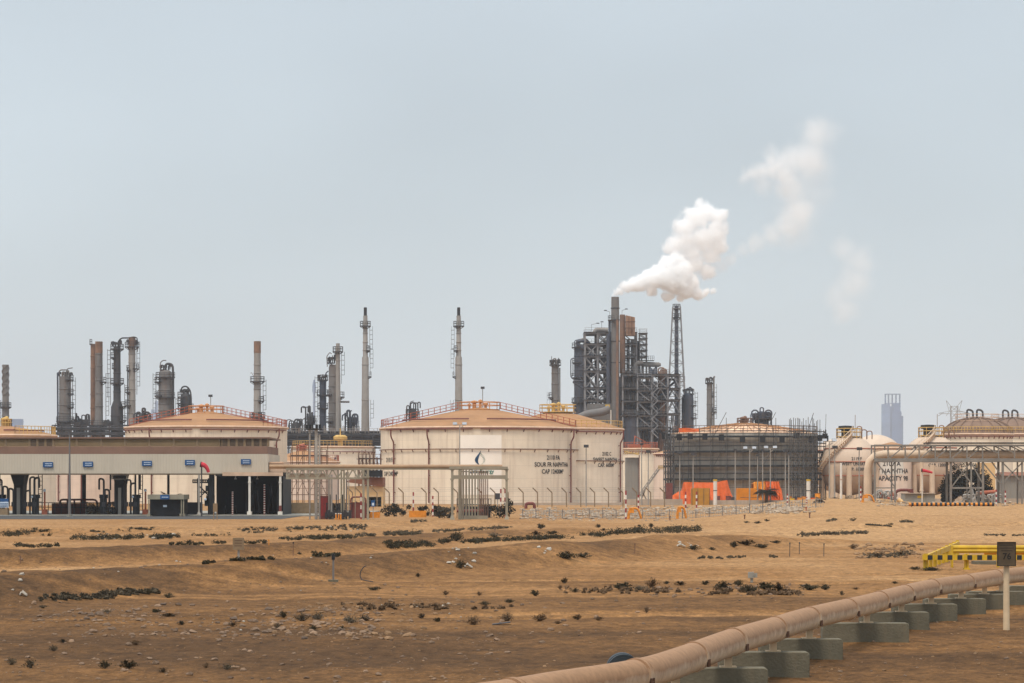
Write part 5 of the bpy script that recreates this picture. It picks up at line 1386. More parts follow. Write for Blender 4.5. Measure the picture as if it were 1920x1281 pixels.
# ------------------------------------------------------------------ pipe gantry and its neighbours
YG_ = 272
t = Th("pipe_gantry", "long tan pipe carried on olive grey portal frames in front of the drop emblem tank", "pipe gantry", 745, YG_); k = t.k
q = MB(); q.bar((t.x(505), .2, t.z(875)), (t.x(942), .2, t.z(875)), .20, 12); t.part("top_pipe", q, M['gpipe'], smooth=60)
q = MB(); q.box(t.x(536), t.x(952), -.1, .4, t.z(881), t.z(878.6)); q.box(t.x(842), t.x(952), -.35, -.1, t.z(880), t.z(875)); t.part("top_beam", q, M['gantry'])
for c, w in ((687, 5), (848, 4.5), (950, 4.5)):
    q = MB()
    if c == 687:
        for d in (-5.5, 3): q.box(t.x(c + d - 2), t.x(c + d + 2), -.2, .1, -.2, t.z(880))
        q.box(t.x(c - 8), t.x(c + 6), -.3, .2, t.z(896), t.z(893))
    else:
        q.box(t.x(c - w / 2), t.x(c + w / 2), -.25, .15, -.2, t.z(876.5))
        q.add([(t.x(c - 5.5), -.5, -.2), (t.x(c + 5.5), -.5, -.2), (t.x(c + 5.5), .4, -.2), (t.x(c - 5.5), .4, -.2), (t.x(c - 2.5), -.3, t.z(967)), (t.x(c + 2.5), -.3, t.z(967)), (t.x(c + 2.5), .2, t.z(967)), (t.x(c - 2.5), .2, t.z(967))], [(0,1,5,4),(1,2,6,5),(2,3,7,6),(3,0,4,7),(4,5,6,7)])
        for r in (879, 897): q.box(t.x(c - 3.6), t.x(c + 3.6), -.31, .2, t.z(r + 3), t.z(r))
        sg = 1 if c == 848 else -1
        q.add([(t.x(c), -.27, t.z(884)), (t.x(c + sg * 8), -.27, t.z(879)), (t.x(c), -.27, t.z(879)), (t.x(c), .05, t.z(884)), (t.x(c + sg * 8), .05, t.z(879)), (t.x(c), .05, t.z(879))], [(0,1,2),(5,4,3),(0,3,4,1)])
    t.part("leg", q, M['gantry'])
for r in (893, 896.5): q = MB(); q.bar((t.x(848), -.1, t.z(r)), (t.x(950), -.1, t.z(r)), .13); t.part("lower_rail", q, M['gantry'])
q = MB(); q.bar((t.x(690), -.1, t.z(897)), (t.x(612), -.1, t.z(897)), .12); t.part("lower_rail", q, M['gantry'])
q = MB()                                                      # warren truss on the left run
for r in (880, 897): q.bar((t.x(536), 0, t.z(r)), (t.x(690), 0, t.z(r)), .13)
for i in range(8): a = 538 + i * 19; q.bar((t.x(a), 0, t.z(897)), (t.x(a + 9.5), 0, t.z(880)), .09); q.bar((t.x(a + 9.5), 0, t.z(880)), (t.x(a + 19), 0, t.z(897)), .09); q.bar((t.x(a), 0, t.z(897)), (t.x(a), 0, t.z(880)), .07)
t.part("truss", q, M['gantry'])
q = MB(); q.bar((t.x(536), .5, t.z(893)), (t.x(610), .5, t.z(893)), .3, 10); t.part("lower_pipe", q, M['bpipe'], smooth=60)
# dropping lines beside the right frame
t = Th("drop_pipes_rack", "row of parallel pipes dropping from the gantry before the emblem panel", "pipe rack", 884, YG_ + 1); k = t.k
for i in range(12):
    c = 862.5 + (i * 5.3 if i < 7 else 31.5 + (i - 6) * 3.6); rr = .17 if i == 0 else .095 - i * .0042; y = .6 + i * 1.3; q = MB()
    q.bar((t.x(c) * (1 + y / YG_ * 0), y, -.2), (t.x(c), y, t.z(881)), rr, 8); t.part("drop_pipe", q, M['gantry'] if i < 7 else M['scafr'], smooth=60)
q = MB(); q.bar((t.x(860), .6, t.z(884)), (t.x(912), 15, t.z(884)), .08); q.box(t.x(858), t.x(914), 3, 3.4, -.2, .35); q.bar((t.x(860), .6, t.z(948)), (t.x(912), 15, t.z(948)), .05); t.part("tie_beam", q, M['gantry'])
t = Th("valve_skid", "dark low valve skid with rails at the feet of the dropping pipes", "valve skid", 893, YG_ + 18); k = t.k
q = MB(); q.box(-34 * k, 26 * k, 0, 3, .0, t.z(950)); t.part("base", q, M['dark'])
q = MB()
for z in (.8, 1.35, 1.9): q.bar((-36 * k, -.3, z), (28 * k, -.3, z), .05)
for i in range(14): x = -36 + i * 4.9; q.bar((x * k, -.3, 0), (x * k, -.3, 1.95), .05)
t.part("railing", q, M['steel_d'])
q = MB(); q.bar((-36 * k, -.8, .7), (14 * k, -.8, .7), .16, 8); t.part("red_line", q, M['red'], smooth=60)
# floodlight tower and vertical risers
t = Th("floodlight_tower", "tall grey lattice floodlight tower with a cluster of lamps above the red cabinet", "floodlight tower", 590, YG_ + 2); k = t.k
q = MB(); z = t.z(806)
for x, w in ((-9, 2.2), (3, 5.5)): q.box((x - w / 2) * k * 1, (x + w / 2) * k, -.2, .2, -.2, z)
q.box(7.4 * k, 10.5 * k, -.15, .15, -.2, t.z(815)); t.part("mast", q, M['galv'])
q = MB(); zz = .4
while zz < z: q.bar((4 * k, -.05, zz), (9 * k, -.05, zz), .05); zz += .38
t.part("ladder", q, M['steel_d'])
q = MB(); q.box(-16 * k, 14 * k, -.4, .4, z, z + .1)
for x in (-14, -8, -2, 4, 10): q.box((x - 2.2) * k, (x + 2.2) * k, -.5, .1, z + .12, z + .5)
q.bar((-2 * k, 0, z), (-2 * k, 0, z + 1.2), .05); t.part("lamp_bank", q, M['dark'])
q = MB(); q.box(-1.5 * k, 2 * k, -.55, -.5, z + .15, z + .45); t.part("lamp_glass", q, M['bluew'])
t = Th("riser_rack", "bundle of grey vertical risers standing left of the double gantry leg", "pipe rack", 635, YG_ + 3); k = t.k
for c, w, m, r0 in ((617, 1.5, 'galv', 890), (621.5, 1.9, 'galv', 890), (634, .8, 'steel_d', 880), (640, 1.6, 'gantry', 880), (645, 1.8, 'gantry', 880), (650, 1.3, 'steel', 885), (654, .8, 'galv', 885), (666, .7, 'gantry', 881)):
    q = MB(); q.bar((t.x(c), 0, -.2), (t.x(c), 0, t.z(r0)), w * k, 8); t.part("riser_pipe", q, M[m], smooth=60)
q = MB()
for x in range(612, 660, 6): q.bar((t.x(x), .5, 0), (t.x(x), .5, 1.6 + .4 * (x % 4)), .07)
for z in (.8, 1.5): q.bar((t.x(610), .5, z), (t.x(660), .5, z), .06)
for i in range(10): x = t.x(612 + i * 5); q.box(x - .12, x + .12, -.5, -.2, .1 + .1 * (i % 3), .7 + .2 * (i % 2))
t.part("valve_gear", q, M['steel_d'])
t = Th("red_cabinet", "dark red equipment cabinet at the foot of the floodlight tower", "cabinet", 610, YG_ + 5); k = t.k
q = MB(); q.box(-10 * k, 5 * k, 0, 1.2, 0, t.z(930)); q.box(5.2 * k, 12 * k, -.2, 1.0, 0, t.z(947)); t.part("casing", q, M['red'])
q = MB(); q.box(-8 * k, -3.4 * k, -.03, -.005, .3, t.z(934)); q.box(-2 * k, 3.2 * k, -.03, -.005, .3, t.z(934)); t.part("door", q, M['redw'])
t = Th("red_cabinet", "squat red cabinet with a railed pipe frame between the risers and the double leg", "cabinet", 671, YG_ + 12); k = t.k
q = MB(); q.box(-12 * k, 12 * k, 0, 1.5, 0, t.z(942)); t.part("casing", q, M['red'])
q = MB(); goose(q, [(-13 * k, -.2, 0), (-13 * k, -.2, t.z(932)), (15 * k, -.2, t.z(932)), (15 * k, -.2, 0)], .09, 6); t.part("pipe_frame", q, M['red'], smooth=60)
t = Th("yard_shed", "small shed with tan gable and brown roof behind the squat red cabinet", "shed", 684, 440); k = t.k
q = MB(); q.box(-33 * k, 34 * k, 0, 8, 0, t.z(912)); t.part("wall", q, M['yellow_b'])
q = MB(); q.add([(-36 * k, -.5, t.z(904)), (34 * k, -.5, t.z(913)), (34 * k, -.5, t.z(895)), (-20 * k, -.5, t.z(895)), (-36 * k, 8.5, t.z(904)), (34 * k, 8.5, t.z(913)), (34 * k, 8.5, t.z(895)), (-20 * k, 8.5, t.z(895))], [(0,1,2,3),(7,6,5,4),(0,4,5,1),(1,5,6,2),(2,6,7,3),(3,7,4,0)]); t.part("roof", q, M['brownroof'])
q = MB(); q.box(-1 * k, 34 * k, -1.2, -.6, t.z(894.5), t.z(882)); t.part("awning", q, M['dark'])
t = Th("barrier_box", "orange box barrier on the ground below the emblem tank between two dark bushes", "barrier", 783, YG_ + 20); k = t.k
q = MB(); q.box(-16 * k, 16 * k, 0, .8, 0, t.z(958)); t.part("casing", q, M['opaint'])
t = Th("barrier_box", "small orange kerb box beside the blue information sign", "barrier", 702, YG_ + 16); k = t.k
q = MB(); q.box(-10 * k, 10 * k, 0, .6, 0, t.z(960)); t.part("casing", q, M['opaint'])
t = Th("information_sign", "small blue and white sign on a post beside the double gantry leg", "sign", 699.5, YG_ + 10); k = t.k
q = MB(); q.box(-3.6 * k, 3.6 * k, -.04, .04, t.z(950), t.z(938)); t.part("sign_plate", q, M['blue'])
q = MB(); q.box(-2 * k, 2 * k, -.06, -.045, t.z(948), t.z(943)); t.part("white_mark", q, M['bluew'])
q = MB(); q.bar((0, .1, -.1), (0, .1, t.z(938)), .06); t.part("post", q, M['galv'])
t = Th("grey_sign", "grey square sign board on a post behind the right gantry leg", "sign", 933, YG_ + 40); k = t.k
q = MB(); q.box(-4.5 * k, 4.5 * k, -.05, .05, t.z(936.5), t.z(925)); t.part("sign_plate", q, M['steel_d']); q = MB(); q.bar((0, .1, -.1), (0, .1, t.z(926)), .08); t.part("post", q, M['galv'])
for c, lab in ((630, "orange short bollard in front of the risers"), (635, "orange short bollard beside its twin in front of the risers"), (639, "orange short bollard last of three by the risers")):
    t = Th("orange_bollard", lab, "bollard", c, YG_ - 1); q = MB(); q.bar((0, 0, -.1), (0, 0, .55), .07, 8); t.part("post", q, M['opaint']); q = MB(); q.bar((0, 0, .56), (0, 0, .64), .08, 8); t.part("cap", q, M['white'])

# red and white marker posts
MP = [(677, 925, 968, 277, "banded red and white marker post by the squat red cabinet"), (775, 923, 956, 300, "banded red and white marker post at the orange box barrier"), (811.5, 930, 958, 300, "banded red and white marker post left of the portal frame"),
      (939, 917, 960, 296, "short hanging banded post beside the grey square sign"), (947, 917, 960, 296, "banded post just behind the right gantry leg"),
      (1173.5, 920, 972, 275, "banded marker post by the first orange trestle, tallest near the grey panel"), (1197, 928, 956, 300, "banded marker post above the first orange trestle"),
      (1285.5, 922, 956, 300, "banded marker post in front of the brown hoarding's edge"), (1306, 922, 956, 302, "banded marker post in front of the brown hoarding"),
      (1476.5, 926, 948, 320, "banded marker post beside the palm at the scaffolded tank"), (1512.5, 932, 945, 320, "short banded post by the white column under the scaffold"),
      (1614, 912, 940, 345, "banded marker post by the second orange trestle near the pipe bridge foot"), (1868, 918, 952, 318, "banded marker post, left one of the pair at the striped barrier's end"), (1885, 920, 954, 318, "banded marker post, right one of the pair past the striped barrier")]
for px, r0, r1, Y, lab in MP:
    z0 = gzf(PX(px, Y), Y); t = Th("marker_post", lab, "marker post", px, Y, "red and white marker posts", z0=z0); z1 = t.z(r0); n = 7
    q = MB(); q2 = MB()
    for i in range(n): (q if i % 2 else q2).bar((0, 0, -.2 + (z1 + .2) * i / n), (0, 0, -.2 + (z1 + .2) * (i + 1) / n), .08, 8)
    t.part("post", q, M['white']); t.part("red_stripe", q2, M['redw'])

# angled security posts along the tank row
t = Th("security_fence", "line of cranked security fence posts with barbed strands along the tank row", "fence", 980, 432)
for i, c in enumerate([661, 676, 707, 730, 756, 799, 822, 858, 903, 928, 953, 981, 1008, 1035, 1062, 1089, 1115, 1141, 1168, 1194, 1220, 1246]):
    q = MB(); x = t.x(c); s = 1 if i % 2 or i > 8 else -1; z = t.z(924)
    q.bar((x, 0, -.2), (x, 0, z), .095, 6); q.bar((x, 0, z), (x - .75, -.25, z + .75), .09, 6); t.part("post", q, M['signtan'])
q = MB()
for (dx, dz) in ((-.25, .25), (-.5, .5), (-.75, .75)): q.bar((t.x(655), -.1, t.z(924) + dz), (t.x(1250), -.1, t.z(924) + dz), .018)
for z in (.4, 1.0, 1.6): q.bar((t.x(655), 0, z), (t.x(1250), 0, z), .018)
t.part("wire", q, M['galv'])
for a, b_, r, Y, lab in ((1170, 1280, 936, 470, "low tan block wall below the stairs and the white sided tank"), (955, 1168, 943, 470, "low tan block wall along the foot of the cream tanks"), (1330, 1500, 938, 480, "low grey wall behind the palm at the scaffolded tank"), (1700, 1925, 935, 420, "low dark block wall behind the pipe bridge legs"), (690, 715, 932, 440, "short brown wall stub beside the tan shed")):
    shed("block_wall", lab, "wall", a, b_, r, Y, .5, 'wall_b' if '1170' != a else 'wall_b')
# chain link fence with rubble bank
t = Th("chain_fence", "low chain link fence along the rubble bank before the tanks", "fence", 1270, 283)
q = MB(); xs = [980 + i * 12.5 for i in range(46)]
for i in range(0, 46, 2):
    p = MB(); x = t.x(xs[i]); z = gzf(PX(xs[i], 283), 283) - 0; p.bar((x, 0, z - .2), (x, 0, z + .95), .05); t.part("post", p, M['steel'])
x = t.x(980)
while x < t.x(1545):
    z = gzf(x + PX(1270, 283), 283); q.bar((x, 0, z), (x, 0, z + .8), .022, 3, caps=False); x += .26
for i in range(45):
    x0, x1 = t.x(xs[i]), t.x(xs[i + 1]); z0, z1 = (gzf(PX(c, 283), 283) for c in (xs[i], xs[i + 1]))
    for h in (.1, .45, .8): q.bar((x0, 0, z0 + h), (x1, 0, z1 + h), .022, 3)
t.part("wire_mesh", q, M['galv'])

# grey sheet panel, stairs and lamp posts in front of the white sided tank
t = Th("sheet_panel", "tall brown grey sheet panel between the 2102 C tank and the white sided tank", "panel wall", 1186, 560); k = t.k
q = MB(); q.box(-13 * k, 12 * k, 0, 3, 0, t.z(858)); t.part("sheeting", q, M['greywall'])
q = MB(); q.box(11.6 * k, 13.2 * k, -.4, 0, 0, t.z(854)); t.part("edge_pipe", q, M['red'])
q = MB(); q.box(-15 * k, 12 * k, -1, 0, t.z(851), t.z(849.5)); q.bar((-15 * k, -1, t.z(846)), (11 * k, -1, t.z(853)), .12)
for i in range(7): q.bar(((-15 + 4.3 * i) * k, -1, t.z(850)), ((-15 + 4.3 * i) * k, -1, t.z(845)), .06)
t.part("railed_landing", q, M['yrail'])
t = Th("tank_stair", "long open stair climbing from the white sided tank to a yellow railed landing", "stair", 1222, 575); k = t.k
q = MB()
for y in (0, -1):
    q.bar((t.x(1200), y, t.z(930)), (t.x(1236), y, t.z(880)), .2); q.bar((t.x(1200), y, t.z(924)), (t.x(1236), y, t.z(874)), .08)
    for i in range(9): f = i / 8; x = t.x(1200 + 36 * f); q.bar((x, y, t.z(930 - 50 * f)), (x, y, t.z(924 - 50 * f)), .06)
for i in range(24): f = i / 23; q.box(t.x(1200 + 36 * f) - .15, t.x(1200 + 36 * f) + .15, -1, 0, t.z(930 - 50 * f), t.z(930 - 50 * f) + .06)
q.bar((t.x(1201), 0, 0), (t.x(1210), 0, t.z(918)), .15); q.bar((t.x(1214), 0, 0), (t.x(1204), 0, t.z(922)), .15); t.part("flight", q, M['galv'])
q = MB(); q.box(t.x(1234), t.x(1248), -1.2, .2, t.z(880.5), t.z(879)); t.part("landing", q, M['bpipe'])
q = MB()
for h in (3, 6.5): q.bar((t.x(1234), -1.1, t.z(880 - h)), (t.x(1248), -1.1, t.z(880 - h)), .07)
for i in range(8): q.bar((t.x(1234 + 2 * i), -1.1, t.z(880)), (t.x(1234 + 2 * i), -1.1, t.z(873)), .07)
t.part("landing_railing", q, M['yrail'])
LP = [(862, 797, 450, 'flood', "twin floodlight pole in front of the pale emblem panel"), (1099, 840, 450, 'single', "slim lamp pole with one head in front of the 2102 C tank"), (1203, 835, 470, 'cap', "slim pole between the grey panel and the open stair"), (1215.5, 850, 470, 'single', "lamp pole with a tilted head by the open stair"),
      (1274.5, 852, 480, 'single', "lamp pole first before the black sheeting, above red tarpaulin"), (1299.5, 854, 480, 'single', "lamp pole over the brown hoarding"), (1378.5, 845, 480, 'cap', "lamp pole just left of the amber container"), (1405.5, 842, 480, 'flood', "floodlight pole over the amber container's middle"), (1420.5, 855, 482, 'cap', "thin pole at the amber container's end"),
      (1430, 846, 484, 'cap', "thin pole above the palm crown, left one"), (1444.5, 841, 480, 'flood', "floodlight pole rising behind the palm"), (1472.5, 848, 480, 'single', "lamp pole between the palm and the scaffold tower"), (1479, 852, 486, 'cap', "thin pole touching the dense scaffold tower"), (1555, 828, 440, 'flood', "floodlight pole before the stair swept sphere"), (1565, 842, 430, 'single', "lamp pole on the belly of the stair swept sphere"), (1611, 845, 430, 'single', "lamp pole beside the fat elbow of the bridge pipe"),
      (905, 730, 560, 'single', "thin mast standing up behind the orange crown platform"), (395, 745, 560, 'single', "thin mast behind the canopy tank's crown platform")]
for px, row, Y, hd, lab in LP: lamp_post(lab, px, row, Y, hd, r=.10)

# sheeting, containers and columns before the tank under repair
def tarp(name, label, cat, px, Y, outline, depth, m, seed, z0=0.0):
    """draped sheeting: outline in photo px, folded surface with real depth"""
    t = Th(name, label, cat, px, Y, z0=z0); rnd = random.Random(seed); nx, nz = 40, 16; mb = MB()
    x0, x1 = min(p[0] for p in outline), max(p[0] for p in outline)
    def prof(x):
        for (a, ra), (b_, rb) in zip(outline[:-1], outline[1:]):
            if a <= x <= b_: return ra + (rb - ra) * (x - a) / max(1e-6, b_ - a)
        return outline[-1][1]
    for j in range(nz + 1):
        for i in range(nx + 1):
            f = i / nx; x = x0 + (x1 - x0) * f; zt = t.z(prof(x)); zb = -.2
            g = j / nz; fold = .35 * math.sin(f * 23 + seed) * (1 - g) + .25 * math.sin(f * 51 + 2 * seed + g * 3) * (1 - g * .5)
            mb.v.append((t.x(x) + .1 * math.sin(g * 9 + i), depth * g * .6 + fold - .2, zb + (zt - zb) * g))
    for j in range(nz):
        for i in range(nx): a = j * (nx + 1) + i; mb.f.append((a, a + 1, a + nx + 2, a + nx + 1))
    o = len(mb.v)
    for i in range(nx + 1): x, y, z = mb.v[nz * (nx + 1) + i]; mb.v.append((x, y + depth, z - .1))
    for i in range(nx + 1): x, y, z = mb.v[o + i]; mb.v.append((x, y + .5, -.2))
    for i in range(nx): a = nz * (nx + 1) + i; mb.f.append((a, a + 1, o + i + 1, o + i)); mb.f.append((o + i, o + i + 1, o + nx + 2 + i, o + nx + 1 + i))
    t.part("sheeting", mb, M[m], smooth=60); return t
tarp("tarpaulin_shelter", "bright orange tarpaulin shelter with a sloping wing left of the white column", "tarpaulin", 1320, 505, [(1258, 934), (1272, 922), (1283, 919), (1284, 904), (1340, 905), (1366, 900), (1367, 913), (1376, 932)], 3, 'orange', 1)
tarp("tarpaulin_shelter", "orange tarpaulin shelter behind the palm", "tarpaulin", 1446, 505, [(1436, 903), (1462, 903), (1466, 918), (1469, 934)], 3, 'orange', 2)
tarp("tarpaulin_shelter", "amber sheeting between the amber container and the palm shelter", "tarpaulin", 1425, 507, [(1413, 907), (1416, 903.5), (1438, 903)], 3, 'orange_y', 3)
tarp("tarpaulin_shelter", "small orange sheet on the tank roof edge above the narrow scaffold", "tarpaulin", 1290, 560, [(1272, 805), (1285, 803), (1310, 808)], 1, 'orange', 4, z0=TANKR.zt + .3) if False else None
t = Th("roof_tarpaulin", "small orange sheet hung on the eave of the tank under repair", "tarpaulin", 1290, 552, z0=TANKR.zt + .1); q = MB()
q.add([(t.x(1272), -2, 0), (t.x(1308), -4, .1), (t.x(1308), -3.6, t.z(805)), (t.x(1285), -2.6, t.z(803)), (t.x(1272), -1.8, t.z(803)), (t.x(1272), -1, 0), (t.x(1308), -3, .1), (t.x(1308), -3, t.z(805)), (t.x(1285), -2, t.z(803)), (t.x(1272), -1, t.z(803))],
      [(0,1,2,3,4), (9,8,7,6,5), (0,5,6,1), (1,6,7,2), (2,7,8,3), (3,8,9,4), (4,9,5,0)]); t.part("sheeting", q, M['orange'])
t = shed("hoarding_box", "plain brown ochre hoarding box before the orange shelter", "hoarding", 1297, 1331, 915.5, 478, 2.5, 'ochre')
q = MB()
for x in (-1.48, -.5, .5, 1.48): q.box(x - .04, x + .04, -.05, 0, 0, t.z(916))
t.part("joint_strip", q, M['signbrown'])
t = shed("site_container", "amber yellow site container beside the palm", "container", 1382, 1419, 915.5, 488, 2.5, 'orange_y')
q = MB()
for i in range(12): x = -1.6 + i * .29; q.box(x, x + .1, -.05, 0, .1, t.z(917))
t.part("rib", q, M['orange_y'])
q = MB(); q.bar((-1.2, -.6, 1.2), (1.7, -.6, 1.2), .05); t.part("hand_rail", q, M['steel_d'])
shed("red_crate", "dark red frame crate under the narrow scaffold tower", "crate", 1249, 1261, 906, 500, 2, 'red')
for a, b_, c, l in ((1337.5, 1344.5, 899, "white round column standing between the two orange shelters"), (1512, 1519.5, 899, "white round column with yellow cap under the scaffold tower")):
    t = Th("white_column", l, "column post", (a + b_) / 2, 470); q = MB(); q.lathe([((b_ - a) / 2 * t.k, -.2), ((b_ - a) / 2 * t.k, t.z(c + 3))], n=18); t.part("shaft", q, M['white'], smooth=40)
    q = MB(); q.lathe([((b_ - a) / 2 * t.k * 1.1, t.z(c + 3)), ((b_ - a) / 2 * t.k * 1.1, t.z(c))], n=18); t.part("cap", q, M['yellow_o']); q = MB(); q.ring(0, 0, t.z(920), (b_ - a) / 2 * t.k, .06, 0, 360, 16); t.part("dark_band", q, M['dark'])
rnd = random.Random(6)
for i, (c, m) in enumerate(((1345, 'red'), (1366, 'red'), (1373, 'steel_d'), (1485, 'yellow_o'), (1489, 'redw'), (1494, 'steel_d'), (1500, 'opaint'), (1507, 'opaint'), (1524, 'orange'), (1533, 'orange_y'), (1480, 'opaint'), (1496, 'yellow_o'))):
    labs = ["dark red drum left of the round column foot", "red drum behind the orange wing", "grey drum at the tip of the orange wing", "yellow drum by the marker post, first in a cluttered line", "deep red drum in the cluttered line past the palm", "dark grey drum in the cluttered line", "orange drum next to a dark grey one", "orange drum nearest the yellow capped column", "orange red bin behind the yellow capped column", "amber upright bin at the scaffold foot by the sphere", "orange drum right beside the palm", "small yellow drum between orange drums"]
    t = Th("storage_drum", labs[i], "drum", c, 492 + (i % 3) * 2, "drums below the tank under repair"); h = rnd.uniform(.9, 1.5) if i != 9 else 1.9; r = .48
    q = MB(); q.lathe([(r, 0), (r, h * .33), (r * 1.06, h * .34), (r, h * .36), (r, h * .66), (r * 1.06, h * .67), (r, h * .69), (r, h)], n=16); t.part("shell", q, M[m], smooth=40); q = MB(); q.lathe([(r * 1.05, h), (r * 1.05, h + .05)], n=16); t.part("rim", q, M['steel_d'])
palm("palm_tree", "dark fan palm standing in front of the orange shelter and the container", 1437, 478, 2.2, 2.6, 46, 11, m='leaf_t', spread=1.5)
palm("palm_bush", "dark spiky palm bush under the stair swept sphere", 1586, 425, .6, 2.7, 34, 12, z0=0, m='leaf_t', spread=1.1)
palm("dry_plant", "reddish dry spindly plant on the sand crest beside the scaffold tower", 1537, 318, .3, .9, 14, 13, z0=gzf(PX(1537, 318), 318), m='leaf_dry', cat="plant")
def trestle(label, px, row0, row1, Y, w):
    z0 = gzf(PX(px, Y), Y); t = Th("pipe_trestle", label, "trestle", px, Y, "orange pipe trestles", z0=z0); k = t.k; z = t.z(row0)
    q = MB(); goose(q, [(-w * k, 0, -.1), (-w * k * .7, 0, z), (w * k * .5, 0, z), (w * k, 0, -.1)], .11, 8); t.part("frame", q, M['opaint'], smooth=60)
    q = MB(); q.box(-w * k * .8, -w * k * .1, -.4, .4, z * .55, z * 1.02); t.part("bracket", q, M['opaint'])
    q = MB(); q.bar((-w * k * .9, -.5, -.05), (-w * k * .9, -.5, z * .55), .14, 6); t.part("stub_leg", q, M['opaint'])
trestle("rusty orange pipe trestle at the fence by the tall banded post", 1190, 953, 970, 278, 13)
trestle("bright orange pipe trestle at the fence below the brown hoarding", 1278, 951, 968, 279, 9)
trestle("orange pipe trestle at the foot of the pipe bridge column", 1628, 928, 942, 338, 12)
t = Th("red_hoop_pipe", "low red pipe hoop at the fence line under the 2110 FA lettering", "pipe", 994, 400); q = MB(); goose(q, [(-8 * t.k, 0, -.1), (-8 * t.k, 0, t.z(944)), (8 * t.k, 0, t.z(944)), (8 * t.k, 0, -.1)], .22, 8); t.part("hoop", q, M['red'], smooth=60)
# ------------------------------------------------------------------ pipe bridge and what stands under it
YB = 352
t = Th("pipe_bridge", "grey truss bridge on lattice legs carrying a fat beige pipe past the spheres", "pipe bridge", 1780, YB); k = t.k
xa, xb = t.x(1636), t.x(2010)
q = MB()
for y in (-1.6, 1.6):
    for r, w in ((835.5, .14), (862, .22)): q.bar((xa, y, t.z(r)), (xb, y, t.z(r)), w)
    bays = [1637, 1662, 1694, 1720, 1750, 1778, 1809, 1838, 1868, 1898, 1928, 1958, 1988, 2010]
    for c in bays: q.bar((t.x(c), y, t.z(862)), (t.x(c), y, t.z(835.5)), .11)
    for i in range(1, len(bays) - 1):
        a, b_ = bays[i], bays[i + 1]
        if i < 7: q.bar((t.x(a), y, t.z(862)), (t.x(b_), y, t.z(836)), .09)
        else: q.bar((t.x(a), y, t.z(836)), (t.x(b_), y, t.z(850)), .09)
for c in bays:
    for r in (835.5, 862): q.bar((t.x(c), -1.6, t.z(r)), (t.x(c), 1.6, t.z(r)), .09)
t.part("truss", q, M['bridge'])
q = MB(); q.box(xa, xb, -1.9, -1.75, t.z(866.5), t.z(862.3)); q.box(xa, xb, 1.75, 1.9, t.z(866.5), t.z(862.3)); t.part("edge_beam", q, M['bridge'])
q = MB(); q.box(t.x(1735), xb, -1.8, 1.8, t.z(832), t.z(830)); t.part("cable_tray", q, M['dark'])
q = MB(); goose(q, [(t.x(1627), 0, -1), (t.x(1627), 0, t.z(852)), (xb, 0, t.z(852))], 7.6 * k, 22); t.part("main_pipe", q, M['bpipe'], smooth=60)
q = MB()
for r in (847, 850): q.bar((t.x(1640), 1.1, t.z(r)), (xb, 1.1, t.z(r)), .15, 8)
t.part("small_pipe", q, M['gpipe'], smooth=60)
for c, m in ((1637, 'b'), (1675, 's'), (1779, 'b'), (1817, 's'), (1839, 'b'), (1876, 'b'), (1912, 's'), (1985, 'b')):
    q = MB(); w = .16 if m == 'b' else .11
    for y in (-1.6, 1.6): q.box(t.x(c) - w * .8, t.x(c) + w * .8, y - w, y + w, -.6, t.z(866.5))
    t.part("leg", q, M['bridge'])
q = MB()
for a, ra, b_, rb in ((1637, 862, 1675, 914), (1675, 866, 1715, 862), (1779, 862, 1817, 905), (1817, 866, 1779, 915), (1817, 868, 1839, 908), (1839, 868, 1876, 912), (1876, 866, 1839, 862), (1855, 866, 1876, 895), (1800, 941, 1817, 916), (1876, 868, 1912, 905), (1912, 868, 1876, 905)):
    q.bar((t.x(a), -1.6, t.z(ra)), (t.x(b_), -1.6, t.z(rb)), .1)
q.bar((t.x(1779), -1.6, t.z(915)), (t.x(1839), -1.6, t.z(915)), .16); q.bar((t.x(1637), -1.6, t.z(915)), (t.x(1675), -1.6, t.z(915)), .1); t.part("bracing_lattice", q, M['bridge'])
t = shed("concrete_pit", "grey concrete pit box with a yellow label under the pipe bridge", "pit", 1697, 1753, 926, 372, 4, 'concrete', z0=0)
q = MB(); q.box(-29 * t.k, 29 * t.k, -.3, 4.3, t.z(926) + .01, t.z(924.5)); t.part("coping", q, M['wall_b'])
q = MB(); q.box(-5 * t.k, 6 * t.k, -.05, -.01, t.z(934), t.z(929.5)); t.part("yellow_label", q, M['yellow_o'])
t = Th("red_branch_pipe", "dark red pipe on the grey pit, ending in an elbow beside the bridge leg", "pipe", 1697, 378); q = MB(); goose(q, [(t.x(1678), 0, 0), (t.x(1678), 0, t.z(919)), (t.x(1712), 0, t.z(919)), (t.x(1712), 0, 0)], .2, 8); t.part("pipe", q, M['red'], smooth=60); q = MB(); q.bar((t.x(1708), 0, t.z(924)), (t.x(1708), 0, t.z(917)), .34, 10); t.part("flange", q, M['red'])
windsock("pink red windsock flying level under the pipe bridge", 1729, 882, 368, 1.0, -.16, 1.35, .22, .08, post='white')
t = Th("white_standpipe", "white standpipe rising behind the windsock", "standpipe", 1728, 374); q = MB(); q.lathe([(3.2 * t.k, 0), (3.2 * t.k, t.z(866))], n=16); t.part("shaft", q, M['bpipe'], smooth=40); q = MB(); q.ring(0, 0, t.z(920), 3.3 * t.k, .08, 0, 360, 14); t.part("band", q, M['rim'])
t = Th("white_standpipe", "slim white standpipe on the belly of the stair swept sphere", "standpipe", 1577, 470); q = MB(); q.lathe([(2.4 * t.k, 0), (2.0 * t.k, t.z(868))], n=14); t.part("shaft", q, M['white'], smooth=40); q = MB(); q.lathe([(2.6 * t.k, t.z(900)), (2.6 * t.k, t.z(898))], n=14); t.part("band", q, M['rim'])
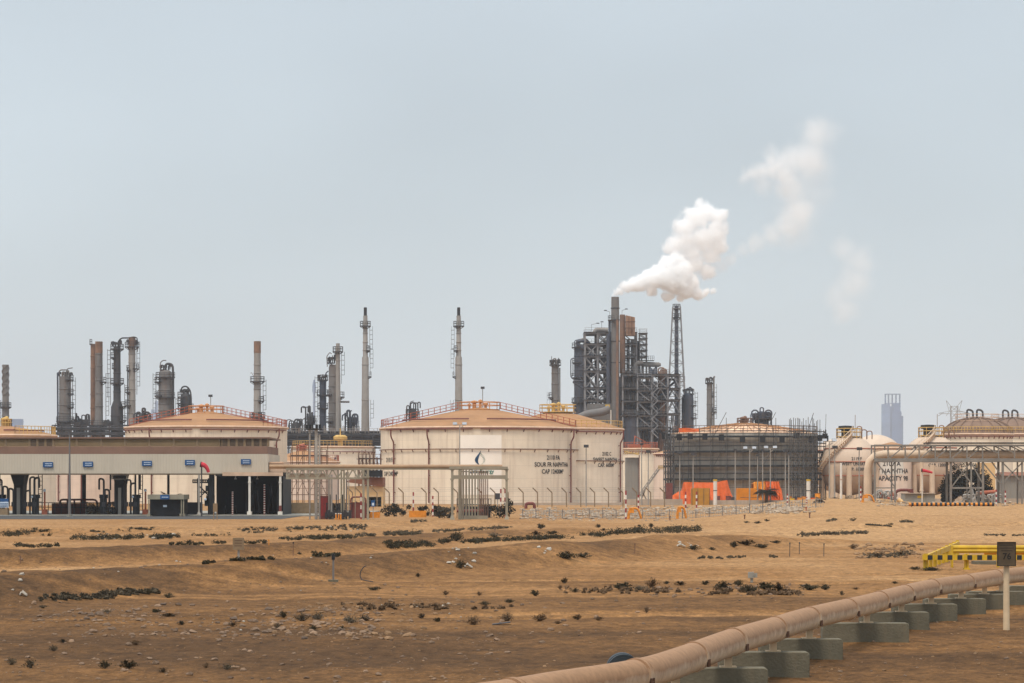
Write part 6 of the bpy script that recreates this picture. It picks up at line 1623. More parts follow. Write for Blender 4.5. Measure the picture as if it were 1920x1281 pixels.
t = Th("yellow_drum", "pale yellow tilted drum on the sand beside the grey pit", "drum", 1687, 345, z0=gzf(PX(1687, 345), 345)); q = MB(); q.bar((-.25, 0, .5), (.25, -.1, .15), .28, 12); t.part("shell", q, M['yellow_b'], smooth=60)
t = Th("valve_cluster", "silvery knot of sphere outlet valves between the bridge foot and the grey pit", "valve gear", 1662, 400); rnd = random.Random(5)
q = MB()
for i in range(26):
    x = t.x(rnd.uniform(1642, 1678)); z = t.z(rnd.uniform(918, 938)); y = rnd.uniform(-1.5, 1.5)
    goose(q, [(x, y, 0), (x, y, z), (x + rnd.uniform(-1, 1), y, z), (x + rnd.uniform(-1, 1), y, z - .8)], rnd.uniform(.06, .16), 6)
t.part("pipework", q, M['galv'], smooth=60)
q = MB()
for i in range(10): x = t.x(rnd.uniform(1644, 1676)); q.sphere((x, rnd.uniform(-2, 0), rnd.uniform(.6, 2.2)), .22, 8, 6)
t.part("valve_body", q, M['redrust'])
t = Th("valve_cluster", "silvery and red knot of valves at the tree's trunk behind the bridge legs", "valve gear", 1850, 400); q = MB()
for i in range(24):
    x = t.x(rnd.uniform(1812, 1872)); z = t.z(rnd.uniform(918, 936)); y = rnd.uniform(-1.5, 1.5)
    goose(q, [(x, y, 0), (x, y, z), (x + rnd.uniform(-1.5, 1.5), y, z), (x + rnd.uniform(-1, 1), y, z - .8)], rnd.uniform(.06, .18), 6)
t.part("pipework", q, M['galv'], smooth=60)
q = MB(); q.bar((t.x(1830), -.5, t.z(925)), (t.x(1870), -.5, t.z(922)), .28, 8); t.part("red_line", q, M['redrust'], smooth=60)
# the dark tree
t = Th("desert_tree", "dense dark bushy tree behind the pipe bridge legs", "tree", 1812, 408); rnd = random.Random(21); k = t.k
q = MB(); q.tube([(0, 0, -.3), (.1, 0, .8), (-.1, 0, 1.8)], [.4, .3, .22], 8)
for a in range(6): c = a * 1.05; q.tube([(0, 0, .9 + .12 * a), (math.cos(c) * 1.1, math.sin(c) * .8, 2.2), (math.cos(c) * 2.2, math.sin(c) * 1.3, 3.3 + .3 * (a % 3))], [.18, .12, .04], 6)
t.part("trunk", q, M['bark'])
q = MB()
for i in range(64):
    u = rnd.uniform(-1, 1); hh = math.sqrt(max(0, 1 - u * u)); x = u * 3.2; z = 3.0 + rnd.uniform(-2.0, 3.1 * hh * (1 - .25 * rnd.random())); y = rnd.uniform(-1.6, 1.6) * hh
    leafball(q, (x, y, z), rnd.uniform(.5, 1.0), 170, .2, rnd, .75, .1)
for i in range(160):                                            # ragged sprays past the edge
    a = rnd.uniform(-.3, PI + .3); c = Vector((math.cos(a) * 3.1, rnd.uniform(-1, 1), 3.0 + math.sin(a) * 3.0)); d = Vector((math.cos(a), rnd.uniform(-.5, .5), math.sin(a))).normalized()
    for j in range(5): p = c + d * j * .14; b_ = Vector((rnd.uniform(-1, 1), rnd.uniform(-1, 1), rnd.uniform(-1, 1))).normalized() * .2; q.add([p, p + d * .1 + b_ * .5, p + b_, p - d * .08 + b_ * .5], [(0,1,2,3)])
t.part("crown", q, M['leaf_t'])
shed("yellow_hut", "yellow plastered hut behind the dark tree", "hut", 1842, 1866, 868, 440, 6, 'yellow_b')
t = shed("switch_room", "grey walled switch room with a brown roof band at the bridge's far end", "hut", 1884, 1930, 892, 445, 8, 'greywall', 'brownroof', 885)
q = MB(); q.box(2 * t.k, 12 * t.k, -.06, -.01, 0, t.z(905)); t.part("door", q, M['bridge'])
# orange and black striped barrier
YS = 312; z0 = gzf(PX(1780, YS), YS) - .05
t = Th("striped_barrier", "long low barrier pole banded orange and black on the sand below the pipe bridge", "barrier", 1783, YS, z0=z0); k = t.k
q = MB(); q2 = MB(); n = 36; x0, x1 = t.x(1704), t.x(1864); z = t.z(948) + .12
q.bar((x0, 0, z), (x1, 0, z), .19, 8)
for i in range(1, n, 2): q2.bar((x0 + (x1 - x0) * i / n, 0, z), (x0 + (x1 - x0) * (i + 1) / n, 0, z), .196, 8)
p = t.part("rail", q, M['opaint']); q2.build("black_stripe", M['yblack'], p)
for c in (1709, 1758, 1807, 1855): q = MB(); q.bar((t.x(c), 0, -.6), (t.x(c), 0, z), .05); t.part("post", q, M['scafr'])
# ------------------------------------------------------------------ foreground: dusty pipeline on concrete piers
pm_ = bpy.data.materials.new("dusty_pipeline_paint"); pm_.use_nodes = True
N, L = pm_.node_tree.nodes, pm_.node_tree.links; b = N["Principled BSDF"]; b.inputs['Roughness'].default_value = 0.42; b.inputs['Specular IOR Level'].default_value = 0.4
at_ = N.new("ShaderNodeAttribute"); at_.attribute_name = "dust"                     # settled sand lies on the upper side
tc = N.new("ShaderNodeTexCoord"); nz = N.new("ShaderNodeTexNoise"); nz.inputs['Scale'].default_value = 3.0; nz.inputs['Detail'].default_value = 8; nz.inputs['Roughness'].default_value = 0.7
L.new(tc.outputs['Object'], nz.inputs['Vector'])
ma = N.new("ShaderNodeMath"); ma.operation = 'MULTIPLY_ADD'; ma.inputs[1].default_value = 0.7; L.new(nz.outputs[0], ma.inputs[0])
sb = N.new("ShaderNodeMath"); sb.operation = 'SUBTRACT'; sb.inputs[1].default_value = 0.35; L.new(at_.outputs['Fac'], sb.inputs[0]); L.new(sb.outputs[0], ma.inputs[2])
mr = N.new("ShaderNodeMapRange"); mr.inputs[1].default_value = 0.2; mr.inputs[2].default_value = 0.65; L.new(ma.outputs[0], mr.inputs[0])
mx = N.new("ShaderNodeMix"); mx.data_type = 'RGBA'; mx.inputs[6].default_value = (0.66, 0.49, 0.33, 1); mx.inputs[7].default_value = (0.29, 0.160, 0.082, 1)
L.new(mr.outputs[0], mx.inputs[0])
n2 = N.new("ShaderNodeTexNoise"); n2.inputs['Scale'].default_value = 9.0; n2.inputs['Detail'].default_value = 6; L.new(tc.outputs['Object'], n2.inputs['Vector'])
m2 = N.new("ShaderNodeMapRange"); m2.inputs[1].default_value = .3; m2.inputs[2].default_value = .7; m2.inputs[3].default_value = .84; m2.inputs[4].default_value = 1.12; L.new(n2.outputs[0], m2.inputs[0])
m3 = N.new("ShaderNodeMix"); m3.data_type = 'RGBA'; m3.blend_type = 'MULTIPLY'; m3.inputs[0].default_value = 1; L.new(mx.outputs[2], m3.inputs[6]); L.new(m2.outputs[0], m3.inputs[7]); L.new(m3.outputs[2], b.inputs['Base Color'])
m4 = N.new("ShaderNodeMapRange"); m4.inputs[3].default_value = .38; m4.inputs[4].default_value = .9; L.new(mr.outputs[0], m4.inputs[0]); L.new(m4.outputs[0], b.inputs['Roughness'])

CTRL = [(-6.5, 24), (-3.0, 29.5), (-0.5, 33.0), (0.55, 35.3), (1.67, 37.8), (2.45, 40.8), (3.44, 45.3), (4.55, 49.6), (5.62, 53.8), (7.48, 60), (8.92, 65.2), (10.25, 69.6), (11.5, 72.9), (12.6, 75.9), (13.5, 78.3), (15.2, 82), (18.5, 88), (23, 95)]
def catmull(P, n=10):
    out = []
    for i in range(1, len(P) - 2):
        p0, p1, p2, p3 = (np.array(P[j], float) for j in (i - 1, i, i + 1, i + 2))
        for k in range(n):
            t = k / n; out.append(tuple(0.5 * ((2 * p1) + (-p0 + p2) * t + (2 * p0 - 5 * p1 + 4 * p2 - p3) * t * t + (-p0 + 3 * p1 - 3 * p2 + p3) * t ** 3)))
    return out
path = catmull(CTRL, 14)
PR, PZC = 0.215, 0.78
base = Vector((path[0][0], path[0][1], 0))
t = Th("dusty_pipeline", "long dusty tan pipeline curving over low concrete piers, jointed by bolted bands", "pipeline", 960, 34)
off = Vector(t.o.location)
pts = [Vector((x, y, PZC)) - off for x, y in path]
q = MB(); q.tube(pts, PR, 28)
o = t.part("pipe", q, pm_, smooth=60)
nv = len(o.data.vertices); att = o.data.attributes.new("dust", 'FLOAT', 'POINT')
att.data.foreach_set("value", [max(0, min(1, .50 + .75 * (v.co.z + off.z - PZC) / PR)) for v in o.data.vertices])
# joints every few metres: raised band, bolted ears
acc = 0; nxt = 1.2; joints = []
for a, c in zip(pts[:-1], pts[1:]):
    d = (c - a).length
    while acc + d >= nxt: joints.append((a.lerp(c, (nxt - acc) / d), (c - a).normalized())); nxt += 4.15 if nxt < 60 else 4.6
    acc += d
for p, d in joints:
    q = MB(); q.bar(p - d * .055, p + d * .055, PR + .016, 28); q.bar(p - d * .10, p - d * .085, PR + .012, 28); q.bar(p + d * .085, p + d * .10, PR + .012, 28)
    j = t.part("joint_band", q, pm_, smooth=40); a2 = j.data.attributes.new("dust", 'FLOAT', 'POINT'); a2.data.foreach_set("value", [max(0, min(1, .4 + .55 * (v.co.z + off.z - PZC) / PR)) for v in j.data.vertices])
    s = d.cross(Vector((0, 0, 1))).normalized(); e = (s * .93 - Vector((0, 0, .36))).normalized()
    q = MB()
    for w in (-.05, .05): c = p + e * (PR + .03) + d * w; q.bar(c - Vector((0, 0, .055)), c + Vector((0, 0, .055)), .022, 6)
    q.bar(p + e * (PR + .03) - d * .05, p + e * (PR + .03) + d * .05, .016, 6); q.build("joint_bolt", M['tan_rust'], j)
# piers
PIER = [(0.35, 35.0, 1.0, 1.2), (2.35, 40.9, 0.9, 1.15), (3.44, 45.3, 1.0, 1.0), (4.55, 49.6, .95, .4), (5.62, 53.8, .95, .45), (7.48, 60, 1.1, .25), (8.92, 65.2, 1.0, .28), (10.25, 69.6, 1.0, .35), (11.5, 72.9, 1.0, .25), (12.6, 75.9, 1.0, .25), (13.4, 77.9, 1.0, .45), (15.3, 82.2, 1, .5)]
PL = ["concrete pier mostly below the photo's edge under the pipeline", "concrete pier just showing its top at the photo's edge", "concrete pier with its top corner near the bottom edge, third along the pipeline", "concrete pier with a chipped corner low under the pipeline, fourth along", "concrete pier fifth along the curving pipeline, stained",
      "broad long concrete pier at the pipeline's bend with a clear white saddle post", "concrete pier just past the broad one, beside the thin stake", "concrete pier with tall shaded face between the stake and the banner sign post", "concrete pier second left of the numbered sign's post", "concrete pier immediately left of the numbered sign's post", "concrete pier immediately right of the numbered sign's post", "last visible concrete pier cut by the photo's edge"]
for i, (x, y, wl, hgt) in enumerate(PIER):
    g = gzf(x, y); th_ = bpy.data.objects.new("concrete_pier", None); COL.objects.link(th_); th_.location = (x, y, g); tag(th_, PL[i], "pier", "concrete piers under the pipeline", 'thing')
    # block: long across the pipe, rounded top corners
    h = .40 - g + 0; hw0, hw1 = -.95, .62 + (.25 if i == 5 else 0); r = .05; q = MB(); prof = []
    for (cx, cz, a0) in ((hw1 - r, h - r, 0), (hw0 + r, h - r, 90)):
        for k in range(5): a = math.radians(a0 + 90 * k / 4); prof.append((cx + r * math.cos(a), cz + r * math.sin(a)))
    prof = [(hw1, -.3)] + prof + [(hw0, -.3)]; n = len(prof); bv = .025
    q.v = [(a, -.2, c) for a, c in prof] + [(a, .2, c) for a, c in prof]
    q.f = [tuple(range(n - 1, -1, -1)), tuple(range(n, 2 * n))] + [(k, (k + 1) % n, (k + 1) % n + n, k + n) for k in range(n)]
    o = q.build("pier_block", M['pier'], th_, 50)
    md = o.modifiers.new("edge", 'BEVEL'); md.width = .014; md.segments = 2; md.limit_method = 'ANGLE'; md.angle_limit = math.radians(50)
    q = MB(); top = PZC - PR - g; q.box(-.06, .06, -.11, -.09 + .1, h - .01, top + .1); q.box(-.13, .13, -.13, .13, h - .012, h + .02); q.build("saddle_post", M['signpost'], th_)
# ------------------------------------------------------------------ numbered sign
Y76 = 60.5; xs_ = PX(1886, Y76); g = gzf(xs_, Y76)
# its post stands nearer than the pipeline there
t = Th("numbered_sign", "dark brown board reading 76 on a thick cream post in front of the pipeline", "sign", 1887, YG(1182, 0)); k = t.k
q = MB(); q.tube([(0, 0, -.2), (.0, 0, t.z(1060) + .02)], [.078, .066], 16); t.part("post", q, M['signpost'], smooth=60)
q = MB(); q.box(t.x(1868), t.x(1903), -.13, -.085, t.z(1061.5), t.z(1016)); pl = t.part("sign_board", q, M['signbrown'])
md = pl.modifiers.new("edge", 'BEVEL'); md.width = .008; md.segments = 2
q = MB()
for a, b_, r0, r1 in ((1868, 1903, 1016, 1017.2), (1868, 1903, 1060.3, 1061.5), (1868, 1869.2, 1017.2, 1060.3), (1901.8, 1903, 1017.2, 1060.3)): q.box(t.x(a), t.x(b_), -.145, -.131, t.z(r1), t.z(r0))
t.part("board_edge", q, M['sig_ink'])
q = MB(); letter_flat(q, "76", .20, t.x(1886), -.134, t.z(1043.5), 1.0); t.part("number", q, M['sig_ink'])
q = MB()
for r, x0, x1 in ((1021.5, 1872, 1898), (1027, 1872, 1899), (1032, 1875, 1896)): q.box(t.x(x0), t.x(x1), -.134, -.1315, t.z(r + 1.1), t.z(r))
t.part("lettering", q, M['sig_ink'])
# ------------------------------------------------------------------ yellow guard barrier round the second pipeline
t = Th("guard_rail", "yellow guard rail with black bands and a returning row of yellow posts", "guard rail", 1820, 110, z0=gzf(PX(1820, 110), 110)); k = t.k
q = MB(); q2 = MB(); zr0, zr1 = t.z(1050.5), t.z(1040.5); x = t.x(1730); xe = t.x(2080); i = 0; w = 9.3 * k
q.box(x, xe, 0, .12, zr0, zr1)
while x < xe - w:
    q2.box(x + w, x + 2 * w, -.004, .124, zr0 + .012, zr1 - .012); x += 2 * w
p = t.part("front_rail", q, M['yellow']); q2.build("black_stripe", M['yblack'], p)
for c in (1735, 1739, 1812, 1815.5, 1890, 1965, 2040):
    q = MB(); q.box(t.x(c - 2.4), t.x(c + 2.0), .13, .28, -.4, zr1 + .04); t.part("post", q, M['yellow'])
q = MB(); q.box(t.x(1808), t.x(1819), .0, .4, -.1, .06); t.part("post_foot", q, M['yellow'])
dy = 20.0
n = 8
xA, xB = t.x(1736), PX(1795, 110 + dy) - t.o.location.x
for i in range(1, n + 1):
    f = i / n; q = MB(); xx = xA + (xB - xA) * f; yy = dy * f; q.box(xx - .07, xx + .07, yy - .07, yy + .07, -.4, zr1 + .18 * f); t.part("post", q, M['yellow'])
q = MB(); q.add([(xA, .2, zr0), (xB, dy, zr0 + .1), (xB, dy, zr1 + .12), (xA, .2, zr1), (xA + .1, .2, zr0), (xB + .1, dy, zr0 + .1), (xB + .1, dy, zr1 + .12), (xA + .1, .2, zr1)], [(3,2,1,0),(4,5,6,7),(0,1,5,4),(2,3,7,6),(1,2,6,5),(3,0,4,7)]); t.part("side_rail", q, M['yellow'])
q = MB(); yb = dy
for r in (1037, 1030.5): q.bar((t.x(1810), 3.5, t.z(r)), (t.x(2080), 3.5, t.z(r)), .09, 8)
for c in (1811, 1900, 1990): q.box(t.x(c - 2), t.x(c + 2), 3.4, 3.6, -.3, t.z(1027))
t.part("rear_rail", q, M['yellow'])
t = Th("yellow_pipe", "yellow pipe end resting on a grey block behind the banded guard rail", "pipe", 1880, 119, z0=gzf(PX(1880, 119), 119)); k = t.k
q = MB(); q.bar((t.x(1845), 0, t.z(1036)), (t.x(2080), 0, t.z(1034)), 6.3 * k, 16); t.part("pipe", q, M['orange_y'], smooth=60)
q = MB(); q.box(t.x(1824), t.x(1872), -.5, .4, -.3, t.z(1052)); t.part("concrete_block", q, M['pier'])
# ------------------------------------------------------------------ small signs and markers in the sand
Y = at_ground(447, 1055); g = gzf(PX(447, Y), Y); t = Th("board_sign", "small tan board on a stub post standing on the sand berm", "sign", 447, Y, z0=g); k = t.k
q = MB(); q.box(-10.5 * k, 10.5 * k, -.03, .03, t.z(1031), t.z(1008.5)); p = t.part("sign_board", q, M['signtan']); q = MB(); 
for r in (1013, 1018, 1023): q.box(-7 * k, 7 * k, -.036, -.031, t.z(r + 1.2), t.z(r)); 
q.build("lettering", M['tan_rust'], p)
q = MB(); q.box(-1.8 * k, 1.8 * k, .035, .1, -.3, t.z(1012)); t.part("post", q, M['galv'])
Y = at_ground(625, 1092); g = gzf(PX(625, Y), Y); t = Th("cable_marker", "black headed marker post on a square concrete foot at the berm's toe", "marker post", 625, Y, z0=g); k = t.k
q = MB(); q.box(-1.7 * k, 1.7 * k, -.03, .03, .05, t.z(1049)); t.part("post", q, M['steel']); q = MB(); q.box(-3 * k, 3 * k, -.05, .05, t.z(1049.5), t.z(1040)); q.box(-1.6 * k, 1.6 * k, -.04, .04, t.z(1040) - .01, t.z(1038)); t.part("head", q, M['black'])
q = MB(); q.box(-9 * k, 9 * k, -.17, .17, -.2, .07); t.part("foot", q, M['pier'])
Y = at_ground(682, 1092); g = gzf(PX(682, Y), Y); t = Th("bent_rebar", "thin bent steel rod curling out of the sand beside the marker post", "rod", 682, Y, z0=g); k = t.k
q = MB(); q.tube([(4 * k, 0, t.z(1061)), (-1 * k, 0, t.z(1064)), (-6 * k, 0, t.z(1072)), (-7 * k, 0, t.z(1080)), (-4 * k, 0, t.z(1087)), (4 * k, -.1, .06), (18 * k, -.2, .02)], .018, 6); t.part("rod", q, M['steel_d'], smooth=60)
Y = at_ground(1409, 1094); g = gzf(PX(1409, Y), Y); t = Th("utility_pedestal", "small grey box head on a stub behind dark scrub bushes", "pedestal", 1409, Y, z0=g); k = t.k
q = MB(); q.box(-6 * k, 4 * k, -.08, .14, t.z(1084), t.z(1073)); q.box(4 * k, 11 * k, -.02, .1, t.z(1083), t.z(1075)); t.part("head", q, M['concrete']); q = MB(); q.box(-2 * k, 3 * k, -.04, .04, -.3, t.z(1083)); t.part("stub", q, M['concrete'])
for px, r0, r1, lab, m in ((1480.5, 1018, 1044, "thin dark stake, first of three on the flat", 'steel_d'), (1498.5, 1018, 1040, "thin dark stake, middle of three on the flat", 'steel_d'), (1544.5, 1020, 1044, "thin dark stake, last of three on the flat", 'steel_d'), (1671, 1169, 1188, "short rusty stake in front of a concrete pier", 'scafr'),
                       (1190, 1022, 1040, "thin pale stake sticking up from the berm side", 'scafr'), (549.5, 1020, 1046, "thin stake with a dark cap on the berm", 'scafr'), (504, 1017, 1027, "stubby orange stake on the far berm", 'opaint'), (38, 1048, 1061, "stubby brown stake on the berm at the photo's edge", 'scafr'),
                       (1518, 963, 973, "stubby dark stake on the sand hill, upper one", 'scafr'), (1511.5, 951, 959, "stubby stake near the short banded post", 'redrust'), (1396, 966, 974, "dark stub on the sand slope below the fence", 'scafr'), (1256, 968, 976, "rusty stub right below the fence line", 'scafr'), (928, 1180 - 190, 1000, "tiny dark stub on the ground left of the shrub clump", 'scafr')):
    Y = at_ground(px, r1); g = gzf(PX(px, Y), Y); t = Th("ground_stake", lab, "stake", px, Y, z0=g); h = (r1 - r0) * t.k; rr = .018 if Y < 200 else .06
    if px == 1671: rr = .022
    q = MB(); q.bar((0, 0, -.2), (.02 * h, 0, h), rr, 6); t.part("rod", q, M[m]); q = MB(); q.bar((.02 * h, 0, h - .06), (.022 * h, 0, h + .015), rr * 1.8, 6); t.part("cap", q, M['dark'] if px == 549.5 else M[m])
Y = 41.5; t = Th("plastic_drum", "slate grey plastic drum lying half hidden behind the near pipeline", "drum", 1168, Y); k = t.k
q = MB(); R_ = .235; z_ = t.z(1226) - R_; q.bar((0, -.3, z_), (0, .4, z_), R_, 28); q.bar((0, -.32, z_), (0, -.28, z_), R_ * 1.04, 28); q.bar((0, .0, z_), (0, .04, z_), R_ * 1.03, 28); t.part("shell", q, M['rubber'], smooth=40)
q = MB(); q.bar((0, -.33, z_), (0, -.318, z_), R_ * .86, 24); t.part("lid", q, M['rubber'], smooth=40)

# ------------------------------------------------------------------ scrub, rubble, litter
def clump(rnd, r, h, n, s, dense=1.0):
    """desert shrub: wiry stems fanning up with small leaves"""
    st = MB(); lf = MB()
    for i in range(int(26 * dense)):
        a = rnd.uniform(0, 2 * PI); d = rnd.uniform(.1, 1) * r; hh = h * rnd.uniform(.55, 1.05) * (1 - .45 * (d / r) ** 2)
        p0 = Vector((rnd.uniform(-.15, .15) * r, rnd.uniform(-.15, .15) * r, -.05)); p2 = Vector((math.cos(a) * d, math.sin(a) * d, hh)); p1 = p0.lerp(p2, .5) + Vector((0, 0, hh * .18))
        st.tube([p0, p1, p2], [.014 * r + .004, .01 * r + .003, .004], 3, caps=False)
        for k in range(int(n / 26)):
            f = rnd.uniform(.3, 1.08); c = p1.lerp(p2, (f - .5) * 2) if f > .5 else p0.lerp(p1, f * 2); c = c + Vector((rnd.gauss(0, .1), rnd.gauss(0, .1), rnd.gauss(0, .07))) * r
            u = Vector((rnd.gauss(0, 1), rnd.gauss(0, 1), rnd.gauss(0, 1))).normalized(); w = u.orthogonal().normalized(); ss = s * rnd.uniform(.5, 1.5)
            lf.add([c - u * ss, c + w * ss * .5, c + u * ss, c - w * ss * .5], [(0, 1, 2, 3)])
    return st, lf
PROTO = {}
def bush(kind, seed, label, group, px, row, wpx, hpx, cat="bush", name="scrub_bush"):
    """a shrub wpx wide and hpx tall in the photo with its foot at (px, row)"""
    Y = at_ground(px, row); x = PX(px, Y); g = gzf(x, Y); k = Y / F; key = (kind, seed % 4)
    w, h = wpx * k / 2 * 1.06, hpx * k * .82
    if key not in PROTO:
        rnd = random.Random(seed); st, lf = clump(rnd, 1.0, 1.0, {'leaf': 620, 'leaf_dry': 130, 'leaf_grey': 340}[kind], .085, 1.0 if kind != 'leaf_dry' else 2.2)
        PROTO[key] = (st.build("bush_stem", M['bark'] if kind != 'leaf_dry' else M['leaf_dry']), lf.build("bush_foliage", M[kind]))
        for o in PROTO[key]: COL.objects.unlink(o)
    r = bpy.data.objects.new(name, None); COL.objects.link(r); r.location = (x, Y + w * .3, g); tag(r, label, cat, group, 'thing')
    r.scale = (w, max(.12, min(w, 1.2)), h); r.rotation_euler.z = seed * 1.3
    r.rotation_euler.z = 0 if abs(w) > 1.3 else r.rotation_euler.z
    for o, nm in zip(PROTO[key], ("stem", "foliage")):
        c = o.copy(); c.name = nm; COL.objects.link(c); c.parent = r
G1 = "dark scrub bushes dotted over the berms"; G2 = "dry twiggy bushes on the near flat"; G3 = "grey green bushes low on the near ground"
i = 0
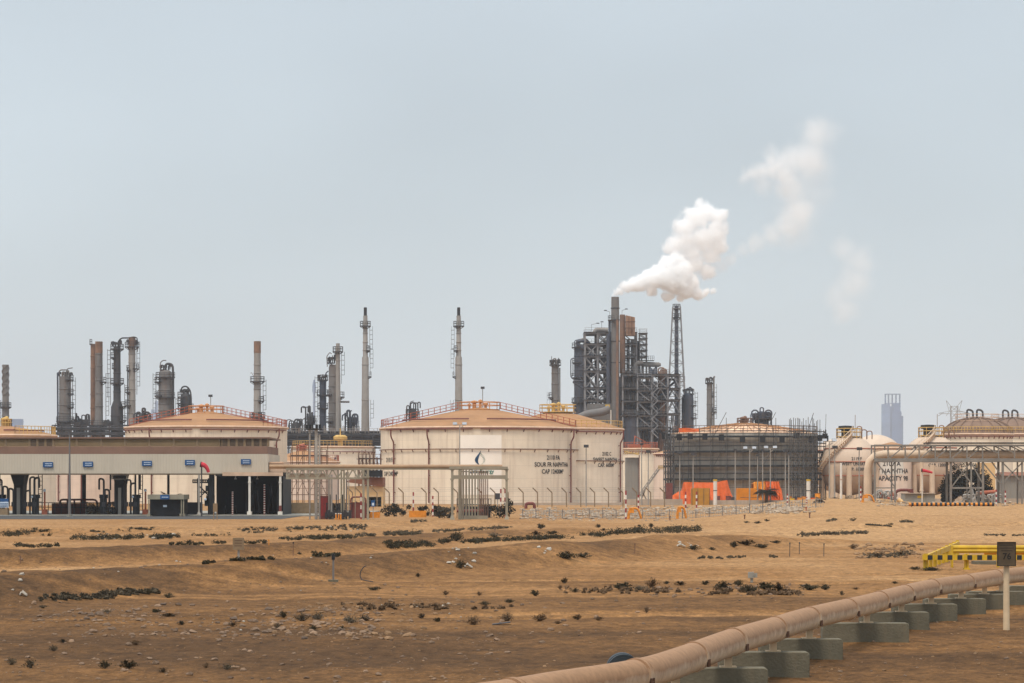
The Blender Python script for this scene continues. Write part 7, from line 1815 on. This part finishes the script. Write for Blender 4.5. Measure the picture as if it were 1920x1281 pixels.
for (px, row, w, h, kd, lab) in [
    (855, 1016, 30, 22, 'leaf', "round dark shrub, biggest of the clump on the berm before the gantry"), (838, 1018, 26, 12, 'leaf', "low dark shrub leaning on the biggest round one"), (1014, 992, 18, 12, 'leaf', "round dark shrub alone on pale sand below the fence"), (1006, 1004, 30, 9, 'leaf', "flat dark shrub below the round one on pale sand"),
    (1034, 1002, 26, 8, 'leaf', "flat dark shrub right of the round one on pale sand"), (1016, 1012, 28, 8, 'leaf', "flat dark shrub above the scrub line on the pale sand"), (928, 1008, 34, 10, 'leaf_grey', "greyish tuft left of the pale sand patch"), (1122, 990, 14, 8, 'leaf', "small shrub high on the pale slope"), (1131, 996, 12, 6, 'leaf', "smaller shrub just below the one high on the pale slope"),
    (1062, 1049, 44, 17, 'leaf', "dark spreading shrub in front of the berm toe"), (1095, 1049, 30, 13, 'leaf', "dark shrub touching the spreading one at the berm toe"), (863, 1070, 26, 18, 'leaf', "dark shrub among white litter at the berm toe"), (1221, 989, 10, 10, 'leaf', "tiny dark bush below the first orange trestle"),
    (1058, 1095, 15, 14, 'leaf', "round dark tuft on the flat right of the centre track"), (1050, 1106, 10, 10, 'leaf_dry', "little reddish dry tuft beside the round dark one"), (1078, 1112, 24, 10, 'leaf', "dark low tuft at the start of the brown scrub patch"), (1004, 1118, 20, 14, 'leaf', "isolated dark bush on the track"), (898, 1118, 14, 10, 'leaf_dry', "brown dry tuft on the track left of the isolated dark bush"),
    (1222, 1103, 34, 20, 'leaf_dry', "large dry reddish bush beside the dark scrub patch"), (1167, 1107, 50, 16, 'leaf', "wide dark bush in the scrub patch on the flat"), (1198, 1108, 40, 12, 'leaf_grey', "grey bush between the wide dark one and the dry reddish one"), (1250, 1098, 12, 8, 'leaf', "dark tuft right of the large dry reddish bush"), (1275, 1098, 22, 10, 'leaf', "dark tuft low before the utility box scrub"),
    (1355, 1108, 34, 20, 'leaf', "dark bush left under the grey utility box"), (1384, 1100, 20, 14, 'leaf', "dark bush touching the grey utility box"), (1405, 1112, 40, 20, 'leaf', "dark bush in front of the utility box"), (1436, 1108, 38, 18, 'leaf', "dark bush just right of the utility box"), (1462, 1112, 36, 22, 'leaf', "tall dark bush closing the utility box scrub"), (1322, 1098, 18, 10, 'leaf', "little bush well left of the utility box"),
    (1518, 1108, 44, 15, 'leaf', "wide dark bush alone between utility box and pipeline"), (1548, 1107, 26, 13, 'leaf', "dark bush right beside the wide one near the pipeline"), (1578, 1117, 12, 10, 'leaf_grey', "grey tuft close to the pipeline"), (1605, 1106, 22, 6, 'leaf_dry', "flat dry tuft close to the pipeline"), (1678, 1095, 12, 6, 'leaf', "tiny dark tuft on the pipeline's far side"),
    (887, 1173, 36, 20, 'leaf_dry', "dry brown bush left of the tilted slab on the near flat"), (950, 1165, 36, 20, 'leaf_dry', "twiggy bush directly behind the tilted slab"), (1012, 1166, 34, 18, 'leaf_dry', "pale twiggy bush right of the slab"), (1082, 1163, 20, 13, 'leaf', "dark little bush on the near flat past the twiggy ones"), (1122, 1164, 24, 9, 'leaf_dry', "orange brown dry tuft past the dark little bush"), (1212, 1150, 14, 16, 'leaf_dry', "wispy dry sprig on the near flat"),
    (1046, 1172, 18, 9, 'leaf_dry', "small orange dry tuft low on the near flat"), (835, 1116, 18, 12, 'leaf_dry', "faint dry tuft on the track near the bent rod"), (1198, 988, 8, 5, 'leaf', "speck of a bush below the banded post"),
    (57, 1255, 32, 18, 'leaf_grey', "dim green grey bush low in the near corner"), (20, 1248, 26, 18, 'leaf_grey', "dim grey bush at the very corner of the photo"), (196, 1256, 20, 20, 'leaf', "small dark upright bush near the photo's foot"), (240, 1256, 36, 20, 'leaf', "dark bush beside the small upright one near the photo's foot"), (306, 1262, 28, 10, 'leaf_grey', "flat grey green bush near the photo's foot"), (426, 1256, 32, 12, 'leaf_grey', "flat dull bush right of the others near the photo's foot"), (386, 1254, 14, 14, 'leaf_dry', "wispy tuft between two flat bushes near the photo's foot"),
    (100, 1222, 18, 14, 'leaf_grey', "round dull bush on the brown flat"), (118, 1206, 20, 8, 'leaf', "black flat tuft above the round dull bush"), (254, 1212, 24, 12, 'leaf_dry', "brown mound like tuft on the brown flat"), (278, 1118, 18, 14, 'leaf', "dark tuft at the end of the hollow under the berm"), (316, 1122, 24, 12, 'leaf', "dark low tuft right of the hollow"), (292, 1150, 26, 8, 'leaf', "flat dark tuft among the gravel"),
    (315, 1158, 30, 9, 'leaf', "flat dark tuft right of its like among the gravel"), (565, 1166, 32, 18, 'leaf_grey', "blue grey bush in the rubble patch"), (596, 1164, 30, 16, 'leaf_grey', "second blue grey bush in the rubble patch"), (586, 1182, 24, 10, 'leaf', "low dark tuft under the blue grey bushes"), (532, 1160, 16, 16, 'leaf', "upright dark tuft left of the blue grey bushes"), (436, 1176, 24, 12, 'leaf_grey', "grey tuft left of the rubble patch"), (520, 1180, 20, 12, 'leaf_grey', "grey tuft below the upright dark one"), (640, 1182, 22, 8, 'leaf', "dark tuft right of the rubble patch"),
    (655, 1170, 40, 16, 'leaf_grey', "grey brown clump at the edge of the rubble patch"), (683, 1165, 30, 14, 'leaf_grey', "grey brown clump with pale stones beside"), (790, 1162, 14, 12, 'leaf', "black little tuft on the centre flat"), (820, 1168, 20, 9, 'leaf', "black flat tuft right of the little one on the centre flat"), (909, 1136, 22, 10, 'leaf', "dark tuft over the pale track"), (955, 1132, 20, 9, 'leaf', "dark tuft right over the pale track"), (732, 1140, 26, 9, 'leaf_dry', "brown tuft in the stony streak"),
    (784, 1084, 12, 9, 'leaf', "black speck of a bush below the berm near the rod"), (700, 1108, 30, 8, 'leaf', "dark flat tuft on the brown track"), (200, 1150, 24, 9, 'leaf_grey', "grey tuft on the stony ground left"), (80, 1142, 20, 8, 'leaf_grey', "grey tuft near the hollow's corner"), (340, 1172, 20, 9, 'leaf', "dark tuft on the gravel below the hollow"), (1420, 982, 16, 6, 'leaf', "dark shrub on the pale hill, left one"), (1438, 978, 12, 6, 'leaf', "dark shrub on the pale hill, right one"), (1400, 981, 14, 5, 'leaf', "flat dark shrub lowest on the pale hill's flank"),
    (1600, 1030, 22, 12, 'leaf_dry', "reddish bush beside the stony heap on the flat"), (1650, 1045, 40, 12, 'leaf_grey', "purple grey bush in the stony heap"), (1690, 1042, 40, 12, 'leaf_grey', "purple grey bush at the heap's right end"), (1716, 1070, 22, 8, 'leaf', "dark tuft at the yellow rail's corner"), (1745, 1071, 50, 8, 'leaf', "dark weeds at the feet of the yellow posts"),
    (1430, 1030, 30, 10, 'leaf', "dark clump on the flat below the hill, left one"), (1400, 1025, 40, 14, 'leaf', "dark wide clump on the flat below the hill"), (1376, 1028, 20, 14, 'leaf', "dark upright clump at the berm end"), (1300, 1032, 34, 10, 'leaf', "dark low clump with litter at the berm end"), (1336, 1032, 14, 8, 'leaf', "dark small clump at the berm end"), (1455, 1022, 26, 7, 'leaf', "dark flat clump right of the wide one below the hill")]:
    grp = {'leaf': G1, 'leaf_dry': G2, 'leaf_grey': G3}[kd]; bush(kd, i, lab, grp, px, row, w, h); i += 1
# hazy taller bushes near the gantry and under the canopy edge
for (px, Y, w, h, lab) in ((835, 285, 44, 26, "tall dull bush left of the portal frame leg"), (944, 286, 52, 42, "big dark bush behind the right gantry leg"), (905, 292, 40, 30, "dark bush behind the dropping pipes"), (742, 300, 70, 30, "dark bush hedge behind the orange box barrier, left part"), (806, 302, 60, 24, "dark bush hedge behind the orange box barrier, right part"), (632, 290, 26, 34, "tall dull bush between the risers and the squat cabinet"), (668, 288, 20, 36, "dark upright bush in front of the squat red cabinet"), (683, 287, 22, 34, "dark upright bush beside the double gantry leg")):
    k = Y / F; rnd = random.Random(px); q = MB(); t = Th("roadside_bush", lab, "bush", px, Y, "tall bushes near the gantry", z0=gzf(PX(px, Y), Y))
    for j in range(16): leafball(q, (rnd.uniform(-.36, .36) * w * k, rnd.uniform(-.6, .6), rnd.uniform(.12, .72) * h * k), .2 * min(w, h) * k * rnd.uniform(.7, 1.3), 60, .11, rnd, .9, .1)
    t.part("foliage", q, M['leaf_t'] if px != 835 else M['leaf_grey'])
    q = MB()
    for j in range(5): q.bar((rnd.uniform(-.2, .2) * w * k, 0, -.1), (rnd.uniform(-.35, .35) * w * k, rnd.uniform(-.3, .3), h * k * .6), .03, 5)
    t.part("stem", q, M['bark'])

# scrub lines along the berm tops and hollows: nobody could count the plants
def scrub_line(name, label, segs, m, seed):
    """segs: (px0, row0, px1, row1, thickness in rows, plants per 10 px, height px)"""
    rnd = random.Random(seed); q = MB()
    for (p0, r0, p1, r1, th_, dn, hp) in segs:
        for _ in range(int(abs(p1 - p0) * dn / 10) + 1):
            f = rnd.random(); px = p0 + (p1 - p0) * f; row = r0 + (r1 - r0) * f + rnd.uniform(-.5, .5) * th_
            if vnoise(np.array([px / 23.0]), np.array([row / 6.0]), seed)[0] < .36: continue
            Y = at_ground(px, row); x = PX(px, Y); k = Y / F; h = hp * k * rnd.uniform(.5, 1.25)
            leafball(q, (x, Y, gzf(x, Y) + h * .42), h * rnd.uniform(.6, 1.2), 26, max(.05, h * .16), rnd, .7, .15)
    o = q.build(name, M[m]); tag(o, label, kind='stuff'); return o
scrub_line("berm_scrub", "dark low scrub growing in lines along the berm tops", [(730, 1030, 812, 1024, 5, 8, 9), (790, 1020, 900, 1019, 3, 5, 6), (880, 1017, 1000, 1012, 4, 9, 7), (990, 1013, 1130, 1005, 5, 11, 8), (1120, 1004, 1200, 998, 5, 11, 9), (1190, 999, 1312, 996, 6, 10, 9), (722, 1022, 770, 1021, 4, 6, 7)], 'leaf', 1)
scrub_line("far_scrub", "dark low scrub on the far side of the berms before the loading station", [(0, 1005, 95, 1003, 5, 8, 8), (30, 1000, 92, 998, 3, 6, 6), (135, 1011, 320, 1009, 6, 9, 7), (300, 1008, 430, 1006, 4, 6, 6), (320, 1022, 500, 1018, 4, 5, 5), (0, 1026, 40, 1025, 4, 7, 7), (45, 1027, 115, 1025, 3, 4, 6), (525, 1013, 680, 1008, 4, 7, 6), (575, 1012, 625, 1010, 4, 8, 8), (560, 1044, 640, 1043, 3, 6, 5), (430, 1053, 515, 1051, 3, 5, 5), (380, 1058, 400, 1057, 3, 6, 5)], 'leaf', 2)
scrub_line("road_scrub", "grey brown scrub mat in the hollows before the road", [(440, 998, 690, 990, 8, 9, 4), (640, 1006, 790, 1000, 6, 10, 5), (690, 1004, 780, 1002, 4, 8, 5), (810, 998, 960, 990, 4, 7, 4), (770, 980, 830, 977, 3, 7, 4), (170, 1000, 290, 995, 4, 4, 4)], 'leaf_grey', 3)
scrub_line("hollow_shade_scrub", "dark scrub mat standing in for shade in the hollow under the berm", [(70, 1125, 215, 1122, 8, 8, 5), (180, 1118, 300, 1112, 6, 7, 6)], 'leaf_grey', 4)  # low mat that also paints in the shadow of the pit
scrub_line("hill_scrub", "thin dark scrub streaks over the pale hill and flat", [(1488, 1006, 1625, 1000, 4, 9, 5), (1530, 980, 1568, 976, 3, 8, 4), (1625, 991, 1676, 988, 2, 8, 3), (1688, 980, 1735, 979, 2, 12, 4), (1590, 979, 1604, 976, 2, 7, 4), (1310, 1048, 1460, 1046, 3, 3, 4), (1845, 1005, 1920, 1005, 2, 4, 3), (1620, 1045, 1730, 1040, 8, 5, 6)], 'leaf_grey', 5)
scrub_line("flat_scrub", "brown dry scrub mat on the flat around the bushes", [(1060, 1110, 1275, 1110, 8, 5, 6), (1330, 1112, 1500, 1114, 8, 6, 6), (640, 1140, 850, 1142, 10, 4, 5), (880, 1143, 960, 1140, 5, 4, 4)], 'leaf_dry', 6)

def pebble(rnd):
    """an angular stone: a distorted icosahedron"""
    g = (1 + 5 ** .5) / 2
    V = [(-1, g, 0), (1, g, 0), (-1, -g, 0), (1, -g, 0), (0, -1, g), (0, 1, g), (0, -1, -g), (0, 1, -g), (g, 0, -1), (g, 0, 1), (-g, 0, -1), (-g, 0, 1)]
    Fc = [(0,11,5),(0,5,1),(0,1,7),(0,7,10),(0,10,11),(1,5,9),(5,11,4),(11,10,2),(10,7,6),(7,1,8),(3,9,4),(3,4,2),(3,2,6),(3,6,8),(3,8,9),(4,9,5),(2,4,11),(6,2,10),(8,6,7),(9,8,1)]
    return [tuple(c / 1.9 * rnd.uniform(.65, 1.2) for c in v) for v in V], Fc
def rubble(name, label, areas, m, seed, flat=.6):
    """areas: (px0, row0, px1, row1, count, min m, max m)"""
    rnd = random.Random(seed); q = MB()
    for (p0, r0, p1, r1, n, s0, s1) in areas:
        for _ in range(n):
            px = rnd.uniform(p0, p1); row = rnd.uniform(r0, r1); Y = min(at_ground(px, row), 400) if row < 1060 else YG(row, .05); x = PX(px, Y); s = s0 + (s1 - s0) * rnd.random() ** 3
            V, Fc = pebble(rnd); a = rnd.uniform(0, 6.3); c, d = math.cos(a), math.sin(a); z = gzf(x, Y)
            q.add([(x + (v[0] * c - v[1] * d) * s, Y + (v[0] * d + v[1] * c) * s, z + s * flat * .3 + v[2] * s * flat) for v in V], Fc)
    o = q.build(name, M[m]); tag(o, label, kind='stuff'); return o
rubble("stone_rubble", "broken stones strewn over the near flat", [(0, 1130, 960, 1280, 180, .012, .05), (560, 1120, 900, 1150, 150, .02, .09), (500, 1130, 700, 1190, 110, .02, .08), (960, 1110, 1500, 1270, 120, .012, .05), (1500, 1150, 1920, 1270, 120, .012, .05), (1600, 1022, 1730, 1048, 160, .05, .22), (650, 1160, 800, 1200, 60, .02, .12)], 'stone', 1)
rubble("brown_clods", "brown clods and stones strewn over the near flat", [(0, 1125, 960, 1280, 420, .015, .085), (150, 1130, 460, 1190, 140, .03, .12), (430, 1140, 720, 1200, 150, .03, .12), (640, 1095, 1300, 1200, 170, .02, .09), (1300, 1110, 1920, 1275, 150, .012, .06), (0, 1060, 700, 1115, 140, .03, .10), (470, 1142, 710, 1188, 160, .03, .13), (1200, 1090, 1520, 1116, 120, .03, .12), (60, 1140, 340, 1165, 120, .03, .10)], 'stone_d', 2)
rubble("bank_rubble", "pale rubble tipped along the bank below the chain link fence", [(975, 952, 1250, 974, 900, .08, .34), (1250, 950, 1500, 964, 700, .08, .36), (1440, 942, 1530, 962, 160, .08, .4), (1640, 938, 1900, 950, 420, .06, .3), (990, 974, 1300, 978, 60, .05, .2)], 'stone_w', 3)
rubble("litter_specks", "pale litter specks caught in the scrub", [(840, 1055, 890, 1072, 16, .04, .12), (620, 985, 700, 1000, 6, .08, .2), (140, 1002, 330, 1012, 30, .06, .22), (1265, 1020, 1310, 1034, 8, .04, .12), (0, 1100, 60, 1130, 5, .05, .18), (1010, 1030, 1030, 1040, 4, .06, .14), (680, 1130, 880, 1150, 12, .03, .08), (0, 1040, 800, 1110, 14, .04, .09), (380, 1150, 460, 1195, 6, .02, .06)], 'trash', 4, .7)
# a few single pieces of litter and slabs
for px, row, w, h, m, lab in ((878, 1066, 16, 12, 'trash', "crumpled white plastic sheet at the berm toe beside the dark shrub"), (1277, 1029, 16, 9, 'trash', "crumpled white sheet in the scrub at the berm end"), (44, 1122, 14, 14, 'trash', "pale rag at the edge of the dark hollow"), (940, 1172, 34, 7, 'steel_d', "dark tilted slab lying among the twiggy bushes"), (791, 1162, 10, 9, 'dark', "black lump on the centre flat")):
    Y = at_ground(px, row); t = Th("litter_sheet" if m == 'trash' else "flat_slab", lab, "litter" if m == 'trash' else "slab", px, Y, z0=gzf(PX(px, Y), Y)); rnd = random.Random(px); q = MB(); k = t.k; n = 7
    for j in range(n + 1):
        for i_ in range(n + 1): q.v.append(((i_ / n - .5) * w * k, (j / n - .5) * w * k * .8, max(.01, (h * k * (.9 - abs(i_ / n - .45) - .5 * abs(j / n - .5)) * rnd.uniform(.6, 1.1)) if m == 'trash' else h * k * (.25 + .6 * i_ / n))))
    q.f = [(j * (n + 1) + i_, j * (n + 1) + i_ + 1, (j + 1) * (n + 1) + i_ + 1, (j + 1) * (n + 1) + i_) for j in range(n) for i_ in range(n)]
    o = t.part("sheet", q, M[m]); md = o.modifiers.new("thick", 'SOLIDIFY'); md.thickness = .02
# ------------------------------------------------------------------ the steam plume (a cloud with real depth above the chimney)
def plume(name, label, Y, balls, dens, cell, warp, soft, seed, carve=.5):
    """balls: (px, row, radius px[, y shift m]) in the photo's rows at distance Y; density falls off from their union, torn by noise"""
    k = Y / F; px0, row0 = balls[0][0], balls[0][1]
    o0 = Vector((PX(px0, Y), Y, PZ(row0, Y))); B = []
    for bb in balls: B.append((Vector((PX(bb[0], Y), Y + (bb[3] if len(bb) > 3 else 0), PZ(bb[1], Y))) - o0, bb[2] * k))
    mb = MB()
    for c, r in B: mb.sphere(c, r * 1.25 + warp * .75, 20, 14)
    m = bpy.data.materials.new(name + "_vapour"); m.use_nodes = True; N, L = m.node_tree.nodes, m.node_tree.links; N.clear()
    tc = N.new("ShaderNodeTexCoord")
    nz = N.new("ShaderNodeTexNoise"); nz.inputs['Scale'].default_value = 1.0 / cell; nz.inputs['Detail'].default_value = 7.0; nz.inputs['Roughness'].default_value = 0.74
    L.new(tc.outputs['Object'], nz.inputs['Vector'])
    sb = N.new("ShaderNodeVectorMath"); sb.operation = 'SUBTRACT'; sb.inputs[1].default_value = (.5, .5, .5); L.new(nz.outputs['Color'], sb.inputs[0])
    sc = N.new("ShaderNodeVectorMath"); sc.operation = 'SCALE'; sc.inputs['Scale'].default_value = warp * 2; L.new(sb.outputs[0], sc.inputs[0])
    ad = N.new("ShaderNodeVectorMath"); ad.operation = 'ADD'; L.new(tc.outputs['Object'], ad.inputs[0]); L.new(sc.outputs[0], ad.inputs[1])
    prev = None
    for c, r in B:
        d = N.new("ShaderNodeVectorMath"); d.operation = 'DISTANCE'; L.new(ad.outputs[0], d.inputs[0]); d.inputs[1].default_value = c
        f = N.new("ShaderNodeMath"); f.operation = 'MULTIPLY_ADD'; L.new(d.outputs['Value'], f.inputs[0]); f.inputs[1].default_value = -1.0 / r; f.inputs[2].default_value = 1.0
        if prev is None: prev = f
        else:
            mx = N.new("ShaderNodeMath"); mx.operation = 'MAXIMUM'; L.new(prev.outputs[0], mx.inputs[0]); L.new(f.outputs[0], mx.inputs[1]); prev = mx
    n2 = N.new("ShaderNodeTexNoise"); n2.inputs['Scale'].default_value = 1.6 / cell; n2.inputs['Detail'].default_value = 8; n2.inputs['Roughness'].default_value = .78; L.new(tc.outputs['Object'], n2.inputs['Vector'])
    a2 = N.new("ShaderNodeMath"); a2.operation = 'MULTIPLY_ADD'; a2.inputs[1].default_value = carve; L.new(n2.outputs[0], a2.inputs[0]); 
    a3 = N.new("ShaderNodeMath"); a3.operation = 'ADD'; a3.inputs[1].default_value = -carve * .5; L.new(prev.outputs[0], a3.inputs[0]); L.new(a3.outputs[0], a2.inputs[2])
    mr = N.new("ShaderNodeMapRange"); mr.interpolation_type = 'SMOOTHSTEP'; mr.inputs[1].default_value = 0.02; mr.inputs[2].default_value = soft; mr.inputs[3].default_value = 0; mr.inputs[4].default_value = dens; L.new(a2.outputs[0], mr.inputs[0])
    v = N.new("ShaderNodeVolumePrincipled"); v.inputs['Color'].default_value = (0.997, 0.996, 0.995, 1); v.inputs['Anisotropy'].default_value = 0.1; L.new(mr.outputs[0], v.inputs['Density'])
    out = N.new("ShaderNodeOutputMaterial"); L.new(v.outputs[0], out.inputs['Volume'])
    o = mb.build(name, m); o.location = o0
    rm = o.modifiers.new("union", 'REMESH'); rm.mode = 'VOXEL'; rm.voxel_size = max(.8, warp * .5)
    m.cycles.volume_step_rate = 0.2
    tag(o, label, kind='stuff'); return o
DENSE = [(1154, 551, 7), (1162, 545, 10), (1173, 538, 13), (1186, 534, 15), (1200, 532, 18), (1216, 524, 20), (1234, 520, 26), (1252, 520, 30), (1272, 530, 28), (1290, 545, 20), (1306, 551, 14), (1322, 549, 9), (1336, 547, 6),
         (1252, 497, 19), (1266, 488, 17), (1278, 512, 26), (1296, 528, 18), (1252, 556, 12), (1278, 560, 11), (1222, 545, 14)]
UPPER = [(1290, 452, 26), (1266, 458, 22), (1252, 464, 15), (1282, 428, 26), (1304, 410, 28), (1322, 398, 24), (1312, 382, 13), (1342, 408, 20), (1342, 436, 28), (1318, 448, 30), (1298, 474, 22), (1330, 478, 22), (1304, 496, 20), (1326, 508, 18), (1356, 402, 13), (1346, 460, 22)]
plume("steam_plume", "dense white steam plume billowing from the chimney head", 792, DENSE, 1.1, 3.6, 2.5, .26, 1, 1.15)
plume("steam_puff", "torn white steam puff standing above the dense plume", 794, UPPER, 0.7, 4.0, 3.0, .5, 2, 1.6)
plume("steam_wisp", "thin steam streamer trailing up and away from the puff", 796, [(1310, 508, 26), (1330, 502, 26), (1350, 496, 25), (1370, 486, 22), (1392, 470, 18), (1418, 455, 24), (1448, 440, 30), (1478, 422, 36), (1500, 400, 40)], 0.11, 7.0, 3.6, .8, 3, 1.3)
plume("steam_cloud", "pale loose steam cloud drifting high above the plume", 800, [(1400, 330, 22), (1424, 322, 32), (1452, 312, 38), (1472, 326, 34), (1450, 290, 30), (1486, 300, 48), (1516, 296, 50), (1430, 344, 26), (1484, 350, 42), (1520, 250, 36)], 0.085, 10.0, 5.5, .8, 4, 1.0)
plume("steam_cloud", "brighter ragged steam puff on the near side of the high cloud", 798, [(1398, 330, 13), (1412, 324, 18), (1430, 317, 22), (1450, 320, 22), (1470, 326, 18), (1444, 300, 18), (1462, 306, 20)], 0.17, 6.0, 3.6, .8, 7, 1.2)
plume("steam_veil", "faint steam veil fading out below the high cloud", 802, [(1500, 390, 60), (1478, 350, 56), (1520, 310, 66), (1540, 250, 50), (1500, 430, 46), (1530, 360, 50)], 0.04, 14.0, 7.0, .9, 5, .9)
plume("steam_smudge", "faint isolated smudge of steam far along the wind", 804, [(1600, 530, 48), (1590, 575, 34), (1608, 490, 46), (1582, 470, 36), (1575, 555, 34)], 0.07, 14.0, 6.0, .9, 6, .9)
# ------------------------------------------------------------------ haze, last
hz = MB(); hz.box(-9000, 9000, -80, 9000, -1.2, 190)
ho = hz.build("haze", bpy.data.materials.new("haze_air"))
hm = ho.data.materials[0]; hm.use_nodes = True
hm.node_tree.nodes.clear()
pv = hm.node_tree.nodes.new("ShaderNodeVolumePrincipled"); mo = hm.node_tree.nodes.new("ShaderNodeOutputMaterial")
pv.inputs['Density'].default_value = HAZE
pv.inputs['Color'].default_value = (0.86, 0.92, 1.0, 1)
pv.inputs['Anisotropy'].default_value = 0.25
hm.node_tree.links.new(pv.outputs[0], mo.inputs['Volume'])
tag(ho, "thin pale blue haze over the whole plain", kind='stuff')
